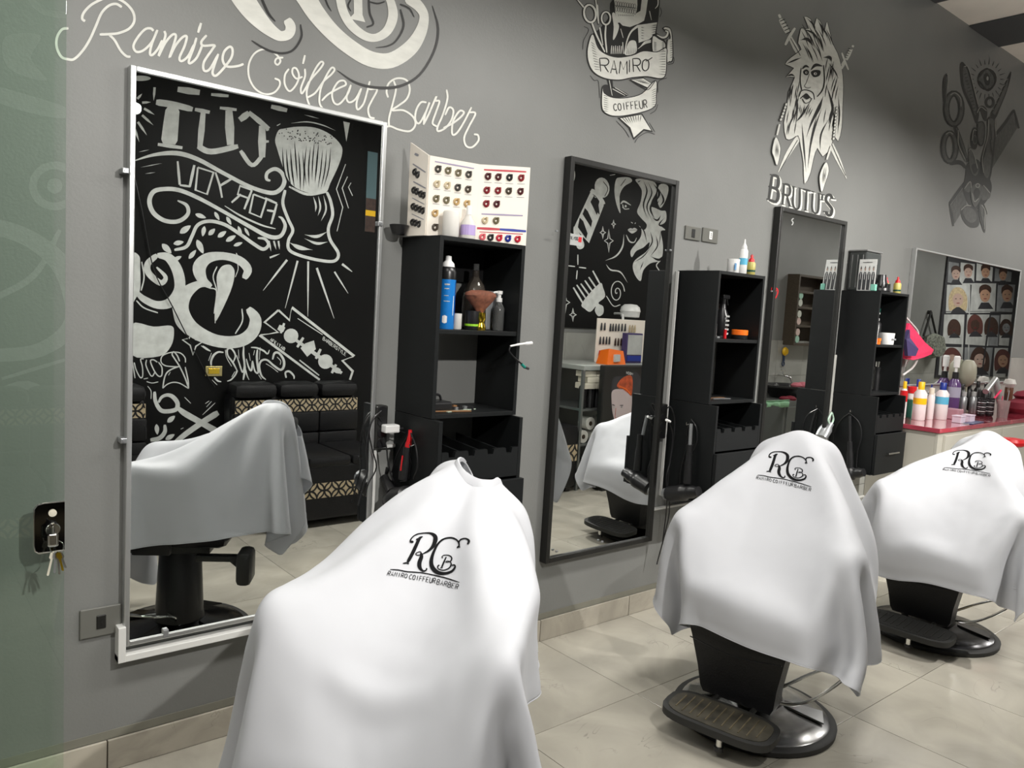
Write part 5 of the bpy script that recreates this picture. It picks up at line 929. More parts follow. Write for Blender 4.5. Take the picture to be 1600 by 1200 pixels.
[82,-37,20,11,23,-13,-7,-86,3,-56,-1,-26,-48,-32,-42,-36,-41,-40,-45,-44,-50,-44,-56,-35,-69,14,-52,0,-48,-30,-4,15,6,55],
[0,15,21,7,-22,-22,-68,-13,-5,-77,36,-45,-40,-40,-39,-39,-40,-40,-43,-43,-49,-43,-54,-39,-58,0,3,-71,29,-60,-27,-17,-10,49],
[74,-13,-2,-28,-33,-49,-41,41,-84,-4,1,-32,-45,-41,-41,-39,-39,-40,-41,-43,-44,-48,-45,-49,-42,-19,23,-55,-27,16,-57,-19,-47,67],
[26,-35,-20,-42,-42,-46,40,-32,-60,17,-21,-28,-47,-43,-42,-39,-38,-38,-40,-41,-45,-45,-47,-49,-36,-24,10,-3,-72,22,-19,-34,-49,24],
[-13,-38,-40,-43,-42,19,20,-75,-14,3,-16,-35,-47,-45,-42,-38,-38,-37,-38,-41,-43,-45,-47,-46,-42,-17,-7,20,-54,-31,22,-26,-40,-12],
[-5,-68,-33,-41,-2,36,-33,-58,-7,-3,-6,-41,-48,-44,-41,-38,-37,-36,-38,-39,-42,-45,-44,-47,-43,-22,12,2,-21,-59,5,14,-49,42],
[-57,-40,-39,-13,17,22,-59,-45,7,-3,-8,-42,-52,-44,-42,-39,-37,-37,-37,-41,-42,-44,-47,-45,-48,-15,-4,20,-16,-42,-42,34,-31,34],
[73,-140,12,-13,66,-49,-65,8,-13,-28,23,-58,-41,-42,-41,-36,-36,-36,-37,-38,-42,-41,-45,-41,-50,-22,38,-37,30,-54,-20,-17,17,-34]],
[[270,33,40,35,37,33,34,29,38,30,22,22,16,25,15,24,-12,-9,-14,-6,0,-19,-7,0,-21,-9,-25,-32,-38,-37,-38,-40,-38,-53],
[9,55,38,43,38,39,35,34,29,35,31,25,20,17,24,20,-2,-15,-10,-7,-9,-9,-12,-10,-4,-25,-32,-37,-38,-42,-41,-43,-38,-53],
[15,52,39,43,40,40,39,36,33,29,32,29,24,20,19,26,-2,-15,-11,-6,-7,-13,-9,-4,-20,-30,-36,-39,-41,-41,-40,-42,-37,-54],
[11,55,40,45,41,43,40,39,36,32,29,30,30,22,20,27,5,-19,-7,-9,-10,-11,-6,-12,-27,-37,-40,-40,-40,-40,-40,-42,-38,-54],
[10,54,41,44,43,43,43,42,40,37,30,27,29,38,14,33,6,-18,-7,-10,-7,-17,-3,-22,-43,-38,-39,-38,-39,-41,-41,-43,-38,-56],
[10,56,39,45,42,43,42,42,42,43,40,36,21,30,37,20,24,-20,-7,-11,-16,-7,-11,-54,-32,-39,-37,-40,-40,-42,-42,-45,-40,-58],
[9,56,40,45,42,43,42,41,41,38,42,41,52,21,40,21,25,-9,-11,-7,-16,-6,-56,-33,-42,-40,-40,-41,-42,-43,-43,-46,-40,-58],
[3,57,40,46,43,44,42,42,41,40,39,38,40,56,44,21,15,35,-27,-12,-20,-42,-45,-44,-41,-39,-41,-41,-42,-43,-43,-45,-40,-58],
[-2,57,41,46,43,44,43,41,42,37,43,37,56,22,92,-11,56,-4,14,-50,8,-55,-56,-37,-46,-40,-43,-41,-42,-44,-42,-46,-40,-58],
[-1,56,41,46,44,44,43,43,42,43,39,39,34,46,27,34,39,34,-18,-39,-25,-32,-34,-46,-37,-41,-39,-43,-42,-43,-43,-46,-40,-58],
[-1,57,41,46,43,46,44,41,40,35,33,32,38,32,43,46,30,-19,17,-5,-39,-43,-36,-36,-39,-38,-39,-39,-41,-42,-42,-44,-40,-59],
[-2,56,42,45,45,41,40,38,38,36,37,37,37,41,49,28,-10,1,1,13,-2,-45,-47,-39,-38,-40,-40,-41,-41,-42,-43,-44,-36,-57],
[-8,64,38,50,37,40,41,41,40,39,38,37,40,43,37,1,-11,-1,4,10,10,-16,-46,-43,-43,-40,-41,-41,-42,-42,-38,-40,-40,-57],
[-2,63,39,49,39,40,42,42,41,40,39,40,40,42,15,-16,-8,0,2,7,18,3,-33,-45,-42,-43,-42,-43,-44,-43,-42,-37,-44,-56],
[-2,62,39,49,39,43,45,42,43,41,40,40,42,27,-8,-16,-5,-3,4,6,11,17,-11,-41,-44,-44,-43,-44,-44,-45,-45,-41,-43,-58],
[-1,58,41,48,42,47,44,45,43,41,43,40,36,7,-19,-12,-7,-2,2,6,9,17,8,-27,-43,-45,-45,-44,-46,-47,-48,-48,-40,-60],
[0,55,41,47,47,47,47,46,43,44,40,41,21,-12,-18,-10,-8,-3,2,6,8,13,18,-8,-38,-46,-43,-47,-47,-49,-48,-52,-43,-57],
[-5,56,42,49,46,49,49,48,45,41,46,29,4,-21,-13,-11,-9,-4,2,6,10,7,20,7,-24,-41,-48,-45,-51,-51,-52,-52,-46,-59],
[3,56,42,48,47,49,48,49,47,46,29,25,-12,-20,-10,-14,-9,-5,1,7,9,12,8,23,-14,-36,-38,-52,-50,-52,-50,-52,-44,-59],
[-2,56,43,48,48,49,49,48,47,52,18,11,-23,-10,-17,-13,-11,-5,1,7,10,14,11,11,10,-21,-41,-56,-48,-54,-52,-54,-47,-59],
[-13,57,42,49,48,51,49,54,44,57,-6,15,-21,-15,-20,-13,-12,-5,1,7,9,18,11,27,-17,11,-41,-54,-52,-56,-54,-55,-47,-60],
[-10,53,43,48,49,53,51,50,43,48,60,-65,-5,-29,-12,-18,-9,-6,2,5,13,11,22,8,47,0,-72,-41,-52,-53,-57,-57,-49,-57],
[-15,50,44,51,52,49,53,44,62,20,24,-19,-25,-18,-20,-14,-10,-5,2,7,11,13,20,14,34,-14,-18,-51,-57,-51,-52,-52,-48,-55],
[-16,59,44,51,47,54,45,51,13,30,9,3,-26,-14,-18,-13,-9,-3,2,6,11,15,12,21,7,-7,-24,-15,-39,-54,-52,-54,-41,-57],
[4,49,44,48,49,39,42,15,38,23,-3,13,-26,-11,-15,-8,-8,-1,2,9,7,10,14,8,15,-26,-1,-40,-10,-36,-40,-50,-44,-57],
[-14,58,41,43,33,35,21,30,41,-8,13,6,-12,-14,-8,-10,3,5,1,3,2,23,-13,24,-10,-17,-12,-13,-34,-9,-30,-31,-37,-47],
[-4,50,33,32,28,23,22,49,9,0,12,0,-1,-16,6,3,10,3,7,-3,2,-7,1,11,-14,-14,-23,-4,-25,-22,-7,-24,-19,-51],
[-17,43,26,26,19,23,40,34,-6,8,5,1,-2,-1,2,5,6,9,4,5,0,-1,-1,-5,-11,-16,-23,-13,-4,-30,-7,-8,-12,-33],
[-23,35,21,20,19,36,37,12,-2,8,3,1,-4,-2,2,7,10,9,8,3,2,-2,-1,-2,-11,-19,-20,-21,-3,-10,-23,0,-7,-13],
[-27,25,19,19,30,33,29,1,-1,4,6,-1,-6,0,4,7,9,11,8,5,1,0,-4,2,-7,-19,-23,-18,-10,2,-17,-14,5,-30],
[-41,33,17,27,28,36,14,-6,5,4,5,-1,-8,0,3,9,12,10,9,4,2,0,-3,8,-5,-19,-21,-24,-11,0,-1,-22,-2,-19],
[-18,8,26,24,35,19,6,3,-1,-3,14,-7,-3,-1,5,7,6,13,5,9,-1,3,1,1,8,-18,-25,-11,-20,-1,-7,-5,-19,4]]])]
# ---------------------------------------------------------------- opposite side of the room (seen in the mirrors)
bm = BM(); box(bm, XL + .02, 3.14, -WD + .001, -WD + .014, 0.02, 3.25, .002); pa = simple('mural_panel', 'glossy black painted panel behind the sofas, seen in the first mirror', 'wall panel', bm, MPANEL)
bm = BM(); box(bm, 3.3, 7.3, -WD + .001, -WD + .014, 1.366, 3.25, .002); pb = simple('mural_panel', 'glossy black painted panel above grey tiles, seen in the second mirror', 'wall panel', bm, MPANEL)
OM = lambda px, py, off: (lambda a: (a[0], -WD + .0145 + off, a[2]))(mir(px, py, -WD + .0145))
K_ = 1
P_ = Paint(OM).o(180, 90, 3.3341)
# CUT
P_.s('213,232,34 300,245 403,270,30', 34).s('300,260,72 290,350,80 280,450,86').s('222,452,20 350,470', 22).s('415,270,22 492,285', 22).s('458,285,34 440,472', 36).s('430,462,30 500,490,30 640,462,28').s('592,275,48 600,455', 50).s('545,262,18 632,272', 20)
P_.s('648,325,36 697,288', 40).s('695,285,28 800,372', 28).s('765,355,42 765,520', 44).s('800,372 785,378', 14).s('770,437 800,437', 14).s('765,515,22 712,560 652,485', 22)
P_.s('325,165,36 440,182', 38).s('500,192,18 590,200', 20).s('812,255,26 895,275', 28).e(130, 108, 55, 14)
for s_ in ('150,265 205,298', '140,300 198,352', '118,335 165,405', '95,355 125,440', '115,215 140,188', '140,235 185,232', '205,155 200,225'): P_.s(s_, 12, 0, 1, 1, 1)
for s_ in ('122,492,4 178,480', '132,572,4 245,550', '155,605,4 210,598'): P_.s(s_, 16, 0, 1, 2, 2)
P_.s('92,540,4 200,507,16 320,498,24 430,530,22 560,600,20 700,672,20 810,705,22 862,685,22 882,640,22 865,598,20 830,580,20 792,600,18 788,632,16 808,642,10')
for l_ in ('325,540,12 336,662,16', '336,664,12 392,672', '412,560,16 388,672', '430,572,12 512,598 478,712 418,690 430,572', '605,632,14 545,668', '522,598,12 545,668 556,730', '712,690,13 672,790', '712,690,12 650,668 638,712 700,735', '655,712,12 606,755', '720,712,12 788,738 758,832 700,808 720,712', '842,762,13 812,868', '842,760,13 780,732', '832,802,12 790,795'): P_.s(l_, 12, 0, 1, k=1)
P_.s('325,745,8 372,770,18 378,815,20 330,852,22 260,850,22 200,810,24 178,750,24 198,700,24 250,685,22 330,690,22 430,730,20 560,800,18 700,880,20 800,932,22 860,930,20 885,880,18 870,840,14 850,828,6')
P_.s('570,772,4 650,822,9 760,872,9 835,892,5')
P_.s('308,1002,14 370,985,18 400,930,18 430,872,18 490,852,18 570,870,18 650,920,18 720,970,18 770,998,18 798,975,16 780,945,14 742,940,10')
for l_ in ((445, 825, 20, 60, 22), (530, 825, 60, 50, 18), (592, 850, 60, 50, 18), (650, 905, 70, 60, 16), (686, 908, 60, 50, 14), (460, 905, 100, 55, 22), (503, 908, -45, 48, 24), (556, 920, -35, 55, 24), (602, 942, -30, 60, 24), (640, 972, -20, 50, 18), (365, 895, -35, 70, 30), (330, 965, -10, 55, 24), (268, 995, 45, 70, 30), (325, 1045, -25, 45, 20), (402, 1025, -50, 60, 22), (442, 985, 65, 80, 30)): P_.leaf(*l_)
for s_ in ('800,955 812,1010', '826,955 838,1000', '850,955 856,1000', '805,1042 858,1022'): P_.s(s_, 9, 0, 1, 1, 2)
P_.p('850,380 880,370 950,360 1040,365 1120,400 1175,455 1182,500 1160,570 1120,655 1100,700 1050,712 990,700 935,675 900,635 870,560 845,480 833,430')
random.seed(5)
for i in range(13):
    x = 870 + i * 21; y0 = 430 + random.random() * 60; P_.s([(x, y0), (x + (8 if i < 6 else -10), y0 + 110), (990 + (x - 990) * .72, y0 + 210)], 5 + 3 * random.random(), K_, 3, 2, 3)
for i in range(70):
    a = random.random() * PI; r = random.random(); x = 1000 + 150 * math.cos(a) * (.3 + .7 * r); y = 400 + (x - 900) * .12 + 28 * (random.random() - .5) * 2; P_.e(x, y, 3.2, 3.2, 0, K_, 3, 0, 6)
P_.s('885,690,16 873,760,16 900,840,16 925,900,16 903,950,16 905,1000,16 960,1030,16 1060,1055,16 1140,1060,16 1162,1020,16 1120,950,16 1110,890,16 1132,820,16 1122,750,16 1102,700,14')
P_.s('905,672,10 1000,712,14 1100,700,10')
for s_ in ('1032,725,9 1045,770 1042,805', '1058,722,9 1068,780 1055,825', '1085,718,9 1098,790 1072,852', '985,922,5 1050,932,16 1108,905,5', '985,942,5 1050,968,14 1108,960,6', '905,962,5 960,990,22 1030,1002,4'): P_.s(s_, 9, 0, 1, 2)
for s_ in ('1200,555 1152,685 1185,780 1155,905', '1210,620 1182,680 1215,785', '1228,652 1215,675 1236,720'): P_.s(s_, 5, k=1)
P_.s('915,342,6 1000,335 1080,352 1150,382', 6, 0, 1, 2).s('985,298 1062,318', 5, 0, 1, 2).s('842,355 860,345', 5).p('1188,332 1222,340 1204,438', 0, 1, sm=False)
# lower half
P_.o(180, 400, 3.3341)
P_.s('672,118,30 690,70,44 645,22,44 560,0,40 480,12,56 438,60,70 455,125,50 500,160,26').s('500,150,20 430,150,40 360,205,72 345,290,80 400,380,78 520,440,64 640,445,64 712,400,66 730,330,60 692,272,34')
P_.p('548,62 575,46 605,50 622,90 600,185 528,335 518,300 532,190 528,110', 0, 2).s('530,55,6 510,110 528,185 515,300', 6).s('485,165,6 530,190 520,350', 7).s('560,-20,4 620,10 640,60 625,110', 8, 0, 2)
P_.s('218,-5,26 170,40,34 175,90,34 235,140,30 262,110,22 215,58,10').s('218,-5,26 280,10,46 325,80,56 335,170,56 290,240,52 220,255,40 150,225,34 112,190,22')
P_.p('85,0 125,0 130,60 130,170 110,215 85,230', 0, 1).s('138,30,7 150,110 135,180', 7).s('110,232,7 150,270 222,296', 7).s('300,268,9 320,350 368,405', 9).s('660,275,7 662,340 625,405', 8).s('630,-15,6 640,5', 6)
P_.p('85,355 200,368 290,363 306,400 290,470 230,522 85,515', 0, 1)
P_.s('400,395,8 418,435 455,447 420,470 405,515 390,465 350,436 385,428', 8, closed=True, k=1).s('455,468,8 495,495', 8)
P_.o(200, 520, 5.714)
for s_ in ('310,495,12 325,405 350,352 400,320 455,300', '310,495,10 350,460 405,442 465,452 540,497', '540,497,12 535,420 510,305', '540,492,12 508,400 460,300 415,230 393,192 408,170 440,205 460,255', '468,302,10 400,302 330,292 295,260 302,212 345,185 410,172 470,182 508,222 513,265',
           '262,262,11 225,240 200,255 232,335 270,385 300,380 302,310 272,262', '165,240,10 160,290 195,370 218,386 240,350', '140,232,10 112,238 128,305 130,385 108,398 72,330 55,265', '30,225,10 48,310 62,405', '140,412,8 178,404', '165,435,8 215,448 270,438', '175,475,7 205,520 205,590', '378,350,6 360,380'): P_.s(s_, 10)
for s_ in ('852,175,12 805,172,16 765,200,20 742,250,18 742,292,12', '770,398,14 800,428,16 832,437,8', '940,262,10 958,200,14 922,140,16 886,150,16 892,205,14 935,265,16 975,340,10', '1032,118,12 1030,200,18 1040,290,16 1022,352,14 990,265,12 968,200,8', '1036,240,14 1042,330,20 1028,420,14', '975,335,16 958,375,14 920,418,12 885,432,8', '1112,250,16 1102,335,16 1078,310,14 1055,232,10', '1155,150,14 1150,230,20 1162,352,16 1132,340,14 1112,250,10',
           '1098,130,10 1150,135,14 1210,160,16 1245,188,12 1262,152,8', '1290,238,14 1308,182,20 1348,182,20 1388,240,22 1390,300,22 1360,330,20 1300,292,18 1240,242,16 1190,250,18 1172,300,16 1190,380,16 1230,418,8', '1050,330,12 1062,380,10 1080,420,6', '1412,402,14 1405,355,16 1440,345,18 1478,382,16 1482,412,10'): P_.s(s_)
for s_ in ('745,180 718,250', '750,420 795,465', '868,150 880,220 925,300', '985,150 990,230', '1080,180 1092,250', '1180,130 1172,240', '1330,215 1362,250 1358,285', '1230,275 1280,305 1340,352', '955,345 925,395', '1165,375 1190,415', '1130,155 1120,200', '652,115 700,150 738,165'): P_.s(s_, 6)
P_.s('237,525,26 245,610,34 292,690,38 365,700,38 432,680,38 440,625,40 400,572,38 350,555,30 300,575,26 272,622,20').s('425,650,20 500,715,52 650,800,52 800,885,60').s('805,712,56 650,808,50 480,930,46 365,1035,30').s('492,955,26 492,1035,34').s('200,958,34 280,940,38 328,885,36 328,820,24')
for l_ in ((385, 770, -40, 90, 42), (258, 862, 85, 95, 38), (375, 930, -30, 95, 40), (230, 1050, 55, 110, 45)): P_.leaf(*l_)
for s_ in ('505,575 560,630', '665,732,4 720,680,8 778,625,4', '690,632 725,608', '700,662 745,612', '470,860 495,848', '685,925 730,965'): P_.s(s_, 7)
P_.o(180, 400, 3.3341)
P_.s('850,282,14 908,335 920,268 1245,522 1183,545 1237,600 1222,645', 14, k=1).s('850,282,14 778,345 848,397 752,412 1065,645', 14, k=1).s('950,325 1080,410', 5).s('960,542,8 1062,622', 8)
P_.e(916, 416, 38, 38).e(1095, 550, 38, 38).p('1035,440 1045,485 1000,525 965,480 990,455', 0, 1, k=1).s('850,370,34 880,385', 30).s('880,350 862,402', 14).s('930,430,20 1180,610', 16, 0, 1, k=1).s('980,425 948,475', 16).s('1070,485 1045,535', 16).s('1150,565 1128,610', 16).s('1140,590,30 1172,602', 28)
P_.text('BARBERSTYLE', (1085, 420), (1205, 505), (1200, 522), (1080, 436), 3, gap=1.2).text('AFEITAR', (810, 425), (885, 480), (880, 495), (806, 440), 4, gap=1.2)
for s_ in ('895,20,16 770,180,3', '950,25,14 885,272,3', '1005,28,14 1003,315,3', '1050,62,16 1140,325,3', '1142,82,12 1213,195,3', '1182,42,16 1234,82,5'): P_.s(s_, 12)
P_.o(0, 0, 1)
# strokes that only show reflected in the glass door
P_.s('-40,140,22 40,165,26 100,180,20', 24).p('5,62 60,60 45,95 70,130 10,110', 0, 1).s('105,30 60,20 30,-20', 10, 0, 1).e(82, 292, 34, 32, 12).e(82, 292, 12, 12).s('-30,350,26 40,372,26 95,420,30 110,500,26 60,545,22 -20,555,20', 24).s('-20,470,10 50,430,10 90,360,8', 9).s('0,590 100,560', 6).s('-30,625,16 40,600,14 100,640,12', 14)
P_.build('wall_mural', 'white barber slogans, shaving brush, razor blade and scissors painted on the black panel', 'wall mural', [MWHITE2, MPANEL])
P_ = Paint(OM).o(840, 230, 3.636)
P_.e(366, 230, 42, 58, 0, 0, 1, -8).s('372,195 398,235 380,280', 4, K_, 3).s('302,245,26 340,270 376,325,24', 24)
P_.p('300,255 376,330 292,545 207,455', 0, 1, sm=False).p('322,285 350,305 345,330 352,385 328,345', K_, 3, k=2).p('268,345 285,365 310,420 302,455 255,380', K_, 3, sm=False).p('320,275 348,352 335,385 300,310', K_, 3, sm=False).p('238,400 258,420 283,490 275,520 228,455', K_, 3, sm=False).p('210,450 262,540 255,575 225,572 205,500', 0, 1)
P_.s('372,335 300,515', 6)
P_.p('252,885 350,775 372,800 382,850 345,885 372,905 372,945 345,960 325,930 330,905 300,935 270,920', 0, 1)
for s_ in ('203,797,11 262,895,11', '222,782 282,872', '245,775 303,855', '268,757 322,835', '290,738 338,808', '313,702 358,785'): P_.s(s_, 10)
for s_ in ('228,610 228,668', '225,700 220,750', '168,673 212,678', '235,682 275,687'): P_.s(s_, 7)
def dia(cx, cy, rx, ry, w): P_.s([(cx, cy - ry), (cx + rx * .25, cy - ry * .2), (cx + rx, cy), (cx + rx * .25, cy + ry * .2), (cx, cy + ry), (cx - rx * .25, cy + ry * .2), (cx - rx, cy), (cx - rx * .25, cy - ry * .2)], w, closed=True, k=1)
dia(431, 437, 12, 24, 5); dia(370, 485, 16, 35, 6); dia(404, 532, 25, 65, 6); dia(157, 882, 25, 60, 6); dia(200, 952, 19, 38, 6)
P_.s([(450 + 46 * t * math.cos(t * 11.5 + 1) * .95, 825 + 80 * t * math.sin(t * 11.5 + 1) * .9) for t in [i / 26 for i in range(27)]], 5).s('470,895,5 430,902 390,845', 5)
P_.s('490,495,9 482,565 445,618 382,645', 9, 0, 1, 2).s('388,665,8 415,697 470,710 512,772', 8, 0, 1, 2)
P_.s('472,322,6 490,308,11 530,330,4', 9).s('482,325,5 492,350,6 520,350,5', 6).e(500, 335, 6, 7).s('485,335 482,345', 6).s('530,425,3 540,432,5', 4).s('556,428 552,436', 4)
P_.p('512,470 528,460 538,463 550,458 566,470 545,488 530,488', 0, 1).s('515,472 566,470', 2, K_, 3).s('503,498,4 522,535,8 548,540,6 562,515,3', 6)
P_.p('468,172 520,172 535,195 490,225 465,280 470,375 448,325 436,250 445,185', 0, 1).s('500,180 470,220', 4, K_, 3)
P_.p('555,185 590,180 665,200 675,250 650,300 640,340 645,390 690,440 725,470 700,480 712,560 700,640 640,660 600,700 585,760 555,730 540,680 555,640 620,590 635,540 600,570 560,590 535,625 528,590 560,545 585,510 590,470 575,445 605,470 620,440 585,400 565,365 585,310 592,250 575,215', 0, 1)
P_.p('690,215 740,220 735,280 700,345 680,300', 0, 1).p('640,340 700,360 728,365 728,420 690,440 640,400', 0, 1)
for s_ in ('600,190,5 620,250,8 600,330,8 620,400,5', '625,195,4 648,260,7 620,340,7 650,420,4', '660,290,5 640,350,10 665,410,5', '560,450 600,470 620,540', '640,480 650,540 610,600', '670,500 680,560 640,620', '700,470,4 690,560,5', '600,650,4 580,700,7', '655,205,4 690,260,14 665,320,4', '690,300 675,330 690,330', '640,620,4 690,640,14 720,610', '565,200 585,190', '700,385,5 680,415,10 650,400,5', '720,400,4 690,440,8 725,455,4', '690,240,4 715,300,10 690,340,4', '545,655,3 600,620,5 640,570,3'): P_.s(s_, 6, K_, 3, 2)
P_.s('180,115,6 205,130 208,175 185,225', 7).s('185,130 180,210', 5).s('410,160 440,155', 4).s('735,225,6 738,260', 6).s('700,640,6 675,670 690,700', 6)
P_.build('wall_mural', 'white barber pole, comb and long-haired woman painted on the black panel', 'wall mural', [MWHITE2, MPANEL])
# cable hanging in front of the painted panel, brass light switch, poster strip
P0 = [mir(px, py, -WD + .03) for px, py in ((205, 255), (222, 330), (240, 420), (270, 480), (320, 580), (336, 605))]
bm = BM(); tube(bm, P0, .004, 6); simple('cable', 'thin black cable running down the painted black panel', 'cable', bm, BLK)
x0, _, z1 = mir(321, 572, -WD + .02); x1, _, z0 = mir(347, 588, -WD + .02); t = thing('light_switch', 'brass light switch plate on the painted black panel above the sofa', 'light switch', ((x0 + x1) / 2, -WD + .0145, z0))
bm = BM(); box(bm, x0, x1, -WD + .0147, -WD + .022, z0, z1, .003); obj('cover_plate', bm, mat('brass', (.62, .52, .25), .25, 1.0), t)
bm = BM(); box(bm, x0 + .02, x1 - .02, -WD + .022, -WD + .026, z0 + .016, z1 - .016, .002); obj('rocker', bm, GOLD, t)
x0, _, z1 = mir(575, 236, -WD + .02); z0 = mir(575, 362, -WD + .02)[2]; x1 = x0 + .085
t = thing('poster', 'narrow teal poster with brown hair and a yellow stripe at the first mirror\'s right edge', 'poster', ((x0 + x1) / 2, -WD, z0))
bm = BM(); box(bm, x0, x1, -WD + .015, -WD + .018, z0, z1); obj('sheet', bm, mat('teal_print', (.10, .17, .19), .3), t)
bm = BM(); box(bm, x0, x1, -WD + .018, -WD + .0188, z0, z0 + (z1 - z0) * .42); obj('printed_hair', bm, HAIR_B, t)
bm = BM(); box(bm, x0, x1, -WD + .0189, -WD + .0195, z0 + (z1 - z0) * .2, z0 + (z1 - z0) * .27); obj('printed_stripe', bm, YEL, t)
# bare bulb spotlight on the panel
for i, (sx, sz, p) in enumerate(SPOTS):
    t = thing('spotlight', ['small bright round spotlight reflected at the first mirror\'s left edge', 'small round spotlight high on the opposite wall, middle of three', 'small round spotlight high on the opposite wall, farthest of three'][i], 'spotlight', (sx, -WD + .0145, sz))
    y0 = -WD + .0145 if i < 2 else -WD
    bm = BM(); lathe(bm, [(.0001, 0), (.02, 0), (.02, .06), (.036, .10), (.036, .128), (.032, .128), (.030, .108), (.0001, .108)], sx, y0, sz, 18, axis='y'); obj('housing', bm, ALU, t, True)
    bm = BM(); lathe(bm, [(.0001, .1085), (.029, .1085), (.026, .115), (.0001, .118)], sx, y0, sz, 18, axis='y'); obj('bulb', bm, mat('bulb_glow', (1, .97, .9), .3, emit=30), t, True)

# sofas
def pattern(bm2, x0, x1, z0, z1, y, par):
    """tan band with overlapping black rings"""
    P2 = Paint(lambda u, v, off: (u, y + off, v)); h = (z1 - z0); c = h * .52
    P2.p([(x0, z0), (x1, z0), (x1, z1), (x0, z1)], 0, 0, sm=False)
    n = int((x1 - x0) / c) + 1
    for i in range(-1, n + 1):
        for j in range(0, 3):
            if (i + j) % 2: continue
            cx, cz = x0 + i * c, z0 + j * h * .5; pts = [(cx + c * math.cos(a), cz + c * math.sin(a)) for a in [2 * PI * k / 20 for k in range(20)]]
            seg = []
            for q in pts + pts[:1]:
                if x0 <= q[0] <= x1 and z0 <= q[1] <= z1: seg.append(q)
                else:
                    if len(seg) > 1: P2.s(seg, h * .12, 1, 1, k=1)
                    seg = []
            if len(seg) > 1: P2.s(seg, h * .12, 1, 1, k=1)
    return P2.bm
def sofa(x0, x1, label, seams):
    t = thing('sofa', label, 'sofa', ((x0 + x1) / 2, -2.5, 0), 'black patterned waiting sofas')
    yb, yf = -WD + .02, -2.17
    bm = BM(); box(bm, x0, x1, yb, yf, .05, .42, .02); obj('base', bm, LEATH, t)
    bm = BM(); box(bm, x0, x1, yb, yb + .16, .42, .82, .03); obj('back_frame', bm, LEATH, t)
    n = max(1, round((x1 - x0) / .3)); w_ = (x1 - x0) / n
    for i in range(n):
        bm = BM(); box(bm, x0 + i * w_ + .002, x0 + (i + 1) * w_ - .002, yb + .02, yb + .22, .795, .905, .045); obj('top_roll', bm, LEATH, t, True)
        for (za, zb) in ((.40, .55), (.552, .70)):
            bm = BM(); box(bm, x0 + i * w_ + .001, x0 + (i + 1) * w_ - .001, yb + .15, yb + .215, za, zb, .018); obj('back_cushion', bm, LEATH, t, True)
        bm = BM(); box(bm, x0 + i * w_ + .001, x0 + (i + 1) * w_ - .001, yb + .2, yf + .012, .40, .475, .03); obj('seat_cushion', bm, LEATH, t, True)
    obj('patterned_band', pattern(None, x0 + .01, x1 - .01, .702, .79, yb + .205, t), [TAN, BLK], t)
    obj('patterned_band', pattern(None, x0 + .01, x1 - .01, .20, .30, yf + .002, t), [TAN, BLK], t)
    for xx in (x0 + .08, x1 - .08):
        for yy in (yb + .06, yf - .06):
            bm = BM(); lathe(bm, [(.018, 0), (.022, .055)], xx, yy, 0, 10); obj('leg', bm, BLK, t)
    return t
sofa(-.55, 1.36, 'black tufted sofa with tan patterned bands nearest the glass door', 0)
sofa(1.90, 2.83, 'black tufted sofa with tan patterned bands behind the first draped chair', 0)
# ottoman-like sofa end in mirror two, with patterned band
xa, xb = mir(846, 700, -2.17)[0], mir(906, 700, -2.17)[0]
xb -= .02
t = thing('ottoman', 'black leather ottoman with a tan patterned band, seen in the second mirror', 'ottoman', ((xa + xb) / 2, -2.4, 0))
bm = BM(); box(bm, xa, xb, -2.72, -2.17, .035, .565, .03); obj('body', bm, LEATH, t, True)
obj('patterned_band', pattern(None, xa + .01, xb - .012, .265, .405, -2.168, t), [TAN, BLK], t)
for xx in (xa + .06, xb - .06):
    for yy in (-2.67, -2.23):
        bm = BM(); box(bm, xx - .025, xx + .025, yy - .025, yy + .025, 0, .04); obj('foot', bm, BLK, t)
bm = BM(); hexa(bm, [(xb - .42, -2.5, .568), (xb - .06, -2.5, .568), (xb - .40, -2.5, .98), (xb - .42, -2.5, .98), (xb - .42, -2.44, .568), (xb - .06, -2.44, .568), (xb - .40, -2.44, .98), (xb - .42, -2.44, .98)])
simple('cushion', 'teal green wedge cushion standing on the ottoman', 'cushion', bm, mat('teal_vinyl', (.0, .28, .22), .3))
# trolley shelf with bottles and rolls, and display stand, in mirror two
YS = -2.48
sx0, _, szt = mir(905, 566, YS + .3); sx0 += .06; szt -= .03; sx1 = mir(948, 572, YS + .3)[0] + .9; sz0 = .03
t = thing('shelf_unit', 'grey metal shelf unit with black bottles and paper rolls, seen in the second mirror', 'shelf unit', ((sx0 + sx1) / 2, YS, 0))
bm = BM(); box(bm, sx0, sx1, YS - .3, YS + .3, szt - .04, szt, .004); obj('top_board', bm, mat('pale_grey_metal', (.32, .34, .32), .35), t)
GM = mat('grey_metal', (.16, .17, .165), .4, .4)
for zz in (.70, .40, .16):
    bm = BM(); box(bm, sx0 + .02, sx1, YS - .29, YS + .29, zz - .02, zz, .002); obj('shelf', bm, GM, t)
for xx in (sx0 + .012, sx1 - .012):
    for yy in (YS - .28, YS + .285):
        bm = BM(); box(bm, xx - .012, xx + .012, yy - .012, yy + .012, 0, szt - .04); obj('post', bm, GM, t)
bm = BM(); box(bm, sx0 + .02, sx1, YS - .3, YS - .29, .1, szt - .04); obj('back_panel', bm, GM, t)
bm = BM(); box(bm, sx0 + .04, sx1, YS + .2, YS + .285, .08, .20, .01); obj('drawer', bm, GM, t)
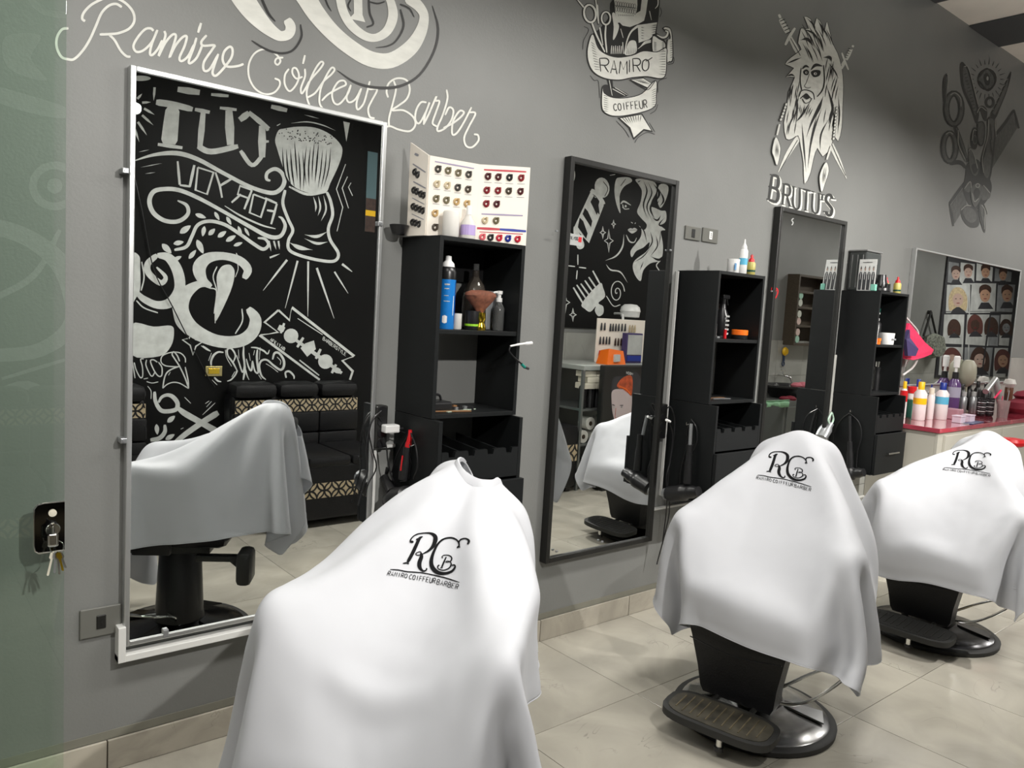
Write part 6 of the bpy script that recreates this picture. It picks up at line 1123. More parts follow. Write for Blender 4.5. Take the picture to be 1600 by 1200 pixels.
for i in range(6):
    xx = sx0 + .075 + i * .088; bm = BM(); lathe(bm, [(.036, 0), (.038, .17), (.03, .20), (.011, .235), (.011, .26), (.0001, .262)], xx, YS + .23, .701, 12)
    simple('bottle', ['leftmost', 'second', 'third', 'fourth', 'fifth', 'last'][i] + ' black bottle of the row on the grey unit\'s upper shelf', 'bottle', bm, BLK, 'black bottles on the grey shelf unit', True)
for r_ in range(3):
    for c_ in range(3):
        z0 = szt - .045 - .052 * (r_ + 1); x0 = sx0 + .045 + c_ * .14 + (.03 if r_ % 2 else 0)
        bm = BM(); box(bm, x0, x0 + .135, YS + .16, YS + .28, z0, z0 + .05, .004); obj('compartment_box', bm, CREAM, t)
for (dx, zz, nn) in ((.08, .401, 0), (.235, .401, 1), (.39, .401, 0), (.155, .512, 1), (.31, .512, 1)):
    t2 = thing('paper_roll', 'white toilet roll on the grey unit, ' + {.08: 'left end of the bottom row', .235: 'middle of the bottom row', .39: 'right end of the bottom row', .155: 'left of the two on top', .31: 'right of the two on top'}[dx], 'paper roll', (sx0 + dx, YS + .22, zz), 'paper rolls on the grey unit')
    bm = BM(); lathe(bm, [(.055, -.05), (.055, .05)], sx0 + dx, YS + .22, zz + .056, 20, axis='y'); obj('roll', bm, TOILET, t2)
    bm = BM(); lathe(bm, [(.02, .0505), (.02, .0515)], sx0 + dx, YS + .22, zz + .056, 14, axis='y'); obj('core', bm, WOOD, t2)
# display stand with printed woman in front of the unit
dx0, _, dzt = mir(945, 571, YS + .4); dx1 = dx0 + .75; yy = YS + .4
t = thing('display_stand', 'black display stand printed with a red-haired woman\'s face, seen in the second mirror', 'display stand', ((dx0 + dx1) / 2, yy, 0))
bm = BM(); box(bm, dx0, dx1, yy - .06, yy, .03, dzt, .012); obj('panel', bm, BLKF, t)
DM = lambda px, py, off: (lambda a: (a[0], yy + .001 + off, a[2]))(mir(px, py, yy))
P_ = Paint(DM).o(930, 480, 7.5)
P_.p('200,850 330,810 520,800 560,1400 300,1600 220,1400 195,1200', 2, 0).p('200,980 300,960 420,1000 420,1260 400,1400 330,1420 250,1380 205,1250 190,1100', 0, 1).p('255,905 330,820 430,815 425,1030 380,1005 320,960 270,945', 1, 2).s('270,920,10 360,960 410,1020', 10, 3, 3)
P_.s('195,1140,10 225,1150', 8, 2, 3).s('285,1150,8 325,1148', 8, 2, 3).e(305, 1170, 14, 7, 0, 4, 3).e(212, 1170, 12, 7, 0, 4, 3).e(305, 1171, 5, 5, 0, 2, 4).s('240,1180 230,1290 255,1295', 5, 1, 3).p('225,1340 255,1330 300,1345 260,1365', 3, 3)
P_.text('ICON', (358, 752), (438, 770), (438, 795), (358, 780), 8, 4, 2)
obj('printed_face', P_.bm, [mat('printed_pale_skin', (.50, .42, .42), .5), HAIR_R, PRINTD, ORANGE, PRINTL], t)
bm = BM(); box(bm, dx0 + .05, dx1 - .05, yy - .10, yy + .02, 0, .03, .004); obj('foot_plate', bm, BLKF, t)
# things standing on the unit: colour chart, orange bag, box, white lamp-like steamer
yc = YS - .05; cx0, _, czt = mir(934, 497, yc); cx1 = mir(998, 503, yc)[0] + .1
t = thing('colour_chart', 'cream hair colour chart with rows of dark swatches, seen in the second mirror', 'colour chart', ((cx0 + cx1) / 2, yc, szt))
bm = BM(); box(bm, cx0, cx1, yc - .012, yc, szt + .001, czt, .003); obj('card', bm, PAPER, t)
SWC = [PRINTD, PRINTD, HAIR_B, HAIR_Y, RED, ORANGE]
for (ry, xs, ci) in ((225, (70, 108), 0), (235, (175, 205, 238, 272, 310, 348), 1), (250, (400, 430, 460), 3), (388, (55, 92, 128, 163), 0), (405, (232, 265, 300, 335), 2), (405, (400, 425), 1), (548, (45, 80, 113, 148), 4)):
    for i, xx in enumerate(xs):
        x, _, z = mir(930 + xx / 7.5, 480 + ry / 7.5, yc); bm = BM(); lathe(bm, [(.006, .034), (.012, .0), (.0135, -.03), (.010, -.036)], x, yc + .006, z, 6, sy=.4); obj('swatch', bm, SWC[(ci + (i if ry == 548 else 0)) % 6], t)
ox, _, oz = mir(958, 553, yc + .2)
bm = BM(); hexa(bm, [(ox - .13, yc + .26, szt + .001), (ox + .13, yc + .24, szt + .001), (ox + .13, yc + .2, szt + .12), (ox - .08, yc + .22, szt + .14), (ox - .13, yc + .12, szt + .001), (ox + .13, yc + .12, szt + .001), (ox + .13, yc + .12, szt + .10), (ox - .08, yc + .12, szt + .12)])
t = thing('gift_box', 'orange folded carton with a pale square label, seen in the second mirror', 'box', (ox, yc + .2, szt)); obj('carton', bm, ORANGE, t)
bm = BM(); hexa(bm, [(ox - .04, yc + .262, szt + .025), (ox + .04, yc + .256, szt + .03), (ox + .05, yc + .243, szt + .09), (ox - .02, yc + .248, szt + .09), (ox - .04, yc + .23, szt + .025), (ox + .04, yc + .224, szt + .03), (ox + .05, yc + .20, szt + .09), (ox - .02, yc + .205, szt + .09)]); obj('label_patch', bm, PRINTL, t)
x, _, z = mir(985, 548, yc + .1); bm = BM(); box(bm, x - .06, x + .16, yc + .04, yc + .1, szt + .001, szt + .28, .004)
t = thing('leaflet_box', 'purple and white leaflet box beside the orange carton', 'box', (x, yc + .07, szt)); obj('carton', bm, PURPLE, t)
bm = BM(); box(bm, x - .045, x + .15, yc + .1, yc + .104, szt + .08, szt + .265); obj('label_patch', bm, PRINTL, t)
bm = BM(); box(bm, x - .045, x + .15, yc + .104, yc + .106, szt + .02, szt + .07); obj('label_band', bm, DBLUE, t)
x, _, z = mir(985, 488, yc - .12); t = thing('steamer', 'white wall hair steamer arm above the colour chart', 'steamer', (x, -WD, z))
bm = BM(); lathe(bm, [(.05, -.05), (.09, -.045), (.095, .0), (.10, .01), (.09, .05), (.06, .075), (.0001, .08)], x + .03, yc - .15, z, 20); obj('head', bm, WHITE, t, True)
bm = BM(); tube(bm, [(x + .03, -WD + .015, z - .02), (x - .04, yc - .2, z - .02), (x - .10, yc - .12, z - .06), (x - .10, yc - .12, z - .14)], .012, 8); obj('arm', bm, WHITE, t, True)
# mirror three: wooden towel niche, basin with tap, cloths, hanging brush
YN = -WD + .16
x0, _, z1 = mir(1250, 428, YN); z0 = mir(1246, 540, YN)[2]; x1 = x0 + .72
t = thing('towel_shelf', 'dark wooden wall shelf with rolled towels, seen in the third mirror', 'shelf', ((x0 + x1) / 2, -WD, z0))
for nm, a in (('side_panel', (x0, x0 + .03, z0, z1)), ('side_panel', (x1 - .03, x1, z0, z1)), ('top_panel', (x0 + .03, x1 - .03, z1 - .03, z1)), ('bottom_panel', (x0 + .03, x1 - .03, z0, z0 + .03)), ('shelf', (x0 + .03, x1 - .03, z0 + (z1 - z0) * .26, z0 + (z1 - z0) * .26 + .025)), ('shelf', (x0 + .03, x1 - .03, z0 + (z1 - z0) * .52, z0 + (z1 - z0) * .52 + .025)), ('shelf', (x0 + .03, x1 - .03, z0 + (z1 - z0) * .74, z0 + (z1 - z0) * .74 + .025))):
    bm = BM(); box(bm, a[0], a[1], -WD + .002, YN, a[2], a[3], .002); obj(nm, bm, WOOD, t)
bm = BM(); box(bm, x0, x1, -WD + .0005, -WD + .004, z0, z1); obj('back_panel', bm, WOOD, t)
LG = mat('pale_towel', (.5, .52, .46), .9, bump=.4, bscale=60); LG2 = mat('mint_towel', (.32, .52, .42), .9, bump=.4, bscale=60); LP = mat('blush_towel', (.55, .42, .38), .9, bump=.4, bscale=60)
lv = [z0 + .03, z0 + (z1 - z0) * .26 + .025, z0 + (z1 - z0) * .52 + .025]
for j, zz in enumerate(lv):
    for i in range(1):
        for k_ in range(2):
            m_ = [(LG2, 'mint'), (LP, 'blush'), (LG, 'pale')][(j + k_ + i) % 3]; bm = BM(); lathe(bm, [(.02, -.12), (.045, -.118), (.047, 0)], x0 + .09 + i * .11, YN - .01, zz + .048 + k_ * .088, 12, axis='y', sy=.95)
            simple('rolled_towel', m_[1] + ' rolled towel, ' + ['lower', 'upper'][k_] + ' of the pair on the ' + ['bottom', 'second', 'third'][j] + ' level of the wooden shelf', 'towel', bm, m_[0], 'rolled towels in the wooden shelf', True)
bx, _, bz = mir(1222, 604, -2.6)
t = thing('wash_basin', 'grey wash stand with a dark basin, seen in the third mirror', 'wash basin', (bx, -2.62, 0))
bm = BM(); lathe(bm, [(.22, 0), (.30, .10), (.36, .13), (.36, .15), (.33, .15), (.27, .11), (.0001, .05)], bx + .1, -2.6, bz - .13, 24, sy=.75); obj('bowl', bm, BLK, t, True)
bm = BM(); box(bm, bx - .35, bx + .45, -2.87, -2.33, .02, bz - .13, .01); obj('stand', bm, GM, t)
bm = BM(); box(bm, bx - .31, bx + .05, -2.33, -2.318, .06, bz - .2, .004); obj('door', bm, GM, t)
bm = BM(); box(bm, bx + .06, bx + .41, -2.33, -2.318, .06, bz - .2, .004); obj('door', bm, mat('pale_grey_metal', (.32, .34, .32), .35), t)
x, _, z = mir(1219, 586, -2.86); t = thing('tap', 'chrome wall tap above the dark basin', 'tap', (x, -WD, z))
bm = BM(); tube(bm, [(x, -WD + .012, z), (x, -2.80, z), (x + .03, -2.74, z - .02), (x + .05, -2.72, z - .08)], .014, 10); obj('spout', bm, CHROME, t, True)
bm = BM(); tube(bm, [(x, -2.82, z), (x, -2.82, z + .06)], .012, 8); tube(bm, [(x - .05, -2.82, z + .07), (x + .04, -2.82, z + .06)], .009, 8); obj('handle', bm, CHROME, t, True)
def drape(name, label, x0, x1, yf, ztop, zbot, m, depth=.2):
    bm = BM(); n = 12; A = []
    for i in range(n + 1):
        u = i / n; wv = .012 * math.sin(u * 17) + .006 * math.sin(u * 31)
        A.append([bm.verts.new(p) for p in ((x0 + (x1 - x0) * u, yf - depth, ztop + .012), (x0 + (x1 - x0) * u, yf - .02, ztop + .014), (x0 + (x1 - x0) * u, yf + .012 + wv, ztop - .01), (x0 + (x1 - x0) * u + .005, yf + .016 + wv * 1.5, (ztop + zbot) / 2), (x0 + (x1 - x0) * u, yf + .014 + wv * 1.8, zbot + .015 * math.sin(u * 7)))])
    for a, b in zip(A, A[1:]):
        for k in range(4): bm.faces.new((a[k], b[k], b[k + 1], a[k + 1]))
    o = simple(name, label, 'cloth', bm, m, None, True); md = o.modifiers.new('thick', 'SOLIDIFY'); md.thickness = .006; md.offset = 1; return o
drape('towel', 'pale green towel hanging over the wash stand, seen in the third mirror', mir(1198, 610, -2.31)[0], mir(1235, 610, -2.31)[0], -2.305, bz - .13 + .0, mir(1215, 635, -2.31)[2], GREEN, .0)
bm = BM()
for (dx, dy, r_) in ((-.05, 0, .07), (.04, .03, .08), (.12, -.02, .06)): lathe(bm, [(r_ * .9, 0), (r_, r_ * .3), (r_ * .6, r_ * .7), (.0001, r_ * .8)], bx + dx + .06, -2.42 + dy, bz + .015, 10)
simple('cloth', 'pink crumpled cloth on the edge of the dark basin', 'cloth', bm, mat('rose_cloth', (.55, .16, .2), .9, bump=.5, bscale=50), None, True)
bm = BM()
for (dx, dy, r_) in ((-.26, 0, .06), (-.18, .03, .07)): lathe(bm, [(r_ * .9, 0), (r_, r_ * .3), (r_ * .6, r_ * .6), (.0001, r_ * .7)], bx + dx + .03, -2.42 + dy, bz - .128, 10)
simple('cloth', 'maroon crumpled cloth beside the dark basin', 'cloth', bm, MAROON, None, True)
x, _, z = mir(1226, 549, -WD + .03); t = thing('brush', 'small yellow and blue dish brush hanging on the tiles above the tap', 'brush', (x, -WD, z - .18))
bm = BM(); lathe(bm, [(.02, -.02), (.05, -.015), (.055, 0), (.04, .02)], x, -WD + .04, z, 14, axis='y'); obj('head', bm, YEL, t, True)
bm = BM(); tube(bm, [(x, -WD + .025, z - .04), (x, -WD + .028, z - .12)], .014, 8); tube(bm, [(x + .022 * math.cos(a), -WD + .026, z - .155 + .028 * math.sin(a)) for a in [2 * PI * i / 10 for i in range(10)]], .008, 6, 1, True); obj('handle', bm, mat('navy_plastic', (.02, .04, .09), .4), t, True)
# green cone hanging in mirror three (bottle of gel on top of the opposite niche)
# mirror four: framed grid of hairstyle photographs, hanging bag
YP = -WD + .02
def mq(px, py): return mir(px, py, YP)
PM = lambda px, py, off: (lambda a: (a[0], YP + .012 + off, a[2]))(mq(px, py))
a, b = mq(1481, 400), mq(1465, 592)
x0, x1 = a[0], mq(1592, 425)[0] + .3; zt, zb = a[2], b[2] + .02
t = thing('poster_board', 'large board of hairstyle photographs, seen in the mirror behind the counter', 'poster board', ((x0 + x1) / 2, -WD, zb))
bm = BM(); box(bm, x0, x1, YP - .018, YP + .010, zb, zt, .004); obj('board', bm, PRINTD, t)
P_ = Paint(PM).o(1390, 370, 3.871)
def head(P_, x, y, r, skin, hair, style, lay=2):
    P_.p([(x - r * .95, y + r * 2.1), (x - r * .5, y + r * 1.25), (x + r * .5, y + r * 1.25), (x + r * 1.1, y + r * 2.1)], 4 if style else 3, lay, sm=False)
    if style == 'long': P_.p([(x - r * 1.05, y + r * 1.7), (x - r * 1.15, y), (x - r * .5, y - r * 1.15), (x + r * .5, y - r * 1.1), (x + r * 1.15, y), (x + r, y + r * 1.7), (x, y + r * 1.2)], hair, lay + 1)
    P_.e(x, y + r * .25, r * .68, r * .95, 0, skin, lay + 2)
    P_.p([(x - r * .75, y + r * .1), (x - r * .7, y - r * .8), (x, y - r * 1.15), (x + r * .75, y - r * .75), (x + r * .72, y), (x + r * .2, y - r * .45), (x - r * .4, y - r * .35)], hair, lay + 3)
    for s_ in (-.28, .28): P_.e(x + s_ * r, y + r * .2, r * .1, r * .06, 0, 4, lay + 4, n=8)
    P_.s([(x - r * .2, y + r * .75), (x + r * .2, y + r * .75)], r * .1, 8, lay + 4)
cells = [('352,150 415,160 408,285 345,275', 395, 215, 36, 0, 2, 'short'), ('425,155 510,165 505,290 415,285', 470, 205, 36, 0, 2, 'short'), ('522,160 620,185 615,270 518,265', 575, 205, 36, 1, 2, 'short'), ('635,190 735,215 728,272 628,268', 680, 225, 32, 1, 2, 'short'),
         ('342,290 478,285 470,455 335,450', 408, 365, 48, 0, 6, 'long'), ('492,280 640,282 632,450 482,450', 572, 340, 46, 1, 2, 'short'), ('650,285 755,290 738,452 640,450', 705, 340, 44, 1, 2, 'short'),
         ('325,470 448,470 440,650 315,645', 385, 540, 34, 2, 2, 'long'), ('465,470 600,470 590,660 452,650', 512, 520, 40, 2, 5, 'long'), ('560,475 660,475 650,660 545,655', 610, 530, 36, 2, 2, 'long'), ('668,470 735,470 715,660 655,655', 700, 540, 34, 3, 2, 'long'),
         ('305,665 440,668 430,840 290,835', 372, 735, 52, 0, 5, 'long'), ('450,668 620,670 600,845 440,842', 540, 730, 50, 0, 2, 'long'), ('630,672 712,672 695,850 620,850', 680, 735, 44, 1, 5, 'long')]
for i, (q, hx, hy, r, sk, hr, st) in enumerate(cells):
    P_.p(q, 7 if i % 3 else 9, 1, sm=False); head(P_, hx, hy, r, sk, hr, st)
for s_ in ('480,290 470,840', '335,458 735,455', '440,470 430,840'): P_.s(s_, 8, 7, 1)
P_.s('605,455,10 590,560 545,870', 10, 4, 9, k=1).s('605,458,10 740,458', 10, 4, 9)
obj('photo_grid', P_.bm, [SKIN, SKIN2, HAIR_B, PRINTG, PRINTD, mat('printed_auburn_hair', (.10, .035, .03), .5), HAIR_Y, PRINTL, MAROON, PRINTG], t)
x, _, z = mir(1455, 488, -WD + .05); t = thing('shoulder_bag', 'patterned shoulder bag hanging by its strap on the opposite wall', 'bag', (x, -WD, z - .7))
bm = BM(); lathe(bm, [(.0001, 0), (.03, 0), (.03, .05)], x, -WD + .001, z, 12, axis='y'); obj('hook', bm, BLKF, t)
l_, r_ = mir(1443, 525, -WD + .05), mir(1463, 525, -WD + .05)
bm = BM(); tube(bm, [l_, (x - .03, -WD + .05, z - .05), (x, -WD + .05, z), (x + .03, -WD + .05, z - .05), r_], .018, 6); obj('strap', bm, BLKF, t)
x0, _, z1 = mir(1445, 526, -WD + .1); x1, _, z0 = mir(1468, 560, -WD + .1)
bm = BM(); lathe(bm, [(.0001, -.1), (.8, -.09), (1, 0), (.8, .09), (.0001, .1)], 0, 0, 0, 20, axis='y')
for v in bm.verts: v.co = Vector(((x0 + x1) / 2 + v.co.x * (x1 - x0) / 2, -WD + .115 + v.co.y, (z0 + z1) / 2 + v.co.z * (z1 - z0) / 2 + (.06 if v.co.z > .5 else 0)))
obj('body', bm, mat('patterned_fabric', (.16, .17, .14), .8, noise=.8, scale=30), t, True)
# ---------------------------------------------------------------- barber chairs and their capes
def chair(label, bright, foot, bx_=-.37, bz_=1.03, tw=.145, yb=0.0, hw=.16):
    """built facing +x at the origin, then placed"""
    t = thing('barber_chair', label, 'barber chair')
    dm = CHROMEW if bright else mat('dark_chrome', (.10, .10, .105), .2, 1.0, noise=.3, scale=8)
    bm = BM(); lathe(bm, [(.275, 0), (.30, .004), (.302, .022), (.292, .030), (.275, .030)], n=48); obj('base_ring', bm, RUBBER, t, True)
    bm = BM(); lathe(bm, [(.278, .028), (.268, .036), (.20, .048), (.13, .062), (.10, .075), (.0001, .076)], n=48); d = obj('base_dome', bm, dm, t, True)
    for a in (20, 110, 200, 290):
        bm = BM(); r = math.radians(a)
        for s_, (u, v) in enumerate(((.11, .25),)):
            c, sn = math.cos(r), math.sin(r); P = [(u, -.02), (v, -.05), (v, .05), (u, .02)]
            prism(bm, [(p * c - q * sn, p * sn + q * c) for p, q in P], lambda a_, b_, d_: (a_, b_, (.0735 if math.hypot(a_, b_) < .15 else .0475) + d_), -.004, .0015)
        obj('base_rib', bm, CHROME if bright else dm, d)
    bm = BM(); lathe(bm, [(.105, .07), (.10, .10), (.085, .40), (.075, .415), (.035, .418), (.035, .41)], n=28); obj('column', bm, BLK, t, True)
    bm = BM(); lathe(bm, [(.028, .40), (.028, .46)], n=16); obj('piston', bm, CHROME, t, True)
    bm = BM(); box(bm, -.16, .20, -.16, .16, .405, .438, .006); obj('under_plate', bm, BLKF, t)
    bm = BM(); box(bm, -.24, .22, -.215, .215, .438, .515, .04); obj('seat', bm, LEATH, t, True)
    ay = (.262 if bright else .235) if foot else .22
    for s_ in (-1, 1):
        bm = BM(); box(bm, -.02, .13, s_ * ay - .016, s_ * ay + .016, .42, .655, .008); a_ = obj('arm_panel', bm, LEATH, t, True)
        bm = BM(); box(bm, -.01, .14, s_ * (ay + .01) - .024, s_ * (ay + .01) + .024, .655, .685, .014); obj('arm_pad', bm, BLK, t, True)
    lx, lz = -.25, .52; an = math.atan2(bx_ - lx, bz_ - lz); L_ = math.hypot(bx_ - lx, bz_ - lz); c, s_ = math.cos(an), math.sin(an)
    bm = BM(); W_ = [(hw, 0), (hw, L_ * .4), (tw + .02, L_ * .62), (tw - .035, L_ * .84), (tw - .07, L_ * .935), (-tw + .07, L_ * .935), (-tw + .035, L_ * .84), (-tw - .02, L_ * .62), (-hw, L_ * .4), (-hw, 0)]
    prism(bm, W_, lambda u, v, d_: (lx + v * s_ + d_ * c, u + yb * v / L_, lz + v * c - d_ * s_), -.035, .03); obj('backrest', bm, LEATH, t)
    bm = BM(); prism(bm, [(u * .93, v * .97 + .008) for u, v in W_], lambda u, v, d_: (lx + v * s_ + d_ * c, u + yb * v / L_, lz + v * c - d_ * s_), -.04, -.0355); obj('back_shell', bm, BLK, t)
    if foot:
        bm = BM(); P = [(.205, .475), (.205, .44), (.175, .34), (.15, .22), (.140, .145), (.128, .12), (-.128, .12), (-.140, .145), (-.15, .22), (-.175, .34), (-.205, .44), (-.205, .475)]
        prism(bm, P, lambda u, v, d_: (.155 + (v - .12) * .16 + d_, u, v), -.035, .035)
        bmesh.ops.bevel(bm, geom=[e for e in bm.edges if len(e.link_faces) == 2 and e.calc_face_angle(0) > 1.0], offset=.012, segments=2, affect='EDGES')
        ap = obj('leg_apron', bm, LEATH, t, True)
        bm = BM(); tube(bm, [(.245, -.172, .335), (.2545, 0, .318), (.245, .172, .335)], .0022, 6, 6); obj('stitching', bm, BLK, ap)
        fx, fz = .325, .115; bm = BM(); n = 28; O = []
        for i in range(n):
            a = 2 * PI * i / n; ca, sa = math.cos(a), math.sin(a); O.append((fx + .092 * math.copysign(abs(ca) ** .6, ca), .205 * math.copysign(abs(sa) ** .5, sa)))
        tl = .10
        prism(bm, O, lambda u, v, d_: (u, v, fz + d_ - (u - fx) * tl), -.022, .004); fr = obj('footrest', bm, RUBBER, t, True)
        bm = BM(); prism(bm, [(fx + (u - fx) * .82, v * .90) for u, v in O], lambda u, v, d_: (u, v, fz + d_ - (u - fx) * tl), .004, .0065); obj('rubber_mat', bm, RUBWORN if bright else RUBBER, fr)
        rm = mat('worn_rib', (.11, .09, .055), .6, noise=.4, scale=30) if bright else mat('dark_rib', (.03, .03, .028), .5)
        for i in range(11):
            y = -.15 + i * .03; hw = .055 if 0 < i < 10 else .042
            bm = BM(); hexa(bm, [(fx - hw, y - .003, fz + .006 + hw * tl), (fx + hw, y - .003, fz + .006 - hw * tl), (fx + hw, y + .003, fz + .006 - hw * tl), (fx - hw, y + .003, fz + .006 + hw * tl), (fx - hw, y - .0015, fz + .0095 + hw * tl), (fx + hw, y - .0015, fz + .0095 - hw * tl), (fx + hw, y + .0015, fz + .0095 - hw * tl), (fx - hw, y + .0015, fz + .0095 + hw * tl)]); obj('rib', bm, rm, fr)
        bm = BM(); tube(bm, [(.13, -.07, .13), (.2, -.07, .115), (.30, -.07, .10)], .010, 8); tube(bm, [(.13, .07, .13), (.2, .07, .115), (.30, .07, .10)], .010, 8); obj('footrest_bracket', bm, BLKF, t)
        bm = BM(); lathe(bm, [(.011, .0), (.011, .055)], fx + .06, .03, .045, 12); lathe(bm, [(.017, 0), (.017, .014), (.011, .016)], fx + .06, .03, .03, 12, mi=1); obj('stud', bm, [CHROME, BLK], t)
    # pump lever loop
    bm = BM(); z_ = .17 if foot else .12
    L2 = [(.06, .09, z_ - .02), (-.06, .155, z_ + .015), (-.175, .205, z_ + .03), (-.195, .225, z_ + .028), (-.18, .262, z_ + .02), (-.155, .270, z_ + .01), (0, .225, z_ - .02), (.08, .17, z_ - .035), (.125, .10, z_ - .03)] if foot else [(.02, -.09, .12), (-.03, -.17, .125), (-.02, -.20, .15), (.06, -.235, .165), (.16, -.215, .165), (.20, -.18, .15), (.16, -.12, .12), (.08, -.07, .11)]
    tube(bm, L2, .0065, 8, 3); obj('pump_lever', bm, CHROME, t, True)
    if not foot:
        bm = BM(); box(bm, -.30, -.12, -.24, -.20, .40, .425, .004); tube(bm, [(-.26, -.22, .41), (-.30, -.24, .385), (-.33, -.25, .36)], .014, 8); box(bm, -.36, -.30, -.34, -.22, .33, .47, .02); obj('recline_lever', bm, BLKF, t, True)
    else:
        bm = BM(); tube(bm, [(.03, -.20, .40), (.06, -.25, .36), (.16, -.25, .355), (.18, -.20, .38)], .006, 8); obj('side_loop', bm, BLKF, t, True)
    return t
def place(t, x, y, ux, uy): t.location = (x, y, 0); t.rotation_euler = (0, 0, math.atan2(uy, ux))
c1 = chair('black barber chair on a round base under the nearest white cape', False, False, -.42, .985, .15, -.03); place(c1, 1.06, -.985, -.85, -.53)
c2 = chair('black barber chair with worn ribbed footrest and bright chrome base, middle of the row', True, True, -.36, .985, .11, -.02, .14); place(c2, 2.63, -.96, -.98, -.2)
c3 = chair('black barber chair with dark footrest and dark base, farthest of the row', False, True, -.36, .985, .12); place(c3, 4.16, -.99, -1, -.05); c3.scale = (1, 1, .955)

def spline_basis(n, m):
    A = np.zeros((n, m))
    for i in range(n):
        t = i / (n - 1) * (m - 3); k = min(int(t), m - 4); u = t - k
        A[i, k:k + 4] = [(1 - u) ** 3 / 6, (3 * u ** 3 - 6 * u * u + 4) / 6, (-3 * u ** 3 + 3 * u * u + 3 * u + 1) / 6, u ** 3 / 6]
    return A
def decode(sh, dead, comps):
    q = np.array(comps).transpose(1, 2, 0).astype(float); q[:, 0] = q[:, 0].cumsum(0); q = q.cumsum(1) / 1000.0
    P = np.einsum('ia,abc,jb->ijc', spline_basis(sh[0], q.shape[0]), q, spline_basis(sh[1], q.shape[1]))
    al = np.ones(sh, bool)
    for a, b in dead: al[a, b] = False
    return P, al
LABELS = ['large white barber cape with open collar draped over the nearest chair', 'white barber cape draped over the middle chair, hem above its apron', 'white barber cape draped over the farthest chair by the counter']
CAPES = []; HOLES = {}
def make_cape(k):
    P, al = decode(*CAPE_DATA[k]); nu, nv = al.shape
    if k == 0:
        hi, hj = np.argwhere(~al).mean(0)
        for i in range(int(hi) - 7, int(hi)):
            for j in range(nv):
                if abs(j - hj) < 2.6 - .12 * (hi - i): al[i, j] = False
    # gentle creases pressed into the cloth
    ids = -np.ones((nu, nv), int); vs = []
    for i in range(nu):
        for j in range(nv):
            if al[i, j]: ids[i, j] = len(vs); vs.append(tuple(P[i, j]))
    fs = []
    for i in range(nu - 1):
        for j in range(nv - 1):
            q = (ids[i, j], ids[i + 1, j], ids[i + 1, j + 1], ids[i, j + 1])
            if min(q) >= 0: fs.append(tuple(int(a) for a in q))
    me = bpy.data.meshes.new('cape'); me.from_pydata(vs, [], fs); o = bpy.data.objects.new('tmp', me); C.objects.link(o)
    sm = o.modifiers.new('s', 'SMOOTH'); sm.factor = .45; sm.iterations = 3
    ss = o.modifiers.new('u', 'SUBSURF'); ss.levels = 2
    dg = bpy.context.evaluated_depsgraph_get(); ev = o.evaluated_get(dg); m2 = bpy.data.meshes.new_from_object(ev)
    bpy.data.objects.remove(o)
    n = len(m2.vertices); co = np.zeros(n * 3); m2.vertices.foreach_get('co', co); co = co.reshape(-1, 3); no = np.zeros(n * 3); m2.vertices.foreach_get('normal', no); no = no.reshape(-1, 3)
    # fine wrinkles
    from mathutils import noise as mn
    for i in range(n):
        c = co[i]; h = mn.noise(Vector((c[0] * 7, c[1] * 7, c[2] * 3.5 + k * 9))) * .0042 + mn.noise(Vector((c[0] * 18, c[1] * 18, c[2] * 7 + k))) * .0008
        co[i] = c + no[i] * h
    m2.vertices.foreach_set('co', co.ravel()); m2.update()
    off = Vector((float(co[:, 0].mean()), float(co[:, 1].mean()), float(co[:, 2].min())))
    bvh = BVHTree.FromPolygons([tuple(c) for c in co], [tuple(p.vertices) for p in m2.polygons])
    o = bpy.data.objects.new('barber_cape', m2); C.objects.link(o); m2.transform(Matrix.Translation(-off)); o.location = off
    m2.materials.clear(); m2.materials.append(CLOTH)
    for p in m2.polygons: p.use_smooth = True
    sd = o.modifiers.new('thickness', 'SOLIDIFY'); sd.thickness = .0016; sd.offset = 0
    tag(o, LABELS[k], 'cape', 'white barber capes')
    # stitched hem along the outer border
    ec = {}
    for p in m2.polygons:
        for ek in p.edge_keys: ec[ek] = ec.get(ek, 0) + 1
    nb = {}
    for (a, b), c_ in ec.items():
        if c_ == 1: nb.setdefault(a, []).append(b); nb.setdefault(b, []).append(a)
    best = []; seen = set(); loops = []
    for s0 in nb:
        if s0 in seen: continue
        lp = [s0]; seen.add(s0); cur = s0
        while True:
            nx_ = [v for v in nb[cur] if v not in seen]
            if not nx_: break
            cur = nx_[0]; seen.add(cur); lp.append(cur)
        loops.append(lp)
        if len(lp) > len(best): best = lp
    loops.sort(key=len); HOLES[k] = [co[a].copy() for a in loops[-2]] if len(loops) > 1 else None
    bm = BM(); tube(bm, [co[a] for a in best[::2]], .0021, 6, 1, True); obj('hem', bm, CLOTH, o, True)
    return o, bvh, off
for k in range(3): CAPES.append(make_cape(k))
